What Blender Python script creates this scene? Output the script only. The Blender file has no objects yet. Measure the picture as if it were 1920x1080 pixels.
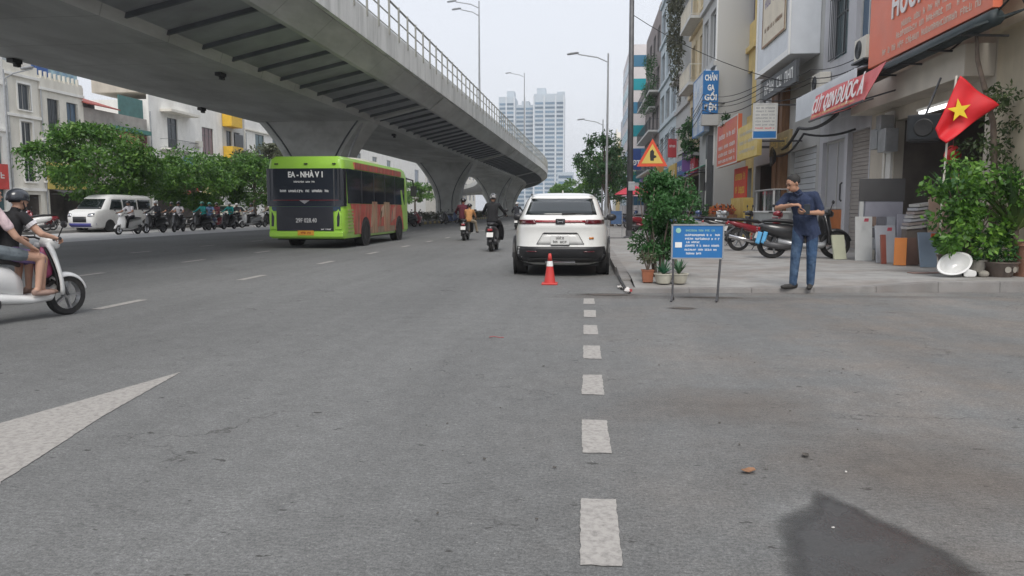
import bpy, bmesh, math, random
import numpy as np
from math import sin, cos, pi, radians, sqrt, atan2
from mathutils import Vector, Matrix, Euler
random.seed(7); RNG = np.random.default_rng(7)
SC = bpy.context.scene
COL = SC.collection

# ------------------------------------------------------------------ camera
cam_data = bpy.data.cameras.new('camera')
cam_data.sensor_width = 36.0
cam_data.lens = 26.25
cam_data.clip_start = 0.05
cam_data.clip_end = 6000
cam = bpy.data.objects.new('camera', cam_data)
COL.objects.link(cam)
cam.location = (0, 0, 1.22)
cam.rotation_euler = (radians(90 - 5.99), 0, radians(5.56))
SC.camera = cam

# ------------------------------------------------------------------ sky, sun, exposure
SUN_EL, SUN_AZ = 52, 172          # degrees; azimuth clockwise from +Y
w = bpy.data.worlds.new('World'); SC.world = w; w.use_nodes = True
nt = w.node_tree; nt.nodes.clear()
sky = nt.nodes.new('ShaderNodeTexSky'); sky.sky_type = 'NISHITA'; sky.sun_disc = False
sky.sun_elevation = radians(SUN_EL); sky.sun_rotation = radians(SUN_AZ)
sky.air_density = 1.6; sky.dust_density = 4.0
mixn = nt.nodes.new('ShaderNodeMix'); mixn.data_type = 'RGBA'; mixn.inputs[0].default_value = 0.88
mixn.inputs[7].default_value = (6.6, 6.8, 7.35, 1)
bg = nt.nodes.new('ShaderNodeBackground'); bg.inputs[1].default_value = 0.1
wo = nt.nodes.new('ShaderNodeOutputWorld')
nt.links.new(sky.outputs[0], mixn.inputs[6]); nt.links.new(mixn.outputs[2], bg.inputs[0]); nt.links.new(bg.outputs[0], wo.inputs[0])
sun_d = bpy.data.lights.new('sun', 'SUN'); sun_d.energy = 1.5; sun_d.angle = radians(28); sun_d.color = (1, .96, .9)
sun = bpy.data.objects.new('sun', sun_d); COL.objects.link(sun)
sd = Vector((sin(radians(SUN_AZ)) * cos(radians(SUN_EL)), cos(radians(SUN_AZ)) * cos(radians(SUN_EL)), sin(radians(SUN_EL))))
sun.rotation_euler = sd.to_track_quat('Z', 'Y').to_euler()
SC.view_settings.view_transform = 'Standard'
SC.view_settings.look = 'None'
SC.view_settings.exposure = 0.55
SC.view_settings.gamma = 1.0
SC.view_settings.use_curve_mapping = False
SC.cycles.max_bounces = 6; SC.cycles.diffuse_bounces = 3; SC.cycles.glossy_bounces = 3
SC.cycles.transmission_bounces = 4; SC.cycles.transparent_max_bounces = 8; SC.cycles.volume_bounces = 0
SC.cycles.use_denoising = True

# ------------------------------------------------------------------ materials
MATS = {}
def node_mat(name):
    m = bpy.data.materials.new(name); m.use_nodes = True
    n = m.node_tree; b = n.nodes['Principled BSDF']
    return m, n, b
def mat(name, col, rough=.6, var=.12, scale=6.0, bump=0.0, metal=0.0, coat=0.0, dirt=None, dscale=1.2, damt=.5, stretch=None, spec=None, bscale=None, bdist=.01):
    """Principled colour with noise wear; dirt = second colour mixed in patches."""
    if name in MATS: return MATS[name]
    m, n, b = node_mat(name); L = n.links.new
    tc = n.nodes.new('ShaderNodeTexCoord'); geo = n.nodes.new('ShaderNodeNewGeometry')
    src = geo.outputs['Position']
    if stretch:
        mp = n.nodes.new('ShaderNodeMapping'); mp.inputs['Scale'].default_value = stretch; L(src, mp.inputs[0]); src = mp.outputs[0]
    nz = n.nodes.new('ShaderNodeTexNoise'); nz.inputs['Scale'].default_value = scale; nz.inputs['Detail'].default_value = 5
    L(src, nz.inputs['Vector'])
    mr = n.nodes.new('ShaderNodeMapRange'); mr.inputs[1].default_value = .3; mr.inputs[2].default_value = .7
    mr.inputs[3].default_value = 1 - var; mr.inputs[4].default_value = 1 + var; L(nz.outputs[0], mr.inputs[0])
    oi = n.nodes.new('ShaderNodeObjectInfo')
    mr2 = n.nodes.new('ShaderNodeMapRange'); mr2.inputs[3].default_value = 1 - var * .35; mr2.inputs[4].default_value = 1 + var * .35; L(oi.outputs['Random'], mr2.inputs[0])
    mu = n.nodes.new('ShaderNodeMath'); mu.operation = 'MULTIPLY'; L(mr.outputs[0], mu.inputs[0]); L(mr2.outputs[0], mu.inputs[1])
    base = n.nodes.new('ShaderNodeRGB'); base.outputs[0].default_value = (*col, 1)
    csrc = base.outputs[0]
    if dirt:
        dn = n.nodes.new('ShaderNodeTexNoise'); dn.inputs['Scale'].default_value = dscale; dn.inputs['Detail'].default_value = 8; dn.inputs['Roughness'].default_value = .65
        L(src, dn.inputs['Vector'])
        dr = n.nodes.new('ShaderNodeMapRange'); dr.inputs[1].default_value = .45; dr.inputs[2].default_value = .72; dr.inputs[3].default_value = 0; dr.inputs[4].default_value = damt
        L(dn.outputs[0], dr.inputs[0])
        mx = n.nodes.new('ShaderNodeMix'); mx.data_type = 'RGBA'; L(dr.outputs[0], mx.inputs[0]); L(csrc, mx.inputs[6]); mx.inputs[7].default_value = (*dirt, 1)
        csrc = mx.outputs[2]
    vm = n.nodes.new('ShaderNodeVectorMath'); vm.operation = 'SCALE'; L(csrc, vm.inputs[0]); L(mu.outputs[0], vm.inputs['Scale'])
    L(vm.outputs[0], b.inputs['Base Color'])
    b.inputs['Roughness'].default_value = rough; b.inputs['Metallic'].default_value = metal
    b.inputs['Coat Weight'].default_value = coat; b.inputs['Coat Roughness'].default_value = .06
    if spec is not None: b.inputs['Specular IOR Level'].default_value = spec
    if bump:
        bp = n.nodes.new('ShaderNodeBump'); bp.inputs['Strength'].default_value = bump; bp.inputs['Distance'].default_value = bdist
        n2 = n.nodes.new('ShaderNodeTexNoise'); n2.inputs['Scale'].default_value = bscale or scale * 6; n2.inputs['Detail'].default_value = 4; L(src, n2.inputs['Vector'])
        L(n2.outputs[0], bp.inputs['Height']); L(bp.outputs[0], b.inputs['Normal'])
    MATS[name] = m
    return m
def glass(name, col, rough=.08, rad=0):
    if name in MATS: return MATS[name]
    m, n, b = node_mat(name); L = n.links.new
    oi = n.nodes.new('ShaderNodeObjectInfo'); mr = n.nodes.new('ShaderNodeMapRange'); mr.inputs[3].default_value = .6; mr.inputs[4].default_value = 1.5
    L(oi.outputs['Random'], mr.inputs[0])
    vm = n.nodes.new('ShaderNodeVectorMath'); vm.operation = 'SCALE'; vm.inputs[0].default_value = col; L(mr.outputs[0], vm.inputs['Scale'])
    L(vm.outputs[0], b.inputs['Base Color'])
    b.inputs['Roughness'].default_value = rough; b.inputs['IOR'].default_value = 1.5
    MATS[name] = m; return m
def leafmat(name, cols, trans=.25, rough=.5):
    if name in MATS: return MATS[name]
    m, n, b = node_mat(name); L = n.links.new
    geo = n.nodes.new('ShaderNodeNewGeometry')
    cr = n.nodes.new('ShaderNodeValToRGB'); cr.color_ramp.elements[0].color = (*cols[0], 1); cr.color_ramp.elements[1].color = (*cols[-1], 1)
    for i, c in enumerate(cols[1:-1]):
        e = cr.color_ramp.elements.new((i + 1) / (len(cols) - 1)); e.color = (*c, 1)
    nz = n.nodes.new('ShaderNodeTexNoise'); nz.inputs['Scale'].default_value = 1.3; L(geo.outputs['Position'], nz.inputs['Vector'])
    ad = n.nodes.new('ShaderNodeMath'); ad.operation = 'MULTIPLY_ADD'; L(geo.outputs['Random Per Island'], ad.inputs[0]); ad.inputs[1].default_value = .6
    sb = n.nodes.new('ShaderNodeMath'); sb.operation = 'MULTIPLY_ADD'; L(nz.outputs[0], sb.inputs[0]); sb.inputs[1].default_value = 1.2; sb.inputs[2].default_value = -.4
    L(sb.outputs[0], ad.inputs[2]); L(ad.outputs[0], cr.inputs[0])
    L(cr.outputs[0], b.inputs['Base Color']); b.inputs['Roughness'].default_value = rough
    tr = n.nodes.new('ShaderNodeBsdfTranslucent'); L(cr.outputs[0], tr.inputs[0])
    ms = n.nodes.new('ShaderNodeMixShader'); ms.inputs[0].default_value = trans
    out = n.nodes['Material Output']; L(b.outputs[0], ms.inputs[1]); L(tr.outputs[0], ms.inputs[2]); L(ms.outputs[0], out.inputs[0])
    MATS[name] = m; return m
def emit(name, col, s=1.0):
    m, n, b = node_mat(name); b.inputs['Base Color'].default_value = (*col, 1)
    b.inputs['Emission Color'].default_value = (*col, 1); b.inputs['Emission Strength'].default_value = s
    MATS[name] = m; return m

def joints(m, axis, period, width, dark):
    """narrow dark shutter-board joints across a concrete surface"""
    n = m.node_tree; L = n.links.new; b = n.nodes['Principled BSDF']; src = b.inputs['Base Color'].links[0].from_socket
    g = n.nodes.new('ShaderNodeNewGeometry'); s = n.nodes.new('ShaderNodeSeparateXYZ'); L(g.outputs['Position'], s.inputs[0])
    a = n.nodes.new('ShaderNodeMath'); a.operation = 'DIVIDE'; L(s.outputs[axis], a.inputs[0]); a.inputs[1].default_value = period
    f = n.nodes.new('ShaderNodeMath'); f.operation = 'FRACT'; L(a.outputs[0], f.inputs[0])
    c = n.nodes.new('ShaderNodeMath'); c.operation = 'LESS_THAN'; L(f.outputs[0], c.inputs[0]); c.inputs[1].default_value = width / period
    r = n.nodes.new('ShaderNodeMapRange'); L(c.outputs[0], r.inputs[0]); r.inputs[3].default_value = 1; r.inputs[4].default_value = dark
    v = n.nodes.new('ShaderNodeVectorMath'); v.operation = 'SCALE'; L(src, v.inputs[0]); L(r.outputs[0], v.inputs['Scale']); L(v.outputs[0], b.inputs['Base Color'])
# ------------------------------------------------------------------ mesh builder
class MB:
    def __init__(s): s.v = []; s.f = []; s.m = []
    def add(s, vs, fs, mi=0):
        o = len(s.v); s.v += [tuple(p) for p in vs]; s.f += [tuple(i + o for i in f) for f in fs]; s.m += [mi] * len(fs); return s
    def box(s, c, d, rot=None, mi=0):
        hx, hy, hz = d[0] / 2, d[1] / 2, d[2] / 2
        vs = [Vector((x, y, z)) for z in (-hz, hz) for x, y in ((-hx, -hy), (hx, -hy), (hx, hy), (-hx, hy))]
        if rot is not None:
            M = Euler(rot).to_matrix(); vs = [M @ p for p in vs]
        vs = [p + Vector(c) for p in vs]
        return s.add(vs, [(0, 3, 2, 1), (4, 5, 6, 7), (0, 1, 5, 4), (1, 2, 6, 5), (2, 3, 7, 6), (3, 0, 4, 7)], mi)
    def b2(s, x0, x1, y0, y1, z0, z1, mi=0):
        return s.box(((x0 + x1) / 2, (y0 + y1) / 2, (z0 + z1) / 2), (abs(x1 - x0), abs(y1 - y0), abs(z1 - z0)), None, mi)
    def prism(s, pts, vec, mi=0):
        n = len(pts); vs = [Vector(p) for p in pts]; vs += [p + Vector(vec) for p in vs[:n]]
        fs = [tuple(range(n - 1, -1, -1)), tuple(range(n, 2 * n))] + [(i, (i + 1) % n, n + (i + 1) % n, n + i) for i in range(n)]
        return s.add(vs, fs, mi)
    def loft(s, rings, caps=True, mi=0, closed=True):
        n = len(rings[0]); vs = [p for r in rings for p in r]; fs = []
        for k in range(len(rings) - 1):
            for i in range(n if closed else n - 1):
                j = (i + 1) % n; fs.append((k * n + i, k * n + j, (k + 1) * n + j, (k + 1) * n + i))
        if caps and closed:
            fs.append(tuple(range(n - 1, -1, -1))); o = (len(rings) - 1) * n; fs.append(tuple(range(o, o + n)))
        return s.add(vs, fs, mi)
    def tube(s, path, r, n=8, mi=0, caps=True):
        P = [Vector(p) for p in path]; rs = r if isinstance(r, (list, tuple)) else [r] * len(P); rings = []
        up = None
        for i, p in enumerate(P):
            d = (P[min(i + 1, len(P) - 1)] - P[max(i - 1, 0)]).normalized()
            if up is None:
                a = Vector((0, 0, 1)) if abs(d.z) < .9 else Vector((1, 0, 0)); up = (a - d * a.dot(d)).normalized()
            else: up = (up - d * up.dot(d)).normalized()
            q = d.cross(up)
            rings.append([p + (up * cos(2 * pi * k / n) + q * sin(2 * pi * k / n)) * rs[i] for k in range(n)])
        return s.loft(rings, caps, mi)
    def lathe(s, prof, n=16, c=(0, 0, 0), axis='z', mi=0, caps=True):
        rings = []
        for r, h in prof:
            ring = []
            for k in range(n):
                a = 2 * pi * k / n; x, y = r * cos(a), r * sin(a)
                p = {'z': (x, y, h), 'x': (h, x, y), 'y': (y, h, x)}[axis]
                ring.append((p[0] + c[0], p[1] + c[1], p[2] + c[2]))
            rings.append(ring)
        return s.loft(rings, caps, mi)
    def ell(s, c, r, n=12, m=8, mi=0):
        rings = []
        for j in range(m + 1):
            t = pi * (j / m); t = min(max(t, .02), pi - .02)
            rings.append([(c[0] + r[0] * sin(t) * cos(2 * pi * k / n), c[1] + r[1] * sin(t) * sin(2 * pi * k / n), c[2] - r[2] * cos(t)) for k in range(n)])
        return s.loft(rings, True, mi)
    def grid(s, fn, nu, nv, mi=0):
        vs = [fn(i / nu, j / nv) for j in range(nv + 1) for i in range(nu + 1)]
        fs = [(j * (nu + 1) + i, j * (nu + 1) + i + 1, (j + 1) * (nu + 1) + i + 1, (j + 1) * (nu + 1) + i) for j in range(nv) for i in range(nu)]
        return s.add(vs, fs, mi)
    def mesh(s, name, mats, smooth=False):
        me = bpy.data.meshes.new(name); me.from_pydata(s.v, [], s.f); me.update()
        for m in (mats if isinstance(mats, (list, tuple)) else [mats]): me.materials.append(m)
        if max(s.m, default=0): me.polygons.foreach_set('material_index', s.m)
        if smooth: me.polygons.foreach_set('use_smooth', [True] * len(me.polygons))
        return me
    def build(s, name, mats, parent=None, smooth=False, bevel=0, loc=None, rot=None, solid=0, angle=None):
        me = s.mesh(name, mats, smooth)
        bm = bmesh.new(); bm.from_mesh(me); bmesh.ops.recalc_face_normals(bm, faces=bm.faces); bm.to_mesh(me); bm.free()
        o = link(name, me, parent)
        if loc: o.location = loc
        if rot: o.rotation_euler = rot
        if solid:
            md = o.modifiers.new('s', 'SOLIDIFY'); md.thickness = solid; md.offset = 0
        if bevel:
            md = o.modifiers.new('b', 'BEVEL'); md.width = bevel; md.segments = 2; md.limit_method = 'ANGLE'; md.angle_limit = radians(40)
        if smooth and angle:
            md = None
            try: me.set_sharp_from_angle(angle=radians(angle))
            except Exception: pass
        return o
def link(name, me, parent=None):
    o = bpy.data.objects.new(name, me); COL.objects.link(o)
    if parent is not None: o.parent = parent
    return o
def tag(o, label, cat, group=None):
    o['label'] = label; o['category'] = cat
    if group: o['group'] = group
    return o
def thing(name, label, cat, loc=(0, 0, 0), rz=0, group=None):
    o = bpy.data.objects.new(name, None); COL.objects.link(o); o.empty_display_size = .2
    o.location = loc; o.rotation_euler = (0, 0, rz)
    return tag(o, label, cat, group)
def struct(o, kind='structure'): o['kind'] = kind; return o
def kids(o): return [c for c in bpy.data.objects if c.parent == o]
def copy_tree(o, parent=None, loc=None, rz=None, label=None, swap=None, sub=None):
    """copy of a thing with its parts and sub-parts; swap = {material: other material}."""
    c = o.copy(); COL.objects.link(c); c.parent = parent
    if loc is not None: c.location = loc
    if rz is not None: c.rotation_euler = (0, 0, rz)
    if label: c['label'] = label
    if swap and o.type == 'MESH':
        for i, sl in enumerate(c.material_slots):
            if sl.material in swap:
                mm = swap[sl.material]; sl.link = 'OBJECT'; sl.material = mm
    for ch in list(o.children): copy_tree(ch, c, swap=swap)
    return c
_pc = {}
def piece(name, parent, m, c, d, rz=0, bevel=0):
    """a box piece; alike pieces share their mesh."""
    k = (round(d[0], 4), round(d[1], 4), round(d[2], 4), m.name, name)
    if k not in _pc: _pc[k] = MB().box((0, 0, 0), d).mesh(name, m)
    o = link(name, _pc[k], parent); o.location = c
    if rz: o.rotation_euler = (0, 0, rz)
    return o
def text(body, size, m, parent, loc, rot=(pi / 2, 0, 0), align='CENTER', ext=.004, name='lettering', sx=1.0, bold=0.0, width=None):
    c = bpy.data.curves.new(name, 'FONT'); c.body = body; c.size = size; c.align_x = align; c.align_y = 'CENTER'; c.extrude = ext; c.offset = bold; c.resolution_u = 2
    t = bpy.data.objects.new(name, c); COL.objects.link(t)
    dg = bpy.context.evaluated_depsgraph_get()
    me = bpy.data.meshes.new_from_object(t.evaluated_get(dg)); bpy.data.objects.remove(t); bpy.data.curves.remove(c)
    me.name = name; me.materials.clear(); me.materials.append(m)
    o = link(name, me, parent); o.location = loc; o.rotation_euler = rot
    if width:
        xs = [v.co.x for v in me.vertices]; sx = width / max(1e-6, (max(xs) - min(xs)))
    o.scale = (sx, 1, 1)
    return o
def scribble(w, h, m, parent, loc, rot=(pi / 2, 0, 0), words=6, seed=0, name='text_line'):
    """a line of print too small to read: upright strokes and ties of glyph size"""
    r = random.Random(seed); mb = MB(); cw = h * .62; n = max(4, int(w / cw)); gaps = set(r.sample(range(2, n - 1), min(words, max(0, n // 5)))) if n > 4 else set(); k = w / n; st = k * .24
    def q(x0, x1, y0, y1): mb.add([(x0, y0, 0), (x1, y0, 0), (x1, y1, 0), (x0, y1, 0)], [(0, 1, 2, 3)])
    for i in range(n):
        if i in gaps: continue
        x = -w / 2 + k * i + k * .1; t = r.choice((.34, .34, .5)) * h; b = -.34 * h if r.random() > .12 else -.5 * h; x1 = x + k * .8
        q(x, x + st, b, t)
        g = r.randrange(4)
        if g != 1: q(x1 - st, x1, -.34 * h, .34 * h)
        for z in r.sample((-.34, -.03, .22), 1 + (g % 2)): q(x + st, x1 - (st if g != 1 else 0), z * h, (z + .12) * h)
    o = mb.build(name, m, parent); o.location = loc; o.rotation_euler = rot
    return o
def superring(cx, cy, z, a, b, n=28, e=2.5):
    out = []
    for k in range(n):
        t = 2 * pi * k / n; ct, st = cos(t), sin(t)
        out.append((cx + a * math.copysign(abs(ct) ** (2 / e), ct), cy + b * math.copysign(abs(st) ** (2 / e), st), z))
    return out
# ------------------------------------------------------------------ palette
def asphalt(name, col, dusty=(.22, .175, .14), wear=True):
    m, n, b = node_mat(name); L = n.links.new
    geo = n.nodes.new('ShaderNodeNewGeometry'); P = geo.outputs['Position']
    def noise(scale, detail=4, rough=.55, src=P):
        t = n.nodes.new('ShaderNodeTexNoise'); t.inputs['Scale'].default_value = scale; t.inputs['Detail'].default_value = detail; t.inputs['Roughness'].default_value = rough
        L(src, t.inputs['Vector']); return t.outputs[0]
    def rng(x, a, b_, c, d):
        r = n.nodes.new('ShaderNodeMapRange'); L(x, r.inputs[0])
        for i, q in enumerate((a, b_, c, d)): r.inputs[i + 1].default_value = q
        return r.outputs[0]
    def mul(x, y):
        r = n.nodes.new('ShaderNodeMath'); r.operation = 'MULTIPLY'; L(x, r.inputs[0]); L(y, r.inputs[1]) if not isinstance(y, float) else setattr(r.inputs[1], 'default_value', y); return r.outputs[0]
    def mix(f, a, c2):
        r = n.nodes.new('ShaderNodeMix'); r.data_type = 'RGBA'; L(f, r.inputs[0])
        if isinstance(a, tuple): r.inputs[6].default_value = (*a, 1)
        else: L(a, r.inputs[6])
        r.inputs[7].default_value = (*c2, 1); return r.outputs[2]
    st = n.nodes.new('ShaderNodeMapping'); st.inputs['Scale'].default_value = (1, .25, 1); L(P, st.inputs[0])
    sx_ = n.nodes.new('ShaderNodeMapping'); sx_.inputs['Scale'].default_value = (.7, 1.6, 1); L(P, sx_.inputs[0])
    big = rng(noise(.5, 6, .6, st.outputs[0]), .3, .7, .86, 1.12)
    mid = rng(noise(6, 5, .65), .3, .7, .88, 1.1)
    fine = rng(noise(170, 3, .75), .3, .7, .62, 1.42)
    k = mul(mul(mul(big, mid), fine), rng(noise(34, 4, .7, sx_.outputs[0]), .32, .68, .78, 1.22))
    sp = n.nodes.new('ShaderNodeSeparateXYZ'); L(P, sp.inputs[0])
    # brown dust trodden over the junction side of the road
    tk = n.nodes.new('ShaderNodeMapping'); tk.inputs['Scale'].default_value = (1.7, .035, 1); L(P, tk.inputs[0])
    k = mul(k, rng(noise(75, 2, .6), .34, .66, .80, 1.22)); k = mul(k, rng(noise(.23, 3, .5), .35, .65, .93, 1.07))
    k = mul(k, rng(noise(1.0, 4, .6, tk.outputs[0]), .34, .66, .94, 1.06))
    zone = mul(rng(sp.outputs[0], -.6, 2.2, 0, 1), rng(noise(.9, 7, .62), .42, .66, 0, .45))
    c = mix(zone, col, dusty)
    dk = rng(noise(2.3, 8, .72), .66, .74, 0, .55)
    c = mix(dk, c, tuple(x * .45 for x in col))
    # dark crumbs and scuffs
    sm = n.nodes.new('ShaderNodeMapping'); sm.inputs['Scale'].default_value = (7, 17, 5); sm.inputs['Rotation'].default_value = (0, 0, .5); L(P, sm.inputs[0])
    cr = rng(noise(1.0, 4, .6, sm.outputs[0]), .655, .70, 0, .75)
    c = mix(cr, c, (.03, .028, .026))
    lt = rng(noise(48, 2, .5), .70, .75, 0, .6)
    c = mix(lt, c, (.34, .33, .31))
    # fine cracks
    vo = n.nodes.new('ShaderNodeTexVoronoi'); vo.feature = 'DISTANCE_TO_EDGE'; vo.inputs['Scale'].default_value = .55
    wv = n.nodes.new('ShaderNodeVectorMath'); wv.operation = 'ADD'; nn = n.nodes.new('ShaderNodeTexNoise'); nn.inputs['Scale'].default_value = 3; nn.inputs['Detail'].default_value = 6
    L(P, nn.inputs['Vector']); L(P, wv.inputs[0]); L(nn.outputs['Color'], wv.inputs[1]); L(wv.outputs[0], vo.inputs['Vector'])
    ck = mul(rng(vo.outputs['Distance'], .0, .009, .7, 0), rng(noise(.7, 3), .49, .58, 0, 1))
    c = mix(ck, c, (.05, .047, .045))
    vm = n.nodes.new('ShaderNodeVectorMath'); vm.operation = 'SCALE'; L(c, vm.inputs[0]); L(k, vm.inputs['Scale']); L(vm.outputs[0], b.inputs['Base Color'])
    b.inputs['Roughness'].default_value = .82; b.inputs['Specular IOR Level'].default_value = .35
    bp = n.nodes.new('ShaderNodeBump'); bp.inputs['Strength'].default_value = .55; bp.inputs['Distance'].default_value = .006; L(noise(170, 3, .7), bp.inputs['Height']); L(bp.outputs[0], b.inputs['Normal'])
    MATS[name] = m; return m
M_asph = asphalt('asphalt', (.162, .164, .162))
M_daylit_road = mat('daylit_road', (.42, .42, .42), .85, .12, 1.2, .2, dirt=(.26, .25, .24), dscale=.8)  # road colour lightened to paint in the daylight beyond the flyover's shade
M_pave = mat('pavement', (.285, .28, .27), .85, .16, 3, .4, dirt=(.19, .155, .13), dscale=.9, damt=.7)
M_kerb = mat('kerbstone', (.25, .24, .23), .85, .2, 5, .4, dirt=(.12, .1, .09), dscale=2.5, damt=.7)
M_ground = mat('far_ground', (.19, .185, .18), .9, .15, .2)
M_conc = mat('concrete', (.52, .53, .51), .85, .10, .9, .15, dirt=(.30, .30, .285), dscale=.55, damt=.8, stretch=(1, .35, 1.4))
M_conc_lt = mat('parapet_concrete', (.74, .745, .72), .8, .08, .8, .15, dirt=(.42, .43, .40), dscale=1.1, damt=.75, stretch=(1.5, 1.5, .3))
M_rail = mat('railing_steel', (.30, .30, .27), .55, .15, 4, metal=.3)
M_steel = mat('galvanised_steel', (.38, .39, .40), .45, .15, 5, metal=.6)
M_dksteel = mat('dark_steel', (.10, .10, .105), .5, .2, 5, metal=.4)
M_black = mat('black_rubber', (.018, .018, .019), .75, .2, 12)
M_blackp = mat('black_plastic', (.022, .022, .024), .42, .2, 8)
M_chrome = mat('chrome', (.6, .6, .62), .18, .05, 5, metal=1)
M_white = mat('white_paint', (.76, .76, .75), .35, .04, 5, coat=.3)
M_whitesign = mat('white_print', (.82, .82, .80), .5, .03, 9)
M_bark = mat('bark', (.16, .125, .10), .9, .3, 9, .8)

def worn_paint(name, col):
    m, n, b = node_mat(name); L = n.links.new
    geo = n.nodes.new('ShaderNodeNewGeometry')
    t = n.nodes.new('ShaderNodeTexNoise'); t.inputs['Scale'].default_value = 28; t.inputs['Detail'].default_value = 8; t.inputs['Roughness'].default_value = .75; L(geo.outputs['Position'], t.inputs['Vector'])
    r = n.nodes.new('ShaderNodeMapRange'); r.inputs[1].default_value = .44; r.inputs[2].default_value = .70; r.inputs[3].default_value = .08; r.inputs[4].default_value = .95; L(t.outputs[0], r.inputs[0])
    x = n.nodes.new('ShaderNodeMix'); x.data_type = 'RGBA'; x.inputs[6].default_value = (*col, 1); x.inputs[7].default_value = (.2, .19, .18, 1); L(r.outputs[0], x.inputs[0])
    L(x.outputs[2], b.inputs['Base Color']); b.inputs['Roughness'].default_value = .8
    MATS[name] = m; return m
M_line = worn_paint('road_paint', (.41, .39, .365))

# ------------------------------------------------------------------ ground, road, markings
struct(MB().grid(lambda u, v: (-900 + 1800 * u, -120 + 1720 * v, -.006), 6, 6).build('ground', M_ground))
struct(MB().grid(lambda u, v: (-19.6 + 50 * u, -30 + 480 * v, 0), 10, 40).build('road', M_asph))
struct(MB().grid(lambda u, v: (-27 + 7.4 * u, -30 + 480 * v, .0), 4, 40).build('opposite_road', M_daylit_road))  # brightness past the shade edge is painted into this surface
def sheet(name, pts, z, m, kind='structure', rag=.004):
    """flat marking; its outline is slightly ragged like worn paint"""
    out = []; n = len(pts)
    for i in range(n):
        a, b = Vector(pts[i]), Vector(pts[(i + 1) % n]); d = (b - a); k = max(2, min(40, int(d.length / .035))); nv = Vector((-d.y, d.x)).normalized()
        for j in range(k): p = a + d * (j / k) + nv * random.uniform(-rag, rag); out.append((p.x, p.y))
    o = MB().add([(x, y, z) for x, y in out], [tuple(range(len(out)))]).build(name, m)
    return struct(o, kind)
# edge line of short dashes beside the camera
for k in range(8):
    y0 = 1.27 + 1.2 * k
    e = [random.uniform(-.006, .006) for _ in range(4)]
    sheet('edge_dash', [(-.005 + e[0], y0), (.14 + e[1], y0 + e[2]), (.14 + e[3], y0 + .6), (-.005, y0 + .6 + e[0])], .004, M_line)
for x, ys in ((-5.97, 8.55), (-9.3, 8.75), (-12.75, 8.3)):
    for k in range(-1, 14):
        y0 = ys + 3.87 * k
        sheet('lane_dash', [(x - .07, y0), (x + .07, y0), (x + .07, y0 + 1.0), (x - .07, y0 + 1.0)], .004, M_line)
sheet('painted_arrow', [(-3.02, 5.27), (-3.35, 3.74), (-3.62, 2.3), (-2.15, 2.3), (-2.60, 3.01), (-2.84, 4.1)], .004, M_line)
# wet patch: water spilt on the asphalt
m_wet, n_, b_ = node_mat('wet_asphalt')
g_ = n_.nodes.new('ShaderNodeNewGeometry'); t_ = n_.nodes.new('ShaderNodeTexNoise'); t_.inputs['Scale'].default_value = 120; n_.links.new(g_.outputs['Position'], t_.inputs['Vector'])
r_ = n_.nodes.new('ShaderNodeValToRGB'); r_.color_ramp.elements[0].color = (.030, .031, .032, 1); r_.color_ramp.elements[1].color = (.095, .096, .096, 1); n_.links.new(t_.outputs[0], r_.inputs[0]); n_.links.new(r_.outputs[0], b_.inputs['Base Color'])
t2_ = n_.nodes.new('ShaderNodeTexNoise'); t2_.inputs['Scale'].default_value = 4; n_.links.new(g_.outputs['Position'], t2_.inputs['Vector'])
q_ = n_.nodes.new('ShaderNodeMapRange'); q_.inputs[1].default_value = .4; q_.inputs[2].default_value = .65; q_.inputs[3].default_value = .10; q_.inputs[4].default_value = .5; n_.links.new(t2_.outputs[0], q_.inputs[0]); n_.links.new(q_.outputs[0], b_.inputs['Roughness'])
b2_ = n_.nodes.new('ShaderNodeBump'); b2_.inputs['Strength'].default_value = .35; b2_.inputs['Distance'].default_value = .004; n_.links.new(t_.outputs[0], b2_.inputs['Height']); n_.links.new(b2_.outputs[0], b_.inputs['Normal'])
def blob(pts, jit=.02, sub=5, seed=1):
    r = random.Random(seed); out = []
    n = len(pts)
    for i in range(n):
        a, b2 = Vector(pts[i]), Vector(pts[(i + 1) % n])
        for k in range(sub): 
            p = a.lerp(b2, k / sub); out.append((p.x + r.uniform(-jit, jit), p.y + r.uniform(-jit, jit)))
    return out
def soft_patch(name, m, pts, z, rings=9, seed=3):
    """flat patch whose 'wet' attribute runs from 0 at the rim to 1 inside"""
    r = random.Random(seed); out = []; n = len(pts)
    for i in range(n):
        p0, p1, p2, p3 = (Vector((*pts[(i + k) % n], 0)) for k in (-1, 0, 1, 2))
        for k in range(6):
            t = k / 6; out.append(.5 * ((2 * p1) + (p2 - p0) * t + (2 * p0 - 5 * p1 + 4 * p2 - p3) * t * t + (3 * p1 - p0 - 3 * p2 + p3) * t ** 3))
    c = sum(out, Vector()) / len(out); vs = []; at = []; N = len(out)
    for j in range(rings + 1):
        k = 1.09 - 1.06 * (j / rings)
        for p in out: vs.append(tuple(c + (p - c) * k)[:2] + (z,)); at.append(j / rings)
    mb = MB(); mb.add(vs, [(j * N + i, j * N + (i + 1) % N, (j + 1) * N + (i + 1) % N, (j + 1) * N + i) for j in range(rings) for i in range(N)] + [tuple(rings * N + i for i in range(N))])
    o = mb.build(name, m); q = o.data.attributes.new('wet', 'FLOAT', 'POINT'); q.data.foreach_set('value', at); return struct(o)
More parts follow.
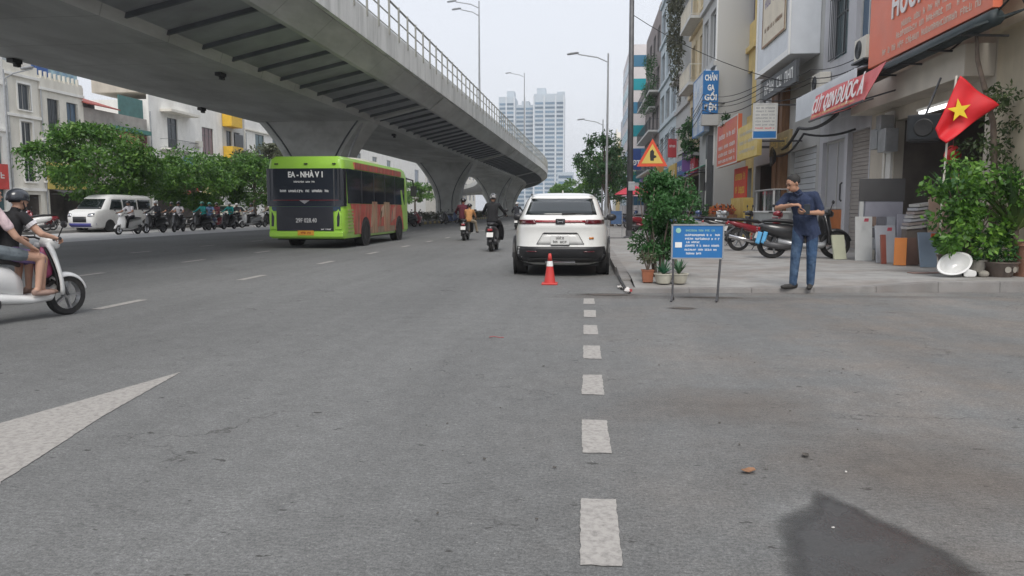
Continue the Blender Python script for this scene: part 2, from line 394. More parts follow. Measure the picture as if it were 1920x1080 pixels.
def soft_mat(m, lo, hi, nscale):
    n = m.node_tree; L = n.links.new; b = n.nodes['Principled BSDF']; out = n.nodes['Material Output']
    at = n.nodes.new('ShaderNodeAttribute'); at.attribute_name = 'wet'; g = n.nodes.new('ShaderNodeNewGeometry')
    t = n.nodes.new('ShaderNodeTexNoise'); t.inputs['Scale'].default_value = nscale; t.inputs['Detail'].default_value = 9; t.inputs['Roughness'].default_value = .7; L(g.outputs['Position'], t.inputs['Vector'])
    a = n.nodes.new('ShaderNodeMath'); a.operation = 'MULTIPLY_ADD'; L(t.outputs[0], a.inputs[0]); a.inputs[1].default_value = .45; L(at.outputs['Fac'], a.inputs[2])
    r = n.nodes.new('ShaderNodeMapRange'); L(a.outputs[0], r.inputs[0]); r.inputs[1].default_value = lo; r.inputs[2].default_value = hi
    tr = n.nodes.new('ShaderNodeBsdfTransparent'); mx = n.nodes.new('ShaderNodeMixShader'); L(r.outputs[0], mx.inputs[0]); L(tr.outputs[0], mx.inputs[1]); L(b.outputs[0], mx.inputs[2]); L(mx.outputs[0], out.inputs[0])
soft_mat(m_wet, .26, .62, 9)
m_damp = mat('damp_asphalt', (.085, .084, .082), .6, .3, 30); soft_mat(m_damp, .45, 1.5, 10)
soft_patch('damp_rim', m_damp, [(.66, 2.8), (.74, 3.0), (.88, 3.14), (1.0, 3.33), (1.1, 3.28), (1.18, 3.14), (1.24, 3.04), (1.30, 2.94), (1.36, 2.82), (1.41, 2.7), (1.45, 2.56), (1.42, 2.4), (1.2, 2.2), (.78, 2.1), (.58, 2.3), (.62, 2.58)], .0022)
wet = soft_patch('wet_patch', m_wet, [(.735, 2.8), (.80, 2.95), (.91, 3.06), (1.0, 3.24), (1.06, 3.2), (1.12, 3.1), (1.17, 3.0), (1.21, 2.92), (1.26, 2.81), (1.30, 2.7), (1.34, 2.58), (1.32, 2.45), (1.16, 2.31), (.81, 2.21), (.67, 2.32), (.70, 2.58)], .003)
M_stain = mat('oil_stain', (.09, .075, .065), .8, .25, 8); soft_mat(M_stain, .3, .9, 6)
M_dust = mat('brown_dust', (.19, .165, .145), .9, .25, 8); soft_mat(M_dust, .4, 2.4, 5)
for i, (cx, cy, rx, ry) in enumerate(((1.22, 9.35, .22, .13), (.35, 10.75, .5, .16), (1.75, 10.55, .55, .10))):
    soft_patch('stain', M_stain, [(cx + rx * cos(t * pi / 5) * random.uniform(.8, 1.1), cy + ry * sin(t * pi / 5) * random.uniform(.8, 1.1)) for t in range(10)], .0065, 6)
for i, (cx, cy, rx, ry) in enumerate(((.3, 10.6, 1.2, .5), (2.0, 10.5, 1.6, .35), (1.6, 3.6, 1.3, .9), (4.4, 10.9, 1.5, .25), (.9, 4.6, .9, .7))):
    soft_patch('dust_patch', M_dust, [(cx + rx * cos(t * pi / 6) * random.uniform(.75, 1.15), cy + ry * sin(t * pi / 6) * random.uniform(.75, 1.15)) for t in range(12)], .0018 + .0003 * i, 8)
# litter: leaves, pebbles and scraps
M_dryleaf = mat('dry_leaf', (.25, .13, .07), .8, .3, 30); M_pebble = mat('pebble', (.09, .08, .07), .9, .3, 30); M_paper = mat('scrap_paper', (.6, .58, .55), .8, .1, 20); M_redstr = mat('red_string', (.34, .10, .10), .7, .1, 10)
def leaf_litter(x, y, s, rz, m, lab, nm='dry_leaf', cat='leaf', grp=None):
    mb = MB(); r = random.Random(int(x * 1000 + y * 77))
    ring = [(s * cos(t) * r.uniform(.7, 1), s * .55 * sin(t) * r.uniform(.7, 1), s * (.12 + .2 * abs(sin(t * 1.5)))) for t in [k * pi / 5 for k in range(10)]]
    mb.add([(0, 0, s * .1)] + ring, [(0, 1 + k, 1 + (k + 1) % 10) for k in range(10)])
    o = mb.build(nm, m, solid=.003); o.location = (x, y, .006); o.rotation_euler = (0, 0, rz); tag(o, lab, cat, grp)
leaf_litter(.77, 3.46, .045, .3, M_dryleaf, 'curled tan dry leaf on the asphalt left of the wet patch')
leaf_litter(1.10, 3.72, .032, 1.2, M_pebble, 'dark shrivelled leaf lying just beyond the wet patch')
leaf_litter(.96, 2.86, .008, .2, M_paper, 'tiny white scrap inside the wet patch', 'paper_scrap', 'litter')
leaf_litter(1.22, 3.50, .010, .9, M_paper, 'tiny pale pebble beyond the wet patch', 'pebble', 'stone')
for i in range(30):
    x = random.uniform(-1.6, 2.6); y = random.uniform(2.5, 7.5)
    if -.1 < x < .25: continue
    leaf_litter(x, y, random.uniform(.005, .013), random.uniform(0, 6), M_pebble, 'tiny dark crumb of grit scattered on the near asphalt', 'pebble', 'stone', 'grit on the near asphalt')
o = MB().tube([(-.90, 7.0, .008), (-.86, 7.03, .01), (-.80, 6.99, .008), (-.76, 7.0, .008)], .004, 6).build('red_string', M_redstr); tag(o, 'short red string lying on the asphalt in mid road', 'string')

# ------------------------------------------------------------------ pavement with kerbstones
def front_y(x): return 11.02 + (x - .6) * .115
def pave_z(x, y):
    d = y - front_y(x); ramp = min(1, max(0, d / 1.3))
    low = .045 if x < 4 else (.045 + (x - 4) * .10 if x < 5.0 else .145)
    return low * (1 - ramp) + .125 * ramp
sw = MB(); xs = [.76 + (7.52 - .76) * i / 16 for i in range(17)]; ts = [0, .02, .05, .1, .15, .2, .3, .5, .8, 1.3, 2.5, 5, 10, 20, 40, 70, 110, 160]
def swp(i, t): x = xs[i]; y = front_y(x) + .17 + t; return (x, y, pave_z(x, y))
sw.add([swp(i, t) for t in ts for i in range(17)], [(j * 17 + i, j * 17 + i + 1, (j + 1) * 17 + i + 1, (j + 1) * 17 + i) for j in range(len(ts) - 1) for i in range(16)])
pav = struct(sw.build('pavement', M_pave))
sw2 = MB().grid(lambda u, v: (7.52 + 22 * u, 11.9 + 150 * v, .13), 2, 2); struct(sw2.build('shop_forecourt', M_pave))
for k in range(75):     # kerb beside the parked car
    y0 = 11.35 + k * 1.0
    z = .02 + .105 * min(1, (y0 - 11.2) / 1.6)
    o = MB().prism([(.58, y0 + .003, -.02), (.58, y0 + .997, -.02), (.60, y0 + .997, z + .02), (.60, y0 + .003, z)], (.17, 0, 0)) if k < 3 else None
    if o is not None: o = o.build('kerbstone', M_kerb, pav, bevel=.012)
    else: o = piece('kerbstone', pav, M_kerb, (.67, y0 + .5 + random.uniform(-.004, .004), .055), (.18, .984, .15))
for k in range(8):      # kerb of the junction edge
    x0 = .62 + k * .92; x1 = x0 + .916
    za, zb = pave_z(x0, front_y(x0) + .17) + .012, pave_z(x1, front_y(x1) + .17) + .012
    mb = MB(); ya, yb = front_y(x0), front_y(x1)
    mb.add([(x0, ya, -.02), (x1, yb, -.02), (x1, yb + .18, -.02), (x0, ya + .18, -.02), (x0, ya + .015, za), (x1, yb + .015, zb), (x1, yb + .18, zb), (x0, ya + .18, za)],
           [(0, 3, 2, 1), (4, 5, 6, 7), (0, 1, 5, 4), (1, 2, 6, 5), (2, 3, 7, 6), (3, 0, 4, 7)])
    mb.build('kerbstone', M_kerb, pav, bevel=.006)
# far pavement on the left
lp = struct(MB().b2(-44, -27, -20, 420, -.02, .13).build('far_pavement', M_pave))
# median under the flyover
med = struct(MB().b2(-18.2, -13.4, 56, 300, -.02, .2).build('median', M_pave))
M_ykerb = mat('yellow_kerb_paint', (.50, .40, .18), .8, .25, 4)
for k in range(60):
    piece('kerbstone', med, M_ykerb if k % 2 else M_kerb, (-13.32, 56.5 + k, .1), (.16, .985, .26))
for k in range(5): piece('kerbstone', med, M_ykerb if k % 2 else M_kerb, (-13.9 - k * .98, 55.9, .1), (.96, .16, .26))

# ------------------------------------------------------------------ flyover
TH = radians(.95); S0, RC = 112.0, 380.0
def fly(s):
    if s <= S0: return s * sin(TH), s * cos(TH), TH
    a = (s - S0) / RC; bx, by = S0 * sin(TH), S0 * cos(TH)
    # circle to the left
    h = TH - a
    cx, cy = bx - RC * cos(TH), by + RC * sin(TH)
    return cx + RC * cos(h), cy - RC * sin(h), h
def fp(s, D, Z):
    x, y, h = fly(s); return (x + D * cos(h), y - D * sin(h), Z)
SL = [-25, 0, 20, 40, 60, 80, 100, 112] + list(range(118, 290, 7))
def sweep(prof, ss): return [[fp(s, d, z) for d, z in prof] for s in ss]
def srange(a, b, step=6):
    n = max(1, int((b - a) / step)); return [a + (b - a) * i / n for i in range(n + 1)]
joints(M_conc, 1, 3.0, .045, .72); joints(M_conc_lt, 1, 2.0, .03, .75)
fl = thing('flyover', 'long grey concrete road flyover crossing overhead on flared piers', 'flyover')
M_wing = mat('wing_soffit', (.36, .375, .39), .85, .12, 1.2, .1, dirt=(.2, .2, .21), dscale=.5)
deckp = [(-8.6, 7.40), (-8.6, 7.80), (-22.4, 7.80), (-22.4, 7.40), (-21.6, 6.98), (-18.75, 6.30), (-12.28, 6.30), (-9.30, 6.96)]
MB().loft(sweep(deckp, SL)).build('deck', M_wing, fl)
boxp = [(-12.33, 6.00), (-12.22, 6.34), (-18.81, 6.34), (-18.70, 6.00)]
PIERS = [5, 41, 77, 113, 149, 185, 221]
joints = [-25] + PIERS + [250]
for a, b in zip(joints[:-1], joints[1:]):
    MB().loft(sweep(boxp, srange(a + .02, b - .02))).build('box_girder', M_conc, fl)
    MB().loft(sweep([(-8.50, 7.30), (-8.50, 7.42), (-9.29, 7.0), (-9.40, 6.70), (-9.20, 6.70)], srange(a + .25, b - .12))).build('edge_beam', M_conc, fl)
for a in PIERS:
    MB().loft(sweep([(-9.20, 6.92), (-9.6, 6.78), (-12.3, 6.12), (-12.3, 6.34), (-9.3, 7.0)], [a - .35, a + .25])).build('diaphragm', M_conc, fl)
for a, b in [(k, k + 12) for k in range(-24, 264, 12)]:
    MB().loft(sweep([(-8.30, 7.32), (-8.30, 8.34), (-8.52, 8.34), (-8.58, 7.81), (-8.61, 7.36)], srange(a + .012, b - .012, 4))).build('parapet_panel', M_conc_lt, fl)
MB().loft(sweep([(-22.65, 7.32), (-22.65, 8.34), (-22.45, 8.34), (-22.41, 7.34)], SL)).build('far_parapet', M_conc_lt, fl)
# ribs under the near wing
M_rib = mat('rib_steel', (.12, .13, .14), .7, .2, 2)
me = MB().add([(-9.34, -.05, 6.82), (-12.30, -.05, 6.17), (-12.30, -.05, 6.33), (-9.34, -.05, 6.98), (-9.34, .05, 6.82), (-12.30, .05, 6.17), (-12.30, .05, 6.33), (-9.34, .05, 6.98)],
              [(0, 1, 2, 3), (7, 6, 5, 4), (0, 4, 5, 1), (2, 6, 7, 3), (1, 5, 6, 2), (0, 3, 7, 4)]).mesh('rib', M_rib)
s = 9.2
while s < 190:
    if min(abs(s - p) for p in PIERS) > .7:
        x, y, h = fly(s); o = link('rib', me, fl); o.location = (x, y, 0); o.rotation_euler = (0, 0, -h)
    s += 1.92
# railing
pm = MB().box((-8.285, 0, 8.82), (.07, .06, 1.42)).mesh('railing_post', M_rail)
for k in range(120):
    s = 8 + k * 1.45; x, y, h = fly(s); o = link('railing_post', pm, fl); o.location = (x, y, 0); o.rotation_euler = (0, 0, -h)
for z, r in ((8.44, .025), (8.97, .028), (9.52, .045)):
    MB().tube([fp(s, -8.36, z) for s in srange(-24, 250, 5)], r, 6).build('rail', M_rail, fl)
# piers with curved flare
def pier(s):
    x, y, h = fly(s)
    prof = []
    for t in range(13):
        z = 6.02 * t / 12; f = max(0, (z - 1.9) / 4.12)
        prof.append((z, 1.15 + 1.99 * f ** 1.8, .95 + .25 * f))
    rings = []
    for z, a, bb in prof:
        q = .28; rings.append([(-a + q, -bb, z), (a - q, -bb, z), (a, -bb + q, z), (a, bb - q, z), (a - q, bb, z), (-a + q, bb, z), (-a, bb - q, z), (-a, -bb + q, z)])
    o = MB().loft(rings).build('pier', M_conc, fl); cx, cy, _ = fp(s, -15.5, 0); o.location = (cx, cy, 0); o.rotation_euler = (0, 0, -h)
    # raised fillet lines on the near face
    for sgn in (-1, 1):
        mb = MB(); mb.tube([(sgn * (a - .55), -bb - .01, z) for z, a, bb in prof[2:]], .045, 6); q = mb.build('groove', M_rib, o)
for s in PIERS: pier(s)
for s in PIERS[1:4]:
    x, y, z = fp(s - 1.0, -13.9, 0); MB().tube([(x, y - .05, 0), (x, y - .05, 2.6), (x + .5, y - .1, 4.4), (x + 1.2, y - .1, 5.9)], .06, 8).build('drain_pipe', M_steel, fl)
M_fix = mat('fixture_black', (.02, .02, .02), .5, .1, 9)
for D, s in ((-13.2, 25.5), (-18.55, 22.5), (-18.6, 34), (-12.9, 47), (-18.5, 50)):
    mb = MB(); mb.box((0, 0, -.06), (.22, .42, .12)); mb.box((0, .1, -.16), (.12, .2, .12)); o = mb.build('soffit_lamp', M_fix, fl)
    x, y, z = fp(s, D, 5.99); o.location = (x, y, z)
# lamp posts on the deck
def lamp_post(name, label, cat, loc, h, arm, rz=0, double=False, m=M_steel, group=None, r=.09):
    t = thing(name, label, cat, loc, rz, group)
    MB().tube([(0, 0, 0), (0, 0, h * .5), (0, 0, h)], [r, r * .75, r * .5], 10).build('pole', m, t)
    MB().box((0, 0, .05), (.4, .4, .1)).build('base_plate', m, t)
    arms = [(0, arm)] + ([(.55, arm * .8)] if double else [])
    for dz, al in arms:
        MB().tube([(0, 0, h - .5 - dz), (-al * .35, 0, h - .22 - dz), (-al, 0, h - dz * 1.0 - .02)], .035, 6).build('arm', m, t)
        mb = MB(); mb.loft([superring(0, 0, -.035, .33, .1, 12, 3), superring(0, 0, .03, .36, .12, 12, 3), superring(0, 0, .07, .25, .07, 12, 3)])
        mb.build('lamp_head', m, t, smooth=False, loc=(-al - .3, 0, h - dz + .02), rot=(0, -.12, 0))
    return t
x, y, z = fp(55.5, -8.75, 7.8); lamp_post('flyover_lamp', 'tall thin street lamp standing on the flyover deck, nearer one', 'street lamp', (x, y, z), 8.5, 1.7, 0, True, group='lamps on the flyover')
x, y, z = fp(89.5, -8.75, 7.8); lamp_post('flyover_lamp', 'tall thin street lamp on the flyover in front of the glass towers', 'street lamp', (x, y, z), 9.4, 1.6, 0, group='lamps on the flyover')
lamp_post('street_lamp', 'grey single arm street lamp beside the roadside tree', 'street lamp', (1.25, 45, .12), 10.15, 1.75, 0, False, group='lamps along the kerb')
lamp_post('street_lamp', 'distant grey street lamp rising behind the roadside tree', 'street lamp', (1.55, 70, .12), 9.3, 1.7, 0, group='lamps along the kerb')
t = thing('utility_pole', 'tall dark steel pole on the pavement right of the parked car', 'pole', (1.73, 29.6, .12))
MB().tube([(0, 0, 0), (-.02, 0, 5), (-.06, 0, 11.5)], [.125, .105, .08], 12).build('pole', M_dksteel, t, smooth=True)
MB().lathe([(.22, 0), (.22, .05), (.14, .08), (.14, .3)], 12).build('collar', M_dksteel, t)
MB().box((.05, -.16, 2.0), (.26, .12, .34)).build('junction_box', M_steel, t, bevel=.01)
# ------------------------------------------------------------------ buildings
G_dark = glass('window_glass', (.035, .045, .055)); G_teal = glass('teal_glass', (.03, .075, .085)); G_blue = glass('blue_glass', (.05, .10, .16))
M_frame = mat('window_frame', (.55, .55, .53), .5, .08, 6); M_frame_dk = mat('dark_frame', (.07, .075, .08), .5, .1, 6)
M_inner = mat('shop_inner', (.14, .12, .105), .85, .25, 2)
M_slat = mat('shutter_slat', (.40, .365, .335), .55, .08, 6, metal=.15, dirt=(.25, .22, .2), dscale=1.5, damt=.4)
def grid_wall(mb, L, H, ops, dep, mi=0):
    xs = sorted({0, L, *[v for o in ops for v in o[:2]]}); zs = sorted({0, H, *[v for o in ops for v in o[2:4]]})
    for i in range(len(xs) - 1):
        for j in range(len(zs) - 1):
            cx, cz = (xs[i] + xs[i + 1]) / 2, (zs[j] + zs[j + 1]) / 2
            if any(o[0] < cx < o[1] and o[2] < cz < o[3] for o in ops): continue
            mb.add([(xs[i], 0, zs[j]), (xs[i + 1], 0, zs[j]), (xs[i + 1], 0, zs[j + 1]), (xs[i], 0, zs[j + 1])], [(0, 1, 2, 3)], mi)
    for o in ops:
        x0, x1, z0, z1 = o[:4]; d = o[5].get('d', dep) if len(o) > 5 else dep
        c = [(x0, z0), (x1, z0), (x1, z1), (x0, z1)]
        for k in range(4):
            (a, b), (c2, d2) = c[k], c[(k + 1) % 4]
            mb.add([(a, 0, b), (c2, 0, d2), (c2, d, d2), (a, d, b)], [(0, 1, 2, 3)], mi)
def window(t, x0, x1, z0, z1, y=.16, fm=None, gm=None, mull=1, bars=0, name='window', tr=None):
    fm = fm or M_frame; gm = gm or G_dark; fw = .06
    mb = MB(); w_, h_ = x1 - x0, z1 - z0
    mb.b2(x0, x1, y - .03, y + .03, z0, z0 + fw); mb.b2(x0, x1, y - .03, y + .03, z1 - fw, z1)
    mb.b2(x0, x0 + fw, y - .03, y + .03, z0 + fw, z1 - fw); mb.b2(x1 - fw, x1, y - .03, y + .03, z0 + fw, z1 - fw)
    for k in range(mull):
        x = x0 + w_ * (k + 1) / (mull + 1); mb.b2(x - .025, x + .025, y - .028, y + .028, z0 + fw, z1 - fw)
    if tr: mb.b2(x0 + fw, x1 - fw, y - .026, y + .026, z0 + h_ * tr - .025, z0 + h_ * tr + .025)
    f = mb.build(name, fm, t)
    MB().b2(x0 + fw - .01, x1 - fw + .01, y + .005, y + .015, z0 + fw - .01, z1 - fw + .01).build('pane', gm, f)
    if bars:
        b = MB(); b.b2(x0 - .02, x1 + .02, -.07, -.05, z0 + .02, z0 + .05); b.b2(x0 - .02, x1 + .02, -.07, -.05, z1 - .05, z1 - .02)
        for k in range(bars + 1):
            x = x0 + w_ * k / bars; b.b2(x - .01, x + .01, -.068, -.052, z0 + .05, z1 - .05)
        b.build('grille', M_frame_dk, f)
    return f
def balcony(t, x0, x1, z, dep=.9, slab=None, rail=None, h=.95, n=None):
    s = MB().b2(x0, x1, -dep, -.002, z - .16, z).build('balcony', slab or M_frame, t)
    b = MB(); r = rail or M_frame_dk
    for (a, c, e, g) in ((x0, x1, -dep + .02, -dep + .05), (x0, x0 + .03, -dep + .05, -.01), (x1 - .03, x1, -dep + .05, -.01)):
        b.b2(a, c, e, g, z + h - .04, z + h); b.b2(a, c, e, g, z + .06, z + .09)
    k = n or max(4, int((x1 - x0) / .16))
    for i in range(k + 1):
        x = x0 + .03 + (x1 - x0 - .06) * i / k; b.b2(x - .009, x + .009, -dep + .025, -dep + .045, z, z + h - .04)
    b.build('balustrade', r, s)
    return s
def building(name, label, origin, rz, L, H, Dp, wm, ops, group=None, cornice=None, trim=None, pm=None):
    t = thing(name, label, 'building', origin, rz, group)
    mb = MB(); grid_wall(mb, L, H, ops, .22)
    mb.add([(0, 0, 0), (0, Dp, 0), (0, Dp, H), (0, 0, H)], [(0, 3, 2, 1)]); mb.add([(L, 0, 0), (L, Dp, 0), (L, Dp, H), (L, 0, H)], [(0, 1, 2, 3)])
    mb.add([(0, Dp, 0), (L, Dp, 0), (L, Dp, H), (0, Dp, H)], [(0, 3, 2, 1)])
    me = mb.mesh('wall', wm); link('wall', me, t)
    MB().add([(0, 0, H), (L, 0, H), (L, Dp, H), (0, Dp, H)], [(0, 1, 2, 3)]).build('roof', wm, t)
    for z in (cornice or []):
        MB().b2(-.03, L + .03, -.16, -.002, z - .11, z + .11).build('cornice', trim or wm, t)
    if H > 5: MB().b2(0, L, .003, .2, H + .002, H + .7).build('parapet', wm, t)
    for o in ops:
        x0, x1, z0, z1, k = o[:5]; a = o[5] if len(o) > 5 else {}
        if k == 'w':
            f = window(t, x0, x1, z0, z1, fm=a.get('fm'), gm=a.get('gm'), mull=a.get('m', 1), bars=a.get('bars', 0), tr=a.get('tr'))
            if a.get('sill'): MB().b2(x0 - .1, x1 + .1, -.14, -.002, z0 - .1, z0 - .003).build('sill', trim or wm, f)
            if a.get('sur'):
                q = MB(); q.b2(x0 - .16, x0 - .002, -.06, -.001, z0, z1 + .16); q.b2(x1 + .002, x1 + .16, -.06, -.001, z0, z1 + .16); q.b2(x0 - .002, x1 + .002, -.06, -.001, z1 + .002, z1 + .16); q.build('surround', trim or wm, f)
        elif k == 'd':
            f = window(t, x0, x1, z0, z1, fm=a.get('fm', M_frame_dk), gm=a.get('gm', G_dark), mull=a.get('m', 1), name='door', tr=a.get('tr', .75))
        elif k == 's':
            n = a.get('n', 14); h = (z1 - z0) / n
            for i in range(n): piece('slat', t, a.get('sm', M_slat), ((x0 + x1) / 2, .16 - .012 * (i % 2), z0 + h * (i + .5)), (x1 - x0, .03, h * .9))
            MB().b2(x0, x1, .182, .21, z0, z1).build('shutter_back', M_frame_dk, t)
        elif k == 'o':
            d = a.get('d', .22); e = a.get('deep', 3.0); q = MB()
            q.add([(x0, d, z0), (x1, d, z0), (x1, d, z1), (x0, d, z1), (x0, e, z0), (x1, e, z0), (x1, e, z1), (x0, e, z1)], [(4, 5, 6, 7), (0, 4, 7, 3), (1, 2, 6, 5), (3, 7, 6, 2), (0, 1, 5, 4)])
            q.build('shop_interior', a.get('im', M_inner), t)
    return t
def sign(name, label, loc, rz, w, h, m, th=.12, border=None, group=None, cat='sign'):
    t = thing(name, label, cat, loc, rz, group)
    MB().b2(-w / 2, w / 2, 0, th, 0, h).build('panel', m, t, bevel=.006)
    if border:
        b = MB(); e = .05
        b.b2(-w / 2 - .01, w / 2 + .01, -.012, -.001, h - e, h + .01); b.b2(-w / 2 - .01, w / 2 + .01, -.012, -.001, -.01, e)
        b.b2(-w / 2 - .01, -w / 2 + e, -.012, -.001, e, h - e); b.b2(w / 2 - e, w / 2 + .01, -.012, -.001, e, h - e)
        b.build('frame', border, t)
    return t
R = -pi / 2
def rsign(name, label, X, ya, yb, za, zb, m, th=.14, border=None, group=None):
    return sign(name, label, (X, (ya + yb) / 2, za), R, yb - ya, zb - za, m, th, border, group)
M_cream = mat('cream_plaster', (.64, .56, .42), .8, .1, 1.5, .15, dirt=(.36, .32, .25), dscale=.9, stretch=(1, 1, .4))
M_beige = mat('beige_plaster', (.56, .51, .43), .8, .1, 1.5, .1, dirt=(.32, .29, .25), dscale=1.1, stretch=(1, 1, .4))
M_grey = mat('grey_plaster', (.55, .55, .575), .8, .08, 1.5, .1, dirt=(.28, .28, .29), dscale=.8, stretch=(1, 1, .35))
M_grey2 = mat('mid_grey_render', (.50, .50, .485), .8, .06, 1, .1, dirt=(.40, .40, .39), dscale=.5, stretch=(1, 1, .3))
M_yellow = mat('yellow_plaster', (.70, .53, .22), .8, .08, 1.5, .1, dirt=(.42, .32, .16), dscale=1)
M_ltgrey = mat('pale_panel', (.66, .69, .72), .45, .04, 2, dirt=(.42, .44, .46), dscale=.6, damt=.4)
M_whitep = mat('white_plaster', (.80, .79, .75), .8, .07, 1.5, .1, dirt=(.60, .58, .53), dscale=.8, stretch=(1, 1, .4))
M_offw = mat('off_white_plaster', (.73, .70, .62), .8, .09, 1.5, .1, dirt=(.52, .48, .41), dscale=.9, stretch=(1, 1, .4))
M_brown = mat('brown_cladding', (.23, .12, .06), .6, .25, 4, .2, stretch=(3, 3, .5))
M_orange_s = mat('orange_sign', (.80, .17, .08), .45, .05, 2, dirt=(.72, .25, .17), dscale=.8, damt=.5)
M_red_s = mat('red_sign', (.70, .09, .10), .5, .08, 3, dirt=(.65, .25, .22), dscale=1.8, damt=.6)
M_blue_s = mat('blue_sign', (.02, .16, .42), .45, .04, 4)
M_ylw_s = mat('yellow_sign', (.68, .50, .14), .5, .12, 2, dirt=(.62, .55, .32), dscale=2)
M_awn = mat('dark_awning', (.035, .05, .055), .6, .2, 4)
M_orangep = mat('orange_panel', (.48, .16, .05), .6, .12, 3)
M_gold = mat('gold_letter', (.62, .46, .16), .4, .2, 9)
M_pale_s = mat('pale_sign', (.62, .62, .58), .5, .05, 3)

# ---- right hand row (facades look towards -X); x_local = far end Y - Y
t = building('corner_house', 'cream rendered house wall at the right edge behind the plants', (7.5, 14.85, .12), R, 2.9, 9, 8, M_cream, [(.3, 1.2, 5.2, 6.8, 'w', {})], cornice=[4.4])
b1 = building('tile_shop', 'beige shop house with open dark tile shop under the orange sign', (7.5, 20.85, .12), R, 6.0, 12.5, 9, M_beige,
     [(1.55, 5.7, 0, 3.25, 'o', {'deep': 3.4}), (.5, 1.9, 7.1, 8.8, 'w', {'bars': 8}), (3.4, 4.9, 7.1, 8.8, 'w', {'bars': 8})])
MB().b2(0, 5.95, -.55, -.003, 3.56, 4.15).build('canopy_beam', mat('beam_plaster', (.60, .55, .47), .8, .08, 1.2, .1, dirt=(.36, .33, .29), dscale=.8), b1, bevel=.01)
MB().b2(1.0, 1.5, -.06, -.002, 0, 3.5).build('pillar', M_whitep, b1)
for k in range(5): piece('shelf', b1, M_offw, (2.0 + k * .75, 2.6, .5 + .45 * (k % 4)), (.7, .4, .05))
t = thing('rolled_awning', 'dark green folded awning under the orange sign', 'awning', (6.9, 18.3, 4.22), R)
MB().tube([(0, -.1, .18), (4.7, -.1, .2)], .14, 10).build('roll', M_awn, t, smooth=True)
MB().add([(0, .35, .32), (4.7, .35, .34), (4.7, -.45, .08), (0, -.45, .06), (0, .35, .28), (4.7, .35, .30), (4.7, -.45, .04), (0, -.45, .02)], [(0, 1, 2, 3), (7, 6, 5, 4), (0, 3, 7, 4), (1, 5, 6, 2), (3, 2, 6, 7), (0, 4, 5, 1)]).build('cover', M_awn, t)
for k in range(4): MB().tube([(.3 + k * 1.3, .38, .0), (.3 + k * 1.3, -.42, .03)], .022, 6).build('bracket_arm', M_dksteel, t)
so = rsign('shop_sign', 'big orange shop sign with white lettering above the tile shop', 6.86, 13.85, 19.5, 4.64, 6.5, M_orange_s, .16)
M_lett = mat('sign_letter', (.80, .77, .76), .5, .04, 8); M_lettd = mat('sign_letter_faded', (.72, .42, .34), .5, .1, 8)
text('HƯƠNG', .80, M_lett, so, (-.35, -.02, 1.10), width=2.2, bold=.014, ext=.012)
M_cream_t = mat('sign_letter_cream', (.78, .62, .50), .5, .1, 8)
for i, (z, w_, x) in enumerate(((1.02, 1.5, 1.75), (.62, 3.3, .7), (.42, 3.6, .6), (.20, 4.4, .25))): scribble(w_, .17 if i else .26, M_cream_t if i else M_lettd, so, (x, -.008, z), words=7, seed=i + 3)
b2 = building('grey_house', 'light grey house with roller shutter and barred blue window', (7.5, 25.25, .12), R, 4.38, 12, 9, M_grey,
     [(.70, 2.20, 5.62, 7.5, 'w', {'bars': 9, 'gm': G_teal, 'fm': M_frame_dk, 'tr': .72}), (2.85, 4.1, 5.75, 9.2, 'w', {'gm': G_blue, 'fm': M_frame, 'm': 1}), (.70, 2.2, 8.4, 10.2, 'w', {'bars': 9}),
      (.35, 2.35, 0, 3.2, 'd', {'gm': mat('grey_door_panel', (.42, .42, .44), .5, .05, 3), 'fm': M_grey2, 'tr': .36}), (2.62, 4.3, 0, 3.3, 's', {'n': 30})])
MB().b2(.45, 2.25, .10, .125, .05, 1.1).build('door_kick_panel', M_orangep, b2)
MB().tube([(2.05, .08, 1.35), (2.05, .03, 1.4), (2.05, .03, 1.85), (2.05, .08, 1.9)], .025, 6).build('door_handle', M_dksteel, b2)
t = thing('metal_canopy', 'pale grey corrugated metal canopy fascia left of the red banner', 'canopy', (6.62, 24.9, 3.98), R)
mb = MB(); n = 54
up = [(5.3 * i / n, -.02 if i % 2 else 0.02, .72) for i in range(n + 1)]; dn = [(p[0], p[1], 0) for p in up]
mb.add(up + dn, [(i, i + 1, n + 2 + i, n + 1 + i) for i in range(n)]); mb.build('fascia', M_ltgrey, t, solid=.008)
MB().add([(0, .02, .70), (5.3, .02, .70), (5.3, .87, .95), (0, .87, .95), (0, .02, .66), (5.3, .02, .66), (5.3, .87, .91), (0, .87, .91)], [(0, 1, 2, 3), (7, 6, 5, 4), (0, 4, 5, 1), (1, 5, 6, 2), (2, 6, 7, 3), (3, 7, 4, 0)]).build('roof_sheet', M_dksteel, t)
t = thing('red_banner', 'sloping faded red banner awning with white lettering over the shutter', 'awning', (6.55, 22.1, 3.7), R)
mb = MB(); mb.grid(lambda u, v: (.02 + u * (4.05 + .85 * v), -.28 + .14 * v + .03 * sin(u * 9), -.04 + .72 * v + .03 * sin(u * 7)), 24, 4); mb.build('banner', M_red_s, t, solid=.012)
for xx, s in ((1.05, 'CƯT Q2N'), (3.05, 'ĐƯỢC Á')): text(s, .56, M_lett, t, (xx, -.255, .34), rot=(pi / 2 - .19, 0, 0), width=1.9, bold=.015, ext=.004)
scribble(3.4, .08, M_ylw_s, t, (1.9, -.325, .07), rot=(pi / 2 - .19, 0, 0), words=8, seed=9)
for k in range(4): MB().tube([(.2 + k * 1.3, -.24, .02), (.2 + k * 1.3, .9, .35)], .018, 6).build('strut', M_dksteel, t)
MB().tube([(0, -.3, -.02), (4.1, -.3, -.02)], .03, 6).build('front_bar', M_dksteel, t)
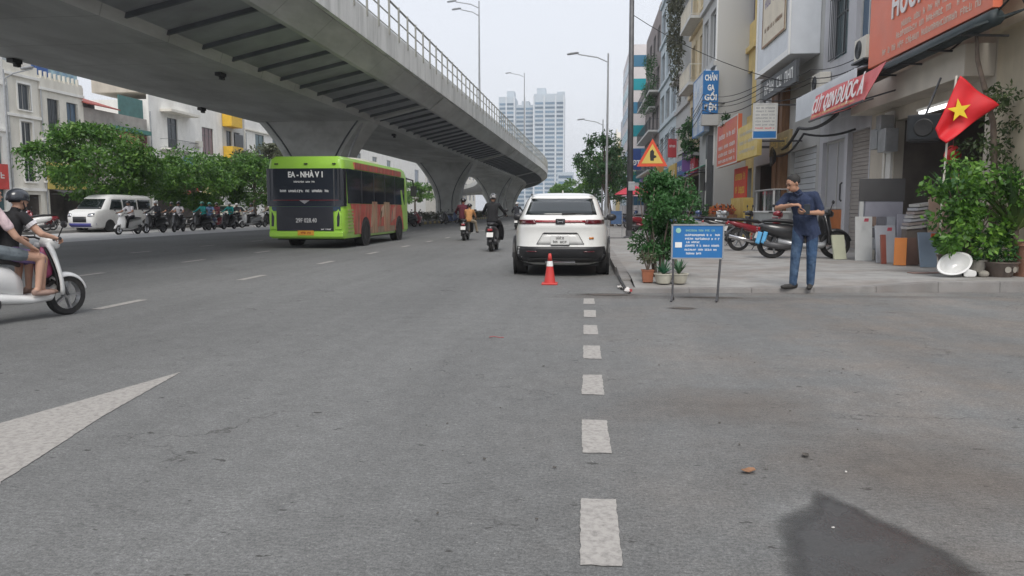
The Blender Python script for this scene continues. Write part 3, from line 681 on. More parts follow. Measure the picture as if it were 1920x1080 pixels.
# white box house
b3 = building('box_front_house', 'narrow house with pale projecting sign box over a grey garage', (7.5, 34.75, .12), R, 9.48, 15, 9, M_grey2,
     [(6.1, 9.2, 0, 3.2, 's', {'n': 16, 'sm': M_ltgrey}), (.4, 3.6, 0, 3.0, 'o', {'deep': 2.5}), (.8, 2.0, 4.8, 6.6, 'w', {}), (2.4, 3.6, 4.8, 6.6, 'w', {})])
MB().b2(4.35, 9.15, -.95, -.003, 6.12, 13.5).build('projecting_box', M_ltgrey, b3, bevel=.02)
for c in ((4.35, 4.47), (9.03, 9.15)): MB().b2(c[0] - .01, c[1] + .01, -1.0, -.952, 6.10, 13.5).build('edge_trim', M_whitesign, b3)
MB().b2(4.5, 9.0, -1.0, -.952, 6.10, 6.3).build('edge_trim', M_whitesign, b3)
for (x0, x1) in ((4.5, 5.1), (5.35, 5.75)): MB().b2(x0, x1, -.28, -.003, 0, 6.1).build('clad_column', M_brown, b3, bevel=.01)
for k in range(4): MB().b2(3.75 + k * .19, 3.84 + k * .19, -.2, -.003, 3.3, 6.0).build('clad_batten', M_brown, b3)
t = sign('menu_panel_sign', 'cream panel sign with brown border on the pale projecting box', (6.49, 27.75, 7.15), R, 3.2, 4.6, mat('cream_sign', (.66, .58, .44), .5, .08, 2), .04, M_brown)
scribble(2.6, .42, mat('purple_print', (.22, .17, .28), .5, .1, 9), t, (0, -.005, 1.5), words=2, seed=21); scribble(2.5, .2, M_brown, t, (0, -.005, .55), words=5, seed=22)
mb = MB(); mb.tube([(-.9, -.01, 2.6), (-.7, -.01, 2.2), (-.5, -.01, 2.5), (-.2, -.01, 3.3), (.2, -.01, 3.6), (.7, -.01, 3.2)], [.05, .14, .18, .14, .1, .05], 8); mb.build('logo_mark', M_brown, t)
t = thing('script_letter_sign', 'row of white script letters on dark board below the pale box', 'sign', (6.75, 27.85, 5.35), R)
MB().b2(-2.3, 2.3, 0, .1, 0, .72).build('board', M_frame_dk, t)
scribble(4.0, .55, M_whitesign, t, (0, -.01, .36), words=3, seed=33)
# sign band on street side brackets
sy = rsign('yellow_shop_sign', 'pale yellow shop sign hanging between red sign and info board', 5.9, 26.9, 30.3, 3.1, 4.35, M_ylw_s, .16)
for i in range(3): scribble(2.6, .16, M_pale_s, sy, (0, -.006, .3 + .32 * i), words=4, seed=40 + i)
sr = rsign('red_shop_sign', 'orange red shop sign with rows of white text', 5.9, 30.35, 34.9, 3.08, 4.95, mat('orange_red_sign', (.66, .16, .07), .5, .06, 2, dirt=(.6, .06, .09), dscale=.5, damt=.9), .16, M_pale_s)
for i, (z, hh) in enumerate(((1.25, .26), (.8, .2), (.5, .2), (.22, .18))): scribble(3.7, hh, M_whitesign, sr, (0, -.015, z), words=5, seed=50 + i)
for (y, z) in ((27.2, 3.6), (30.0, 3.6), (30.8, 3.7), (34.5, 3.7)):
    q = sy if y < 30.3 else sr; MB().tube([(q.location.y - y, .14, z - q.location.z), (q.location.y - y, 1.58, z - q.location.z)], .03, 6).build('bracket_arm', M_dksteel, q)
ti = sign('price_board', 'white hanging board with grey text lines and blue foot band', (5.93, 26.0, 3.58), 0, .78, 1.15, M_pale_s, .06, M_frame)
M_greyt = mat('grey_print', (.25, .25, .28), .6, .1, 9)
for i in range(7): scribble(.62, .07, M_greyt if i else M_red_s, ti, (0, -.004, .34 + .11 * i), words=3, seed=60 + i)
MB().b2(-.37, .37, -.013, -.001, .02, .24).build('foot_band', M_blue_s, ti)
MB().tube([(.3, .03, 1.1), (1.5, .1, 1.1)], .025, 6).build('bracket_arm', M_dksteel, ti)
sg = rsign('gold_letter_sign', 'small sign with gold letters beside the brown clad column', 6.9, 26.6, 29.4, 3.2, 3.95, mat('dull_gold_sign', (.34, .27, .15), .5, .2, 2), .1)
scribble(2.3, .4, M_gold, sg, (0, -.006, .38), words=2, seed=71)
# yellow house
building('yellow_house', 'ochre yellow house with dark purple window above shop signs', (7.5, 37.9, .12), R, 3.12, 14, 9, M_yellow,
     [(1.2, 2.4, 9.6, 12.4, 'w', {'gm': glass('purple_glass', (.06, .03, .07)), 'fm': M_frame_dk}), (.9, 2.3, 5.4, 7.4, 'w', {'fm': M_frame}), (.3, 2.8, 0, 3.0, 'o', {'deep': 2.2})], cornice=[8.4])
# grey blank walled house standing forward
b5 = building('blank_grey_house', 'tall house with blank grey side wall and white framed windows', (6.05, 41.2, .12), R, 4.7, 19, 10, M_grey2,
     [(.5, 1.9, 8.3, 10.6, 'w', {'fm': M_whitesign, 'gm': G_dark}), (2.6, 4.1, 8.3, 10.6, 'w', {'fm': M_whitesign}), (.5, 4.1, 11.8, 14.2, 'w', {'fm': M_whitesign, 'm': 2}), (.5, 4.1, 15.2, 17.4, 'w', {'fm': M_whitesign, 'm': 2}), (.4, 4.2, 0, 3.1, 'o', {'deep': 2.4, 'im': M_frame_dk})], cornice=[7.9, 11.2])
MB().b2(4.45, 4.69, -.04, -.002, 3.2, 18.9).build('corner_strip', M_whitesign, b5)
tb = sign('bedding_shop_sign', 'tall blue vertical sign with white stacked words CHĂN GA GỐI ĐỆM', (5.76, 36.2, 5.68), 0, .7, 1.95, M_blue_s, .2)
for i, s_ in enumerate(('CHĂN', 'GA', 'GỐI', 'ĐỆM')): text(s_, .36, M_whitesign, tb, (0, -.008, 1.62 - i * .45), width=.56 if len(s_) > 2 else .32, bold=.014)
MB().tube([(.3, .1, .5), (.7, .3, .5)], .03, 6).build('bracket_arm', M_dksteel, tb); MB().box((0, .1, -.3), (.78, .3, .5)).build('lamp_box', M_grey2, tb, bevel=.02)
t = rsign('blue_white_sign', 'blue and white picture sign beside the vertical blue sign', 5.55, 36.55, 40.4, 4.9, 7.75, mat('blue_white_print', (.55, .62, .70), .5, .1, 2, dirt=(.06, .22, .48), dscale=.9, damt=1), .25, M_blue_s)
for i in range(3): scribble(2.8, .42, M_whitesign, t, (0, -.016, .6 + i * .75), words=2, seed=80 + i)
t = thing('dark_shop_column', 'dark grey shop front column with white posters', 'column', (6.0, 36.9, .12), R)
MB().b2(-.25, .25, -.25, .02, 0, 4.6).build('shaft', M_frame_dk, t, bevel=.01)
for z in (.9, 2.4): MB().b2(-.16, .16, -.262, -.252, z, z + 1.1).build('poster', M_pale_s, t)
# further houses of the row
def wins(L, cols, z0s, h, w_, **k): 
    out = []
    for z in z0s:
        for c in range(cols):
            cx = L * (c + .5) / cols; out.append((cx - w_ / 2, cx + w_ / 2, z, z + h, 'w', dict(k)))
    return out
b6 = building('ornate_beige_house', 'ornate beige house with mouldings beside the tall grey house', (6.3, 47.2, .12), R, 5.95, 19, 9, mat('sand_plaster', (.68, .57, .38), .8, .12, 1.5, .2, dirt=(.36, .30, .2), dscale=1), wins(5.95, 2, (5, 8.5, 12, 15.5), 2.1, 1.3, sill=1, sur=1) + [(.4, 5.4, 0, 3.1, 'o', {'deep': 2.2})], cornice=[4.3, 7.8, 11.3, 14.8, 18.4])
for z in (4.5, 8.0, 11.5): balcony(b6, .8, 5.1, z, .8, rail=M_offw)
b7 = building('plant_covered_house', 'narrow grey house front overgrown with trailing plants', (6.3, 54.2, .12), R, 6.95, 20, 9, M_grey2, wins(6.95, 2, (4.6, 8.1, 11.6, 15.1), 2.0, 1.4) + [(.4, 6.4, 0, 3.1, 'o', {'deep': 2.2})], cornice=[4.2, 7.7])
b8 = building('blue_grey_house', 'tall blue grey panelled building in the right hand row', (6.3, 66.2, .12), R, 11.95, 21, 9, mat('blue_grey_panel', (.50, .57, .60), .6, .08, 1.5, dirt=(.3, .34, .36), dscale=.6), wins(11.95, 3, (4.8, 8.2, 11.6, 15, 18), 2.2, 2.8, gm=G_blue, m=2) + [(.6, 11.3, 0, 3.2, 'o', {'deep': 2.2})], cornice=[4.3, 7.8, 11.2, 14.6, 17.9])
b9 = building('brown_grey_house', 'weathered brownish house with cluttered balconies before the teal block', (6.3, 82.2, .12), R, 15.95, 18, 9, mat('brown_grey_plaster', (.28, .24, .23), .8, .15, 1.5, dirt=(.18, .15, .15), dscale=.8), wins(15.95, 4, (4.8, 8.2, 11.6, 15), 2.0, 1.8, bars=5) + [(.6, 15, 0, 3.2, 'o', {'deep': 2.2})], cornice=[4.3])
for z in (4.6, 8.0, 11.4): balcony(b9, .4, 15.4, z, .9, n=40)
MB().box((6, 1.5, 19), (2.2, 2.2, 1.6)).build('water_tank', M_steel, b9); MB().box((12, 1.0, 18.8), (1.6, 1.6, 1.2)).build('roof_hut', M_offw, b9)
bt = thing('teal_striped_block', 'white block with teal glass bands at the end of the row', 'building', (4.85, 86, .12))
M_tw = mat('pink_white_panel', (.66, .62, .62), .7, .05, 1); M_teal = glass('teal_band', (.02, .22, .26), .2); M_tealb = glass('blue_band', (.05, .16, .26), .2)
MB().b2(0, 2.9, 0, 16, 0, 19.3).build('wall', M_tw, bt)
for i in range(7): MB().b2(.12, 2.9, -.03, -.002, 1.6 + 2.55 * i, 2.85 + 2.55 * i).build('window_band', M_teal if i % 2 else M_tealb, bt)
for i in range(7): MB().b2(-.03, -.002, .3, 15.5, 1.6 + 2.55 * i, 2.85 + 2.55 * i).build('window_band', M_teal if i % 2 else M_tealb, bt)
for y, c in ((105, M_offw), (122, M_grey), (140, M_yellow), (158, M_whitep)):
    building('row_house', 'distant %s house front behind the roadside tree' % {105: 'off white', 122: 'grey', 140: 'yellow', 158: 'white'}[y], (6.3, y + 16.9, .12), R, 16.8, 13 + (y % 7), 9, c, wins(16.8, 4, (4.6, 8), 2, 1.8))
# small signs along the row
sgc = [((.50, .05, .06), 'crimson'), ((.03, .12, .38), 'navy blue'), ((.62, .45, .1), 'amber'), ((.05, .30, .20), 'green'), ((.6, .58, .55), 'white'), ((.55, .2, .3), 'pink'), ((.6, .3, .1), 'orange'), ((.25, .14, .4), 'violet')]
for i, (y, z, hh, ll) in enumerate(((42.2, 3.2, .9, 3.4), (46.2, 3.3, 1.0, 4), (51, 3.1, 1.2, 4.2), (56, 3.2, 1.0, 5), (61.5, 3.4, 1.4, 4.5), (67, 3.1, 1, 5), (73, 3.2, 1.2, 5), (79, 3.2, 1.3, 5))):
    c, nm = sgc[i]
    t = rsign('shop_sign', 'small %s shop sign over a distant shop front in the row' % nm, 5.95, y, y + ll, z, z + hh, mat('sign_' + nm, c, .5, .06, 3), .2, group='signs of the far shops')
    scribble(ll * .8, hh * .45, M_whitesign, t, (0, -.006, hh * .5), words=3, seed=90 + i)
for i, (y, x, z, w_, h_, ci) in enumerate(((44, 5.75, 3.4, .5, 1.3, 7), (50, 5.6, 4.6, .55, 1.2, 0), (58, 5.6, 3.0, .6, 1.5, 6), (63, 5.4, 4.9, .6, .9, 2))):
    t = sign('hanging_sign', 'narrow %s sign sticking out over the far pavement' % sgc[ci][1], (x, y, z), 0, w_, h_, mat('sign_' + sgc[ci][1], sgc[ci][0], .5, .06, 3), .1, group='projecting signs of the far shops')
    scribble(w_ * .7, .2, M_whitesign, t, (0, -.004, h_ * .6), words=1, seed=120 + i); MB().tube([(0, .05, h_ - .1), (6.3 - x, .05, h_ - .1)], .02, 6).build('bracket_arm', M_dksteel, t)
t = sign('blue_corner_sign', 'dark blue sign with white letters below the teal striped block', (4.62, 70, 4.85), 0, .85, 1.9, mat('navy_sign', (.015, .05, .22), .5, .05, 3), .15)
text('ĐT', .62, M_whitesign, t, (0, -.01, .62), width=.7, bold=.02); MB().tube([(.3, .08, 1.6), (1.7, .08, 1.6)], .03, 6).build('bracket_arm', M_dksteel, t)
t = sign('red_poster', 'red poster with yellow characters in front of the orange shop sign', (6.45, 32.4, 1.72), R, 2.5, 1.25, mat('poster_red', (.62, .06, .03), .5, .1, 2), .05)
for i in range(2): scribble(1.9, .38, mat('poster_yellow', (.75, .52, .06), .5, .1, 6), t, (0, -.005, .32 + .55 * i), words=2, seed=140 + i)
MB().b2(-1.3, 1.3, -.1, .3, -1.6, -.01).build('stand', M_ylw_s, t)
# AC units
def ac(loc, label):
    t = thing('air_conditioner', label, 'air conditioner', loc, R, 'air conditioner units on the wall')
    MB().b2(-.42, .42, -.34, 0, 0, .58).build('casing', M_offw, t, bevel=.015)
    mb = MB(); 
    for r_ in (.08, .15, .22): mb.tube([(-.1 + r_ * cos(k * pi / 8), -.352, .29 + r_ * sin(k * pi / 8)) for k in range(17)], .008, 4)
    mb.build('fan_grille', M_frame_dk, t); MB().lathe([(.24, -.345), (.24, -.342)], 20, (-.1, 0, .29), 'y').build('fan_disc', M_frame_dk, t)
    MB().b2(-.45, .45, -.4, 0, -.05, -.005).build('bracket', M_dksteel, t)
ac((7.48, 20.95, 5.12), 'white air conditioner on grey wall left of the orange sign'); ac((7.48, 24.75, 4.86), 'white air conditioner above the grey metal canopy'); ac((7.48, 36.6, 4.3), 'white air conditioner on the ochre yellow house')
MB  # cables
M_cable = mat('black_cable', (.015, .015, .016), .6, .1, 9)
def cable(pts, r, label, grp='cables along the shop fronts'):
    P = [Vector(p) for p in pts]; out = []
    for a, b in zip(P[:-1], P[1:]):
        for k in range(8):
            u = k / 8; p = a.lerp(b, u); p.z -= .35 * (b - a).length * .12 * 4 * u * (1 - u); out.append(p)
    out.append(P[-1]); o = MB().tube(out, r, 5).build('cable', M_cable); tag(o, label, 'cable', grp)
cable([(7.1, 29.2, 3.4), (6.6, 24.4, 3.75), (6.5, 20.5, 3.7)], .05, 'thick black cable bundle sagging below the grey metal canopy')
cable([(7.1, 29.0, 3.2), (6.7, 24.2, 3.55), (7.3, 21.5, 3.4)], .035, 'thinner black cable hanging just under the cable bundle')
cable([(7.4, 20, 4.4), (7.0, 14.6, 4.5), (6.6, 12, 4.9)], .018, 'thin black cable along the beige beam of the tile shop')
cable([(6.85, 14.2, 6.2), (7.2, 13.2, 4.3), (6.9, 12.7, 2.6)], .03, 'black cable dropping beside the cream wall at far right')
t = thing('meter_box', 'cluster of grey electricity meter boxes on the white pillar', 'meter box', (7.35, 19.2, 2.6), R)
for i, (x, z, w_, h_) in enumerate(((-.35, .1, .42, .5), (.15, 0, .45, .55), (-.1, .55, .3, .35))): MB().b2(x - w_ / 2, x + w_ / 2, -.26, .05, z, z + h_).build('box', M_steel, t, bevel=.01)
MB().tube([(0, -.1, -.02), (.02, -.12, -.8), (0, -.05, -1.6)], .025, 6).build('conduit', M_offw, t)
t = thing('loudspeaker', 'black loudspeaker box hanging left of the flag', 'loudspeaker', (6.4, 15.1, 2.5), -.5)
MB().b2(-.28, .28, -.2, .2, 0, .5).build('cabinet', M_blackp, t, bevel=.015); MB().b2(-.25, .25, -.22, -.203, .04, .46).build('front_grille', mat('speaker_cloth', (.022, .026, .03), .8, .1, 20), t)
MB().lathe([(.17, -.225), (.15, -.235), (.05, -.228)], 20, (0, 0, .25), 'y').build('cone_driver', M_fix, t); MB().tube([(0, 0, .5), (.2, .2, 1.2)], .02, 6).build('hanger', M_dksteel, t)
# strip lamp and red decorations inside the shop
m_tube = emit('lamp_tube', (.9, .92, .95), 2.0)
t = thing('strip_lamp', 'lit white strip lamp at the ceiling of the tile shop', 'lamp', (6.95, 15.9, 3.2), R); MB().b2(-.7, .7, -.05, .05, 0, .05).build('tube', m_tube, t); MB().b2(-.75, .75, -.08, .08, .052, .1).build('holder', M_offw, t)
for i, (y, z) in enumerate(((16.6, 2.35), (16.3, 1.75))):
    t = thing('lantern', ('upper' if not i else 'lower') + ' red paper decoration hanging in the tile shop door', 'lantern', (7.62, y, z), R)
    MB().lathe([(.05, -.2), (.13, -.13), (.17, 0), (.13, .13), (.05, .2)], 14).build('shade', mat('lantern_red', (.55, .03, .03), .6, .1, 6), t); MB().tube([(0, 0, .2), (0, 0, .5)], .006, 5).build('cord', M_redstr, t)

# ---- left hand row (facades look towards +X); x_local = Y - near end
LW = pi / 2
def lb(name, label, y0, y1, H, m, ops, **k): return building(name, label, (-44, y0, .12), LW, y1 - y0 - .04, H, 10, m, ops, **k)
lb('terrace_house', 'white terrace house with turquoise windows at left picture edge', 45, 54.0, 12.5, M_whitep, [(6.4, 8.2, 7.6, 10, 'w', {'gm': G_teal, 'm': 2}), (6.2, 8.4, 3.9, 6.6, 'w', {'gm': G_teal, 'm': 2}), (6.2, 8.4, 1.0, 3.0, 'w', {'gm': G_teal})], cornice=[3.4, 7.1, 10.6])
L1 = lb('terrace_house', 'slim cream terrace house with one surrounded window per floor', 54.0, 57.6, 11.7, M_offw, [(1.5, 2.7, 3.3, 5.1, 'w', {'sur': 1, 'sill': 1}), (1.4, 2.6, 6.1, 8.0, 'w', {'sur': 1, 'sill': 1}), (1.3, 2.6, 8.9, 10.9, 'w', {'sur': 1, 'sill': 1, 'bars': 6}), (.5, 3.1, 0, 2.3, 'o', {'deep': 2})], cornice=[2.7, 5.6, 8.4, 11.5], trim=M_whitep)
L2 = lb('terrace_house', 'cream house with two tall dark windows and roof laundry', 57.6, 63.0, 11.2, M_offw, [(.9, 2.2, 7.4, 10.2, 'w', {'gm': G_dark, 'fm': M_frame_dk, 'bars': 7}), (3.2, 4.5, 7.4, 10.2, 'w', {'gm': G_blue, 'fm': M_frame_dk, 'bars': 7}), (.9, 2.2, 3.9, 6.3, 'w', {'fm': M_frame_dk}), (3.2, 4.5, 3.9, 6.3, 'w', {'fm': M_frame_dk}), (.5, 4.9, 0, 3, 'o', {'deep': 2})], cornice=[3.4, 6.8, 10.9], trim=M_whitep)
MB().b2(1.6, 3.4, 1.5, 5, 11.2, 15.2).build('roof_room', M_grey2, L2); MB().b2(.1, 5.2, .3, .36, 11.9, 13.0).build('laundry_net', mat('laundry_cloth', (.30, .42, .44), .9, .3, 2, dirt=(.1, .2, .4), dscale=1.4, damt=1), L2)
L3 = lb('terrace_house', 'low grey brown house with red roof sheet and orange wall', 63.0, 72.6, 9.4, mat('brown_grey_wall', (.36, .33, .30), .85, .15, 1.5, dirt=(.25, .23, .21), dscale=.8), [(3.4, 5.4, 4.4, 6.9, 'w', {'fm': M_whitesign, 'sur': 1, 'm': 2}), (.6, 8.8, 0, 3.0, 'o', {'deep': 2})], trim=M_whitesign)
MB().b2(5.9, 9.3, -.1, -.003, 5.2, 8.4).build('orange_wall', mat('orange_plaster', (.62, .36, .16), .8, .08, 1.5), L3)
MB().add([(-.2, -.6, 10.4), (4.4, -.6, 10.4), (4.4, 4, 11.8), (-.2, 4, 11.8), (-.2, -.6, 10.3), (4.4, -.6, 10.3), (4.4, 4, 11.7), (-.2, 4, 11.7)], [(0, 1, 2, 3), (7, 6, 5, 4), (0, 4, 5, 1), (1, 5, 6, 2), (2, 6, 7, 3), (3, 7, 4, 0)]).build('red_roof_sheet', mat('rust_red_sheet', (.33, .07, .05), .7, .15, 3), L3)
MB().b2(5.6, 9.5, .3, .42, 10.1, 12.0).build('green_roof_screen', mat('green_sheet', (.07, .17, .16), .7, .15, 2), L3); MB().b2(3.4, 9.5, -.5, -.003, 8.5, 8.9).build('green_ledge', mat('green_ledge_paint', (.06, .2, .17), .7, .15, 2), L3)
t = sign('red_letter_sign', 'red letter sign on the low grey brown house', (-43.82, 67.6, 7.75), LW, 3.4, .9, mat('rose_red_sign', (.60, .07, .12), .5, .1, 3), .1); scribble(2.9, .4, M_whitesign, t, (0, -.006, .45), words=2, seed=160)
for i in range(3): MB().box((1.2 + i * 2.2, 4 + i, 12.3), (1.4, 1.4, 1.4)).build('water_tank', M_steel, L3)
L4 = lb('terrace_house', 'wide white house with balcony, tall grey doors and street sign band', 73.0, 88.4, 12.2, M_whitep, [(3.3, 5.3, 7.6, 10.8, 'd', {'fm': M_frame_dk, 'tr': .8}), (10.5, 13.2, 7.5, 10.6, 'w', {'fm': M_frame_dk, 'm': 2, 'tr': .7, 'gm': glass('reddish_glass', (.12, .07, .07))}), (3.0, 5.4, 3.9, 6.8, 'd', {'fm': M_frame_dk}), (6.6, 8.4, 3.4, 5.4, 'w', {'gm': G_blue}), (9, 14.6, 3.2, 5.2, 'w', {'fm': M_frame_dk, 'm': 4}), (.8, 14.5, 0, 2.8, 'o', {'deep': 2})], cornice=[2.9])
balcony(L4, 1.8, 7.6, 7.5, 1.1, M_whitep, n=34); MB().b2(2.0, 7.8, -1.3, -.003, 11.25, 11.5).build('eaves_slab', M_offw, L4); MB().b2(0, 15.3, .5, 6, 12.91, 14.4).build('roof_storey', M_beige, L4)
L5 = lb('terrace_house', 'narrow house with bright yellow balconies', 88.4, 94.2, 15.5, M_grey2, [(1, 2.4, 8.6, 10.8, 'w', {'fm': M_frame_dk}), (3, 4.6, 8.6, 10.8, 'w', {'fm': M_frame_dk}), (1, 4.6, 5, 7, 'w', {'fm': M_frame_dk, 'm': 2}), (1, 4.6, 12, 14, 'w', {'m': 2})])
for z in (7.3, 11.2, 4.0): MB().b2(.1, 3.0, -1.2, -.003, z, z + 1.5).build('yellow_balcony', mat('bright_yellow', (.68, .42, .03), .6, .08, 3), L5, bevel=.02)
L6 = lb('terrace_house', 'white house with two dark teal windows left of the green bus', 94.6, 112.0, 13.2, M_whitep, [(3.0, 5.8, 8.3, 11.2, 'w', {'gm': G_teal, 'fm': M_frame_dk}), (8.6, 11.6, 8.3, 11.4, 'w', {'gm': G_teal, 'fm': M_frame_dk}), (13.6, 16.2, 8.3, 11.4, 'w', {'gm': G_teal, 'fm': M_frame_dk}), (3.0, 5.8, 4, 6.6, 'w', {}), (8.6, 11.6, 4, 6.6, 'w', {})], cornice=[7.5])
lb('terrace_house', 'white house partly hidden by the first flyover pier', 112, 138, 14, M_whitep, wins(26, 4, (4.5, 8.5), 2.4, 2.8, gm=G_teal))
lb('terrace_house', 'tall white building with green round corner window behind the bus', 138, 172, 19.0, M_whitep, wins(34, 3, (4.5, 9.5), 2.6, 3.4, gm=G_teal))
lb('terrace_house', 'white building with blue window beside the second pier', 172, 205, 15.5, M_whitep, [(20, 25, 5.5, 11.5, 'w', {'gm': G_blue, 'm': 2}), (8, 12, 5.5, 9, 'w', {})])
lb('terrace_house', 'long pale building seen between the far piers', 205, 300, 17, M_offw, wins(95, 10, (4.5, 8.5, 12.5), 2.2, 4.5))
# ground floor fascia colours at left
for i, (y0, y1, z, h, c, nm) in enumerate(((49.5, 53.6, 2.75, 1.9, (.55, .05, .04), 'red'), (57.8, 62.6, 2.9, 2.2, (.55, .42, .10), 'yellow green'), (75, 82, 2.9, .9, (.5, .06, .05), 'crimson'), (83, 88, 2.9, 1.0, (.6, .5, .2), 'amber'))):
    t = sign('fascia_sign', '%s shop fascia under the terrace houses across the road' % nm, (-43.8, (y0 + y1) / 2, z), LW, y1 - y0, h, mat('fascia_' + nm.replace(' ', '_'), c, .5, .1, 2, dirt=(c[0] * .5, c[1] * .8, c[2] * .8)), .15, group='fascias across the road'); scribble((y1 - y0) * .8, h * .35, M_pale_s, t, (0, -.006, h * .55), words=3, seed=170 + i)

# ---- distant glass towers
tw = thing('glass_tower', 'pair of joined pale blue glass apartment towers in the haze', 'tower', (-43, 600, 0))
M_tower = mat('tower_wall', (.46, .52, .57), .6, .05, .05); G_tow = glass('tower_glass', (.10, .17, .24), .25); M_twt = mat('tower_white', (.62, .65, .68), .6, .04, .05)
for (x0, x1, z1, y0, y1) in ((-26, -13, 90, 0, 26), (-13.2, 2.5, 84, 3, 30), (2.2, 26, 91.5, -3, 26)): MB().b2(x0, x1, y0, y1, 0, z1).build('block', M_tower, tw)
for (x0, x1, z0, z1) in ((-20, -14, 90, 95), (4, 11, 91.5, 97), (-8, -2, 84, 87), (20, 26, 91.5, 94)): MB().b2(x0, x1, 4, 16, z0, z1).build('roof_plant', M_tower, tw)
for fl_ in range(26):
    z = 5 + fl_ * 3.3
    for (x0, x1, yf) in ((-25.2, -20.5, 0), (-19.5, -14, 0), (-12.2, -5.8, 3), (-4.8, 1.6, 3), (3.2, 9.5, -3), (11, 18.5, -3), (20, 25.2, -3)):
        if z < (81 if yf == 3 else 87): piece('window_band', tw, G_tow, ((x0 + x1) / 2, yf - .12, z), (x1 - x0, .2, 1.7))
for x, yf in ((-20, 0), (-13.6, 0), (-5.3, 3), (2.0, -3), (10.2, -3), (19.2, -3), (25.7, -3)): MB().b2(x - .5, x + .5, yf - .6, yf - .02, 0, 90).build('pilaster', M_twt, tw)
MB().b2(-4, 20, -14, -4, 0, 9).build('podium', M_twt, tw)
t = thing('far_tower', 'faint pale tower block right of the glass towers base', 'tower', (-15.5, 420, 0)); MB().b2(0, 9, 0, 10, 0, 22).build('wall', M_tower, t)
for k in range(6): MB().b2(.6, 8.4, -.1, -.02, 2 + k * 3.3, 3.6 + k * 3.3).build('window_band', G_tow, t)
# ------------------------------------------------------------------ vehicles
M_carw = mat('pearl_white_paint', (.82, .82, .79), .3, .03, 3, coat=.8, dirt=(.70, .69, .65), dscale=1.2, damt=.3)
M_redlens = mat('red_lens', (.30, .008, .015), .15, .1, 9, coat=.8); M_dkred = mat('dark_red_lens', (.10, .006, .012), .15, .1, 9, coat=.8)
M_orlens = mat('amber_lens', (.6, .2, .02), .2, .1, 9, coat=.5); M_plate = mat('number_plate', (.72, .72, .70), .5, .03, 9)
M_wheelr = mat('alloy', (.42, .42, .43), .35, .1, 9, metal=.8); M_tyre = mat('tyre', (.022, .022, .023), .85, .2, 14, dirt=(.09, .08, .07), dscale=4, damt=.5)
G_car = glass('car_glass', (.015, .02, .022), .04)
def interp(tab, z, i):
    if z <= tab[0][0]: return tab[0][i]
    for a, b in zip(tab[:-1], tab[1:]):
        if z <= b[0]:
            u = (z - a[0]) / (b[0] - a[0]); return a[i] + (b[i] - a[i]) * u
    return tab[-1][i]
class Slices:
    """body described by plan outlines (superellipses) stacked in height: (z, halfwidth, rear y, front y, exponent)"""
    def __init__(s, tab): s.t = tab
    def p(s, z): return [interp(s.t, z, i) for i in range(1, 5)]
    def ring(s, z, n=64):
        w_, r, f, e = s.p(z); out = []
        for k in range(n):
            a = 2 * pi * k / n; c, d = cos(a), sin(a)
            out.append((w_ * math.copysign(abs(c) ** (2 / e), c), (r + f) / 2 + (f - r) / 2 * math.copysign(abs(d) ** (2 / e), d), z))
        return out
    def rear(s, x, z, off=0):
        w_, r, f, e = s.p(z); q = max(0, 1 - min(1, abs(x / w_)) ** e) ** (1 / e); return (x, (r + f) / 2 - (f - r) / 2 * q - off, z)
    def front(s, x, z, off=0):
        w_, r, f, e = s.p(z); q = max(0, 1 - min(1, abs(x / w_)) ** e) ** (1 / e); return (x, (r + f) / 2 + (f - r) / 2 * q + off, z)
    def side(s, y, z, sg, off=0):
        w_, r, f, e = s.p(z); c = (r + f) / 2; a = (f - r) / 2; q = max(0, 1 - min(1, abs((y - c) / a)) ** e) ** (1 / e); return (sg * (w_ * q + off), y, z)
    def body(s, name, m, parent, zs=None, n=64):
        zs = zs or []
        mb = MB(); mb.loft([s.ring(z, n) for z in zs]); return mb.build(name, m, parent, smooth=True, angle=50)
    def patch(s, name, m, parent, fn, poly, off=.006, nu=14, nv=4, smooth=True):
        """poly: four corners (a,z) bl, br, tr, tl on the face given by fn(a, z, off)"""
        (a0, z0), (a1, z1), (a2, z2), (a3, z3) = poly
        def g(u, v):
            a = (a0 * (1 - u) + a1 * u) * (1 - v) + (a3 * (1 - u) + a2 * u) * v; z = (z0 * (1 - u) + z1 * u) * (1 - v) + (z3 * (1 - u) + z2 * u) * v
            return fn(a, z, off)
        return MB().grid(g, nu, nv).build(name, m, parent, smooth=smooth, solid=.008)
def wheel(parent, loc, r, w_, rim=.64, spokes=5, name='wheel', rm=None, n=28):
    t = MB().lathe([(r * rim, -w_ / 2), (r * .93, -w_ / 2), (r, -w_ * .3), (r, w_ * .3), (r * .93, w_ / 2), (r * rim, w_ / 2)], n, (0, 0, 0), 'x', caps=False)
    o = MB(); o.v, o.f, o.m = t.v, t.f, t.m; o = o.build(name, M_tyre, parent, smooth=True, angle=40); o.location = loc
    q = MB(); q.lathe([(r * rim, -w_ * .4), (r * rim, w_ * .4)], n, (0, 0, 0), 'x', caps=False); q.lathe([(r * .16, -w_ * .42), (r * .16, w_ * .42)], 10, (0, 0, 0), 'x')
    for k in range(spokes):
        a = 2 * pi * k / spokes; q.box((0, cos(a) * r * rim * .55, sin(a) * r * rim * .55), (w_ * .55, r * rim * .95, r * .10), (a, 0, 0))
    q.build('rim', rm or M_wheelr, o); return o
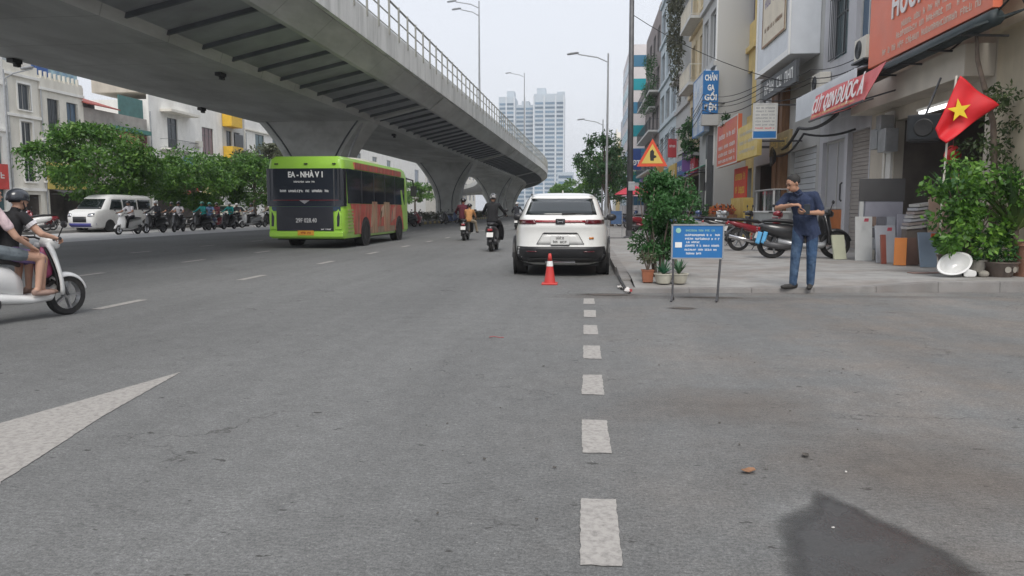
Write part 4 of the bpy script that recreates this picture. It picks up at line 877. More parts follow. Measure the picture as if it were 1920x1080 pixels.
CAR = [(.20, .72, .35, 3.95, 4), (.27, .84, .16, 4.15, 5), (.38, .885, .05, 4.27, 5), (.52, .895, .02, 4.32, 5), (.56, .895, .03, 4.32, 5), (.60, .895, .045, 4.32, 5), (.80, .890, .06, 4.28, 5), (.88, .872, .05, 4.22, 5),
       (.93, .852, .035, 4.1, 5), (.965, .835, .05, 3.95, 5), (1.045, .812, .07, 3.55, 5), (1.075, .80, .13, 3.2, 5), (1.12, .778, .25, 3.05, 5), (1.25, .735, .50, 2.78, 5), (1.38, .69, .76, 2.5, 5), (1.46, .645, .95, 2.3, 5), (1.50, .60, 1.06, 2.18, 4.5), (1.53, .52, 1.2, 2.05, 4), (1.545, .36, 1.4, 1.9, 3)]
def make_car(label, loc, rz, paint, plate=True, group=None, detail=True, name='parked_car'):
    t = thing(name, label, 'car', loc, rz, group); S = Slices(CAR)
    S.body('body', paint, t, [c[0] for c in CAR] + [1.552] if 0 else [c[0] for c in CAR])
    S.patch('rear_window', G_car, t, S.rear, [(-.655, 1.125), (.655, 1.125), (.575, 1.425), (-.575, 1.425)], .006)
    S.patch('bumper_cladding', M_blackp, t, S.rear, [(-.86, .27), (.86, .27), (.80, .555), (-.80, .555)], .012, 20, 5)
    S.patch('diffuser', M_fix, t, S.rear, [(-.60, .26), (.60, .26), (.60, .34), (-.60, .34)], .03, 12, 2)
    for sg in (-1, 1):
        S.patch('tail_lamp', M_dkred, t, S.rear, [(sg * .44, .965), (sg * .79, .955), (sg * .785, 1.035), (sg * .46, 1.04)], .014, 8, 3)
        S.patch('reflector', M_dkred, t, S.rear, [(sg * .42, .455), (sg * .62, .455), (sg * .62, .475), (sg * .42, .475)], .018, 6, 1)
        S.patch('side_window', G_car, t, lambda a, z, o, sg=sg: S.side(a, z, sg, o), [(.95, 1.10), (2.85, 1.09), (2.25, 1.43), (1.25, 1.43)], .006, 16, 4)
        S.patch('sill_cladding', M_blackp, t, lambda a, z, o, sg=sg: S.side(a, z, sg, o), [(.3, .22), (4.0, .22), (4.0, .40), (.3, .40)], .012, 24, 3)
        for y in (.86, 3.42):
            o = wheel(t, (sg * .765, y, .335), .335, .215); 
            a = MB(); rr = [(sg * .90, y + .40 * cos(k * pi / 14), .335 + .40 * sin(k * pi / 14)) for k in range(15)]; r2 = [(sg * .90, y + .335 * cos(k * pi / 14), .335 + .335 * sin(k * pi / 14)) for k in range(15)]
            a.add(rr + r2, [(k, k + 1, 16 + k, 15 + k) for k in range(14)]); a.build('arch_cladding', M_blackp, t, solid=.02)
            MB().lathe([(.37, -.015), (.37, .015)], 24, (sg * .882, y, .335), 'x').build('wheel_well', M_fix, t)
        mm = MB(); mm.ell((sg * 1.0, 2.72, 1.06), (.11, .07, .075), 12, 8); mm.tube([(sg * .80, 2.75, 1.02), (sg * .95, 2.73, 1.04)], .03, 6); mm.build('door_mirror', M_blackp if paint is M_carw else paint, t, smooth=True)
        MB().tube([(sg * .60, 1.2, 1.505), (sg * .63, 1.6, 1.525), (sg * .62, 2.1, 1.51)], .014, 6).build('roof_rail', M_blackp, t)
    S.patch('windscreen', G_car, t, S.front, [(-.68, 1.10), (.68, 1.10), (.55, 1.46), (-.55, 1.46)], .006)
    for sg in (-1, 1): S.patch('head_lamp', M_chrome, t, S.front, [(sg * .5, .80), (sg * .80, .80), (sg * .78, .88), (sg * .5, .87)], .008, 6, 2)
    S.patch('light_bar', M_redlens, t, S.rear, [(-.45, .99), (.45, .99), (.45, 1.032), (-.45, 1.032)], .016, 14, 2)
    if detail:
        MB().box((0, .028, 1.008), (.17, .02, .10)).build('badge_plinth', M_blackp, t, bevel=.02)
        MB().tube([(-.04, .012, .985), (-.05, .012, 1.03)], .008, 6).tube([(.04, .012, .985), (.05, .012, 1.03)], .008, 6).tube([(-.045, .012, 1.006), (.045, .012, 1.006)], .008, 6).build('badge', M_chrome, t)
        r = MB(); r.add([(-.36, .048, .60), (.36, .048, .60), (.28, .066, .79), (-.28, .066, .79)], [(0, 1, 2, 3)]); S.patch('plate_recess', mat('shaded_paint', (.66, .66, .64), .35, .03, 4, coat=.4), t, S.rear, [(-.42, .595), (.42, .595), (.31, .785), (-.31, .785)], .007, 8, 3)
        S.patch('tailgate_handle', M_blackp, t, S.rear, [(-.33, .785), (.33, .785), (.29, .81), (-.29, .81)], .016, 8, 1)
        for sg in (-1, 1): S.patch('recess_edge', M_blackp if 0 else mat('grey_gap', (.2, .2, .2), .6, .1, 9), t, S.rear, [(sg * .42, .60), (sg * .432, .60), (sg * .322, .79), (sg * .31, .79)], .012, 2, 3)
        pl = MB().box((-.005, .022, .675), (.33, .015, .16)).build('number_plate', M_plate, t)
        for i in range(2): scribble(.15 + .1 * i, .06, M_fix, pl, (-.005, .012, .71 - i * .07), words=1, seed=200 + i)
        MB().box((0, .03, .585), (.34, .03, .018)).build('plate_lamp', M_blackp, t)
        wp = MB(); wp.tube([(.02, .245, 1.145), (.25, .26, 1.155), (.52, .31, 1.145)], [.018, .012, .006], 6); wp.build('wiper', M_blackp, t)
        S.patch('spoiler', paint, t, S.rear, [(-.60, 1.43), (.60, 1.43), (.56, 1.50), (-.56, 1.50)], .035, 14, 3)
        MB().tube([(-.27, .10, .275), (.27, .10, .275)], .014, 6).build('chrome_strip', M_chrome, t)
        S.patch('sticker', M_orlens, t, S.rear, [(.52, .69), (.60, .69), (.60, .725), (.52, .725)], .006, 2, 1)
        a = MB(); a.add([(-.02, 1.45, 1.54), (.02, 1.45, 1.54), (.006, 1.38, 1.60), (-.006, 1.38, 1.60), (0, 1.6, 1.545)], [(0, 1, 2, 3), (0, 3, 4), (1, 4, 2), (2, 4, 3)]); a.build('roof_antenna', paint, t)
        MB().b2(-.7, .7, .5, 4.0, .18, .24).build('underbody', M_fix, t)
    return t
make_car('white compact crossover parked at the kerb behind the orange cone', (-.44, 13.45, 0), 0, M_carw)

# ---- bus
M_lime = mat('lime_paint', (.36, .66, .07), .35, .05, 3, coat=.5, dirt=(.22, .38, .08), dscale=1.5, damt=.35); M_busred = mat('bus_wrap_red', (.50, .09, .07), .5, .3, 2.4, dirt=(.26, .20, .12), dscale=1.5, damt=1.0, stretch=(1, 2.6, .6))
M_busdirt = mat('bus_wrap_brown', (.36, .25, .16), .7, .3, 2.2, dirt=(.5, .13, .09), dscale=1.6, damt=.8, stretch=(1, 3, .6)); G_bus = glass('bus_glass', (.016, .02, .028), .07)
M_busbl = mat('bus_black', (.02, .022, .03), .3, .1, 4, coat=.4)
bus = thing('city_bus', 'lime green city bus with dark rear window and dusty red side wrap', 'bus', (-8.70, 22.75, 0), 0); bus.scale = (1.09, 1, 1)
BW, BL = 1.16, 8.5
mb = MB(); rings = []
for z, w_, r, f in ((.32, BW - .03, .06, BL - .1), (.5, BW, .0, BL), (1.5, BW, .0, BL), (2.55, BW - .02, .05, BL - .12), (2.78, BW - .06, .10, BL - .25), (2.88, BW - .16, .20, BL - .4)):
    rings.append(superring(0, (r + f) / 2, z, w_, (f - r) / 2, 96, 26))
mb.loft(rings); mb.build('body', M_lime, bus, smooth=True, angle=35)
def bbox(name, m, x0, x1, y0, y1, z0, z1, parent=bus, bevel=0): return MB().b2(x0, x1, y0, y1, z0, z1).build(name, m, parent, bevel=bevel)
rg = MB().add([(-1.05, -.018, 1.32), (1.08, -.018, 1.32), (1.06, .035, 2.50), (-1.03, .035, 2.50), (-1.05, .1, 1.32), (1.08, .1, 1.32), (1.06, .15, 2.50), (-1.03, .15, 2.50)], [(0, 1, 2, 3), (0, 4, 5, 1), (1, 5, 6, 2), (2, 6, 7, 3), (3, 7, 4, 0)]).build('rear_window', G_bus, bus)
bbox('engine_cover', M_busbl, -.86, .82, -.028, .1, .56, 1.30)
bbox('cover_band', mat('bus_navy', (.02, .05, .09), .3, .1, 4, coat=.4), -1.0, 1.03, -.022, .1, 1.18, 1.315)
bbox('rear_bumper', M_lime, -1.1, 1.1, -.035, .1, .36, .54, bevel=.03)
for sg, x in ((-1, -.98), (1, .96)):
    MB().prism([(x - .10, -.026, .6), (x + .10, -.026, .6), (x + .11 * (1 if sg < 0 else .9), -.026, 1.05), (x + .02 * sg, -.026, 1.26), (x - .10, -.026, 1.12)], (0, .12, 0)).build('lamp_surround', M_lime, bus, bevel=.02)
    MB().prism([(x - .04, -.033, .70), (x + .03, -.033, .70), (x + .05, -.033, 1.0), (x + .02 * sg, -.033, 1.17), (x - .03, -.033, 1.0)], (0, .05, 0)).build('tail_lamp', M_busbl, bus)
pl = bbox('number_plate', mat('bus_plate', (.62, .30, .03), .5, .1, 9), -.24, .24, -.05, -.03, .42, .57); scribble(.3, .07, M_redlens, pl, (0, -.052, .5), words=1, seed=210)
for x in (-.85, .02, .85): bbox('marker_lamp', M_fix, x - .05, x + .05, .03, .12, 2.62, 2.66)
text('EA - NHÀ V 1', .24, M_whitesign, bus, (.03, -.002, 2.30), width=1.02, bold=.008)
scribble(.62, .07, M_whitesign, bus, (-.02, -.008, 2.08), words=3, seed=211); scribble(1.45, .10, M_whitesign, bus, (-.02, -.012, 1.80), words=7, seed=212)
text('29F 028.40', .19, mat('dim_white_print', (.5, .5, .5), .5, .05, 9), bus, (.02, -.034, .88), width=.62, bold=.004); scribble(.3, .05, M_whitesign, bus, (.6, -.032, .61), words=1, seed=213)
bbox('red_trim_line', M_dkred, -.95, .98, -.024, -.016, 1.50, 1.53); MB().prism([(-.17, -.026, 1.51), (.13, -.026, 1.51), (-.02, -.026, 1.40)], (0, .01, 0)).build('badge', M_wheelr, bus)
MB().loft([superring(BW - .122, .14, z, .12, .15, 20, 4) for z in (1.33, 2.49)]).build('corner_glass', G_bus, bus, smooth=True, angle=40); MB().loft([superring(-BW + .122, .14, z, .12, .15, 20, 4) for z in (1.33, 2.49)]).build('corner_glass', G_bus, bus, smooth=True, angle=40)
bbox('window_split', M_frame_dk, .84, .87, -.02, .1, 1.33, 2.49)
for sg in (-1, 1):
    q = lambda a, b: (a, b) if sg > 0 else (-b, -a)
    x0, x1 = q(BW - .06, BW + .012)
    bbox('side_glass', G_bus, x0, x1, .30, 7.7, 1.42, 2.50)
    for k, y in enumerate((1.75, 3.2, 4.65, 6.1)): bbox('window_post', M_busbl, *q(BW, BW + .018), y - .04, y + .04, 1.42, 2.5)
    bbox('dirt_skirt', mat('road_dirt', (.27, .20, .14), .9, .2, 3), *q(BW, BW + .016), 2.75, 6.1, .40, .62); bbox('roof_band', M_busred, *q(BW - .13, BW + .004), 1.1, 7.2, 2.53, 2.74)
    MB().prism([(sg * (BW + .008), .95, .42), (sg * (BW + .008), 7.75, .42), (sg * (BW + .008), 7.15, 1.41), (sg * (BW + .008), .55, 1.41)], (-sg * .05, 0, 0)).build('side_wrap', M_busred, bus)
    for k, (y0, y1, z0, z1, c) in enumerate(((2.75, 3.0, .6, 1.38, (.35, .30, .22)), (3.75, 4.1, .6, 1.2, (.30, .16, .10)), (4.0, 4.45, .9, 1.41, (.55, .42, .30)), (5.45, 5.7, .7, 1.25, (.32, .24, .18)), (5.7, 6.15, .8, 1.4, (.48, .30, .22)))):
        MB().prism([(sg * (BW + .011), y0, z0), (sg * (BW + .011), y1, z0 + .08), (sg * (BW + .011), y1 + .12, z1), (sg * (BW + .011), y0 + .2, z1 - .12)], (-sg * .03, 0, 0)).build('wrap_figure', mat('wrap_fig%d' % k, c, .6, .3, 3, dirt=(.4, .12, .08), dscale=3, damt=.8), bus)
    for k, (y0, y1) in enumerate(((2.95, 3.6), (4.5, 5.3))): bbox('side_door', M_busdirt, *q(BW, BW + .018), y0, y1, .40, 1.5)
    MB().prism([(sg * (BW + .012), 6.9, .42), (sg * (BW + .012), 7.9, .42), (sg * (BW + .012), 7.9, 2.45), (sg * (BW + .012), 7.5, 2.45), (sg * (BW + .012), 6.75, 1.5)] if 0 else [(sg * (BW + .014), 7.55, .42), (sg * (BW + .014), 8.2, .42), (sg * (BW + .014), 7.25, 2.0), (sg * (BW + .014), 7.05, 2.0)], (-sg * .05, 0, 0)).build('green_slash', M_lime, bus)
    for k in range(7): bbox('vent_slat', mat('dusty_lime', (.38, .42, .16), .6, .1, 4), *q(BW, BW + .012), .28, .82, .52 + k * .11, .575 + k * .11)
    for y in (2.15, 6.75):
        MB().lathe([(.52, -.01), (.52, .022)], 26, (sg * (BW + .0), y, .46), 'x').build('wheel_arch', M_fix, bus); wheel(bus, (sg * (BW - .12), y, .44), .44, .30, .58, 8, rm=mat('dusty_rim', (.26, .22, .18), .7, .2, 8))
    o = MB(); o.tube([(sg * 1.0, 8.3, 2.55), (sg * 1.28, 8.75, 2.45), (sg * 1.3, 8.75, 2.2)], .03, 6); o.box((sg * 1.3, 8.75, 2.0), (.22, .1, .42)); o.build('door_mirror', M_blackp, bus)
bbox('windscreen', G_bus, -1.05, 1.05, BL - .12, BL + .006, 1.2, 2.5)
mb = MB(); mb.loft([superring(0, 4.2, 2.86, .85, 1.6, 32, 6), superring(0, 4.2, 3.0, .80, 1.5, 32, 6), superring(0, 4.2, 3.03, .6, 1.3, 32, 6)]); mb.build('roof_unit', M_offw, bus, smooth=True, angle=40)
bbox('underbody', M_fix, -1.0, 1.0, .4, 8.0, .26, .34)

# ---- white van and cars waiting on the opposite side
VAN = [(.25, .80, .1, 4.75, 8), (.4, .9, .02, 4.9, 9), (.9, .92, .0, 4.9, 9), (1.15, .91, .0, 4.75, 9), (1.25, .90, .02, 4.3, 9), (1.85, .82, .06, 3.7, 9), (1.98, .74, .15, 3.5, 8), (2.05, .55, .4, 3.2, 6)]
def make_van(label, loc, rz):
    t = thing('minivan', label, 'van', loc, rz); S = Slices(VAN); S.body('body', M_white, t, [c[0] for c in VAN])
    for sg in (-1, 1):
        for a, b in ((.35, 1.45), (1.55, 2.65), (2.75, 3.75)): S.patch('side_window', G_car, t, lambda y, z, o, sg=sg: S.side(y, z, sg, o), [(a, 1.22), (b, 1.22), (b - (.3 if b > 3 else 0), 1.78), (a, 1.78)], .008, 6, 3)
        for y in (.85, 3.75): wheel(t, (sg * .8, y, .32), .32, .2); MB().lathe([(.37, -.01), (.37, .02)], 20, (sg * .905, y, .33), 'x').build('wheel_arch', M_fix, t)
        S.patch('head_lamp', M_chrome, t, S.front, [(sg * .5, .85), (sg * .82, .85), (sg * .8, 1.05), (sg * .5, 1.0)], .01, 4, 2)
    S.patch('windscreen', G_car, t, S.front, [(-.78, 1.25), (.78, 1.25), (.68, 1.8), (-.68, 1.8)], .008); S.patch('grille', M_blackp, t, S.front, [(-.4, .55), (.4, .55), (.4, .85), (-.4, .85)], .01, 6, 2)
    S.patch('bumper', mat('purple_blue_trim', (.06, .06, .25), .5, .1, 4), t, S.front, [(-.85, .3), (.85, .3), (.85, .5), (-.85, .5)], .012, 8, 2)
make_van('white minivan waiting across the road beneath the leafy trees', (-26.2, 42.2, 0), pi * .97)
M_taxi = mat('taxi_cream', (.6, .6, .5), .35, .05, 3, coat=.5); M_silver = mat('silver_paint', (.45, .46, .48), .35, .05, 3, coat=.5, metal=.3); M_dkcar = mat('dark_car', (.05, .05, .06), .35, .05, 3, coat=.5)
make_car('cream coloured car waiting behind the white minivan', (-25.2, 53.0, 0), pi, M_taxi, detail=False, name='waiting_car', group='cars waiting across the road')
make_car('silver car in the waiting queue left of the green bus', (-24.6, 60.2, 0), pi, M_silver, detail=False, name='waiting_car', group='cars waiting across the road')
make_car('dark car deep in the waiting queue near the bus', (-24.9, 68, 0), pi, M_dkcar, detail=False, name='waiting_car', group='cars waiting across the road')

# ------------------------------------------------------------------ scooters (y forward, origin at ground midway between wheels)
def ering(c, rx, rz, n=14, e=2.4, tilt=0):
    out = []
    for k in range(n):
        a = 2 * pi * k / n; x = rx * math.copysign(abs(cos(a)) ** (2 / e), cos(a)); z = rz * math.copysign(abs(sin(a)) ** (2 / e), sin(a))
        out.append((c[0] + x, c[1] - z * sin(tilt), c[2] + z * cos(tilt)))
    return out
def make_scooter(label, loc, rz, paint, wr=.235, group=None, cat='scooter', name='scooter', seatm=None, lean=0, style='scooter', panel=None):
    t = thing(name, label, cat, loc, rz, group); B = .64; seatm = seatm or M_blackp; panel = panel or paint
    for y in (-B, B): wheel(t, (0, y, wr), wr, .10 if style == 'scooter' else .085, .70, 5 if style == 'scooter' else 6, 'wheel', n=28)
    if style == 'scooter':
        MB().loft([ering((0, -.92, .68), .05, .05), ering((0, -.86, .66), .13, .10), ering((0, -.62, .60), .18, .16), ering((0, -.35, .56), .19, .18), ering((0, -.12, .50), .17, .19), ering((0, .0, .42), .13, .17)]).build('rear_fairing', paint, t, smooth=True)
        MB().loft([ering((0, -.55, .36), .14, .10), ering((0, -.2, .30), .17, .08), ering((0, .1, .26), .18, .06), ering((0, .36, .28), .16, .07), ering((0, .46, .36), .10, .08)]).build('floorboard', panel, t, smooth=True)
        def sh(u, v):
            z = .30 + .66 * v; x = (u - .5) * 2; wd = .10 + .16 * sin(pi * min(1, .25 + v * .75)) ** .8
            return (x * wd, .40 + .10 * v * 0 - .0 + .14 * (1 - x * x) - .10 * (v - .35) + .0, z)
        MB().grid(sh, 10, 10).build('leg_shield', paint, t, smooth=True, solid=.035)
        MB().grid(lambda u, v: ((u - .5) * 2 * (.08 + .12 * sin(pi * (.25 + v * .7))), .385 + .10 * (1 - (2 * u - 1) ** 2) - .10 * (v - .35), .34 + .56 * v), 8, 6).build('inner_panel', M_blackp, t, smooth=True, solid=.02)
        MB().loft([ering((0, .36, .96), .05, .05), ering((0, .42, .98), .12, .08), ering((0, .50, .97), .13, .09), ering((0, .55, .94), .08, .06)]).build('headset', paint, t, smooth=True)
        MB().ell((0, .545, .95), (.075, .04, .055)).build('head_lamp', M_chrome, t, smooth=True)
        fe = MB(); n = 12
        for k in range(n): pass
        fe.grid(lambda u, v: ((u - .5) * .15 * (1 - .35 * abs(v - .5)), B + (wr + .035 - .05 * (2 * u - 1) ** 2) * cos(.25 + 2.0 * v), wr + (wr + .035 - .05 * (2 * u - 1) ** 2) * sin(.25 + 2.0 * v)), 6, 14); fe.build('front_fender', paint, t, smooth=True, solid=.012)
        MB().loft([ering((0, -.84, .80), .10, .03), ering((0, -.60, .815), .14, .045), ering((0, -.30, .79), .15, .05), ering((0, -.02, .74), .10, .04), ering((0, .04, .70), .05, .03)]).build('seat', seatm, t, smooth=True)
        MB().loft([ering((.12, -.30, .25), .05, .06), ering((.14, -.55, .27), .06, .07), ering((.14, -.86, .32), .055, .055)]).build('exhaust', M_dksteel, t, smooth=True)
        MB().loft([ering((-.06, -.25, .27), .07, .09), ering((-.07, -.5, .25), .08, .10), ering((-.07, -.70, .24), .05, .07)]).build('engine_case', M_dksteel, t, smooth=True)
    else:   # slim underbone motorcycle
        MB().loft([ering((0, -.95, .78), .03, .03), ering((0, -.75, .72), .10, .07), ering((0, -.4, .62), .12, .10), ering((0, -.05, .52), .12, .11), ering((0, .25, .58), .10, .13), ering((0, .42, .74), .09, .14)]).build('rear_fairing', paint, t, smooth=True)
        MB().grid(lambda u, v: ((u - .5) * 2 * (.07 + .13 * v), .36 + .12 * (1 - (2 * u - 1) ** 2) + .0 * v, .40 + .5 * v), 8, 6).build('leg_shield', paint, t, smooth=True, solid=.03)
        MB().loft([ering((0, .30, .98), .05, .05), ering((0, .42, 1.0), .11, .08), ering((0, .52, .96), .09, .08)]).build('headset', paint, t, smooth=True)
        MB().ell((0, .53, .95), (.06, .035, .05)).build('head_lamp', M_chrome, t, smooth=True)
        fe = MB(); fe.grid(lambda u, v: ((u - .5) * .12, B + (wr + .03 - .03 * (2 * u - 1) ** 2) * cos(.4 + 1.9 * v), wr + (wr + .03 - .03 * (2 * u - 1) ** 2) * sin(.4 + 1.9 * v)), 4, 12); fe.build('front_fender', paint, t, smooth=True, solid=.01)
        MB().loft([ering((0, -.92, .84), .08, .03), ering((0, -.55, .83), .12, .045), ering((0, -.15, .78), .12, .05), ering((0, .05, .72), .06, .03)]).build('seat', seatm, t, smooth=True)
        MB().loft([ering((.12, .10, .24), .035, .035), ering((.13, -.35, .27), .045, .045), ering((.14, -.95, .40), .05, .05)]).build('exhaust', M_chrome, t, smooth=True)
        MB().loft([ering((0, .22, .36), .09, .12), ering((0, 0, .33), .12, .14), ering((0, -.2, .33), .09, .10)]).build('engine_case', M_dksteel, t, smooth=True)
    for sg in (-1, 1):
        MB().tube([(sg * .055, B, wr), (sg * .055, .50, .62), (sg * .05, .42, .88)], .018, 6).build('fork', M_dksteel, t)
        MB().tube([(sg * .08, -B, wr), (sg * .11, -.58, .62)], .022, 6).build('shock_absorber', M_dksteel, t)
        MB().tube([(sg * .08, .44, .99), (sg * .24, .43, 1.03), (sg * .30, .39, 1.03)], .014, 6).tube([(sg * .30, .39, 1.03), (sg * .385, .34, 1.025)], .02, 8).build('handlebar', M_blackp, t)
        m_ = MB(); m_.tube([(sg * .22, .43, 1.03), (sg * .30, .44, 1.16)], .008, 5); m_.ell((sg * .33, .44, 1.20), (.065, .02, .045), 10, 6); m_.build('mirror', M_blackp, t)
    MB().box((0, -.93 if style == 'scooter' else -.97, .64 if style == 'scooter' else .74), (.14, .05, .07)).build('tail_lamp', M_redlens, t, bevel=.015)
    p = MB().box((0, -.96 if style == 'scooter' else -1.0, .50 if style == 'scooter' else .60), (.19, .01, .14), (-.35, 0, 0)).build('number_plate', M_plate, t)
    g = MB(); g.grid(lambda u, v: ((u - .5) * .13, -B - (wr + .05) * cos(.1 + 1.3 * v), wr + (wr + .05) * sin(.1 + 1.3 * v)), 3, 10); g.build('rear_fender', M_blackp, t, smooth=True, solid=.01)
    MB().tube([(-.05, -.1, .25), (-.16, -.2, .02)], .012, 5).build('stand', M_dksteel, t)
    return t
# ------------------------------------------------------------------ people
V = Vector
def capsule(mb, a, b, ra, rb, n=10):
    a, b = V(a), V(b); d = (b - a); L = max(d.length, 1e-5); d = d / L
    q = V((0, 0, 1)) if abs(d.z) < .9 else V((1, 0, 0)); u = (q - d * q.dot(d)).normalized(); v = d.cross(u); rings = []
    for t in (-90, -60, -30, 0): rings.append((a + d * (ra * sin(radians(t))), max(ra * cos(radians(t)), ra * .05)))
    for t in (0, 30, 60, 90): rings.append((b + d * (rb * sin(radians(t))), max(rb * cos(radians(t)), rb * .05)))
    mb.loft([[c + (u * cos(2 * pi * k / n) + v * sin(2 * pi * k / n)) * r for k in range(n)] for c, r in rings])
def trunk(mb, secs, n=16):
    """secs: (centre, lateral axis, half width, half depth) bottom to top"""
    rings = []
    for i, (c, lat, hw, hd) in enumerate(secs):
        c = V(c); lat = V(lat).normalized(); ax = (V(secs[min(i + 1, len(secs) - 1)][0]) - V(secs[max(i - 1, 0)][0])).normalized(); dep = ax.cross(lat).normalized()
        rings.append([c + lat * hw * math.copysign(abs(cos(2 * pi * k / n)) ** .85, cos(2 * pi * k / n)) + dep * hd * sin(2 * pi * k / n) for k in range(n)])
    mb.loft(rings)
def hand(mb, segs, wr, d, nrm, side, curl=.8, s=1.0):
    """wr wrist, d pointing direction, nrm palm normal (fingers curl to it), side +1/-1 thumb side"""
    wr, d, nrm = V(wr), V(d).normalized(), V(nrm); nrm = (nrm - d * nrm.dot(d)).normalized(); lat = d.cross(nrm) * side
    for o in (-.024, 0, .024): capsule(mb, wr + d * .01 + lat * o * .6, wr + d * .085 * s + lat * o * 1.15, .017 * s, .015 * s, 8)
    for k, (o, ln) in enumerate(((.034, .068), (.012, .076), (-.011, .070), (-.033, .055))):
        p = wr + d * .088 * s + lat * o * s; c1 = curl; q = p + (d * cos(c1) + nrm * sin(c1)) * ln * .5 * s; c2 = curl * 2.2; r = q + (d * cos(c2) + nrm * sin(c2)) * ln * .5 * s
        capsule(mb, p, q, .0095 * s, .0088 * s, 7); capsule(mb, q, r, .0088 * s, .0075 * s, 7)
    b = wr + d * .03 * s + lat * .03 * s; m_ = b + (d * .6 + lat * .65 + nrm * .25).normalized() * .04 * s; e = m_ + (d * .8 + lat * .1 + nrm * .5).normalized() * .034 * s
    capsule(mb, b, m_, .013 * s, .011 * s, 7); capsule(mb, m_, e, .011 * s, .0085 * s, 7)
    segs.append((wr, wr + d * .17 * s, .05, 0))
def person_mesh(J, W, voxel=.012, sleeve=.55, shorts=None, hands=True, curl=.8, build=1.0, hem=0):
    """J joints, returns mesh with slots 0 skin 1 shirt 2 trousers 3 shoes"""
    mb = MB(); S = []; g = build
    pel, ch, nk, hd = (V(J[k]) for k in ('pelvis', 'chest', 'neck', 'head'))
    lp = V(J['hipR']) - V(J['hipL']); ls = V(J['shR']) - V(J['shL'])
    ax = (nk - pel).normalized()
    trunk(mb, [(pel - ax * .10, lp, .10 * g, .085 * g), (pel - ax * .06, lp, .155 * g, .115 * g), (pel + ax * .03, lp, .165 * g, .122 * g), (pel.lerp(ch, .5), lp + ls, .155 * g, .118 * g), (ch, ls, .172 * g, .122 * g), (ch.lerp(nk, .55), ls, .178 * g, .11 * g), (ch.lerp(nk, .85), ls, .12 * g, .075 * g), (nk, ls, .06, .058)])
    capsule(mb, J['shL'], J['shR'], .062 * g, .062 * g)
    if hem:
        trunk(mb, [(pel - ax * hem, lp, .182 * g, .128 * g), (pel, lp, .176 * g, .13 * g), (pel.lerp(ch, .5), lp + ls, .165 * g, .125 * g)]); S += [(pel - ax * (hem - .03), pel + ax * .1, .17, 1)]
    S += [(pel - ax * .02, ch, .13, 1), (V(J['shL']), V(J['shR']), .07, 1), (ch, nk - ax * .02, .1, 1), (V(J['hipL']) - ax * .02, V(J['hipR']) - ax * .02, .09, 2)]
    capsule(mb, nk - ax * .02, hd - V((0, 0, .03)), .056, .052); S.append((nk + ax * .035, hd, .055, 0)); S.append((hd, hd + V((0, 0, .08)), .11, 0))
    # head in its own frame: fwd = face direction
    f = V(J.get('face', (0, 1, 0))).normalized(); up = V(J.get('hup', (0, 0, 1))); up = (up - f * up.dot(f)).normalized(); rt = f.cross(up)
    def H(x, y, z): return hd + rt * x + f * y + up * z
    def hell(c, r, n=14, m=10):
        rings = []
        for j in range(m + 1):
            t = min(max(pi * j / m, .05), pi - .05); rings.append([H(c[0] + r[0] * sin(t) * cos(2 * pi * k / n), c[1] + r[1] * sin(t) * sin(2 * pi * k / n), c[2] - r[2] * cos(t)) for k in range(n)])
        mb.loft(rings)
    hell((0, -.005, .03), (.076, .095, .088)); hell((0, .025, -.035), (.058, .066, .072)); capsule(mb, H(0, .085, .012), H(0, .108, -.016), .011, .016, 8)
    for sg in (-1, 1): capsule(mb, H(sg * .078, -.005, .018), H(sg * .080, -.008, -.02), .016, .012, 7)
    capsule(mb, H(-.02, .082, -.055), H(.02, .082, -.055), .011, .011, 7); capsule(mb, H(-.035, .078, .035), H(.035, .078, .035), .014, .014, 7)
    for sd, k in ((-1, 'L'), (1, 'R')):
        sh, el, ha = V(J['sh' + k]), V(J['el' + k]), V(J['ha' + k]); hp, kn, an, to = V(J['hip' + k]), V(J['kn' + k]), V(J['an' + k]), V(J['to' + k])
        capsule(mb, sh, el, .058 * g, .043 * g); capsule(mb, el, ha, .042 * g, .027)
        sl = sleeve
        if sl <= 1:
            p = sh.lerp(el, sl); S += [(sh, p, .055, 1), (p, el, .043, 0), (el, ha, .035, 0)]
            capsule(mb, sh, p, .066 * g, .064 * g)
        else: S += [(sh, el, .055, 1), (el, ha, .04, 1)]; capsule(mb, el, ha.lerp(el, .08), .05 * g, .04)
        fd = (ha - el).normalized()
        if hands: hand(mb, S, ha, J.get('hd' + k, fd), J.get('pn' + k, (0, 0, -1)), sd * J.get('ths', 1), curl)
        else: capsule(mb, ha, ha + fd * .1, .034, .03); S.append((ha, ha + fd * .1, .034, 0))
        capsule(mb, hp, kn, .088 * g, .060 * g); capsule(mb, kn, an, .058 * g, .036); capsule(mb, kn.lerp(an, .12), kn.lerp(an, .45), .058 * g, .050 * g)
        if shorts:
            p = hp.lerp(kn, shorts); capsule(mb, hp, p, .098 * g, .085 * g); S += [(hp, p, .088, 2), (p, kn, .06, 0), (kn, an, .045, 0)]
        else:
            capsule(mb, hp, kn, .094 * g, .074 * g); capsule(mb, kn, an, .072 * g, .056); S += [(hp, kn, .075, 2), (kn, an, .055, 2)]
        fd = (to - an); fd.z = 0; fd = fd.normalized() if fd.length > 1e-4 else V((0, 1, 0))
        hz = an.z - J.get('sole', .085); heel = V((an.x, an.y, hz + .036)) - fd * .045; ball = V((to.x, to.y, hz + .032)) - fd * .05
        capsule(mb, an, heel + V((0, 0, .02)), .038, .036, 8); capsule(mb, heel, ball, .034, .040, 8); capsule(mb, ball, ball + fd * .055, .036, .026, 8)
        S += [(heel, ball + fd * .05, .045, 3)]
    me = mb.mesh('body_raw', []) if 0 else None
    raw = bpy.data.meshes.new('raw'); raw.from_pydata(mb.v, [], mb.f); raw.update()
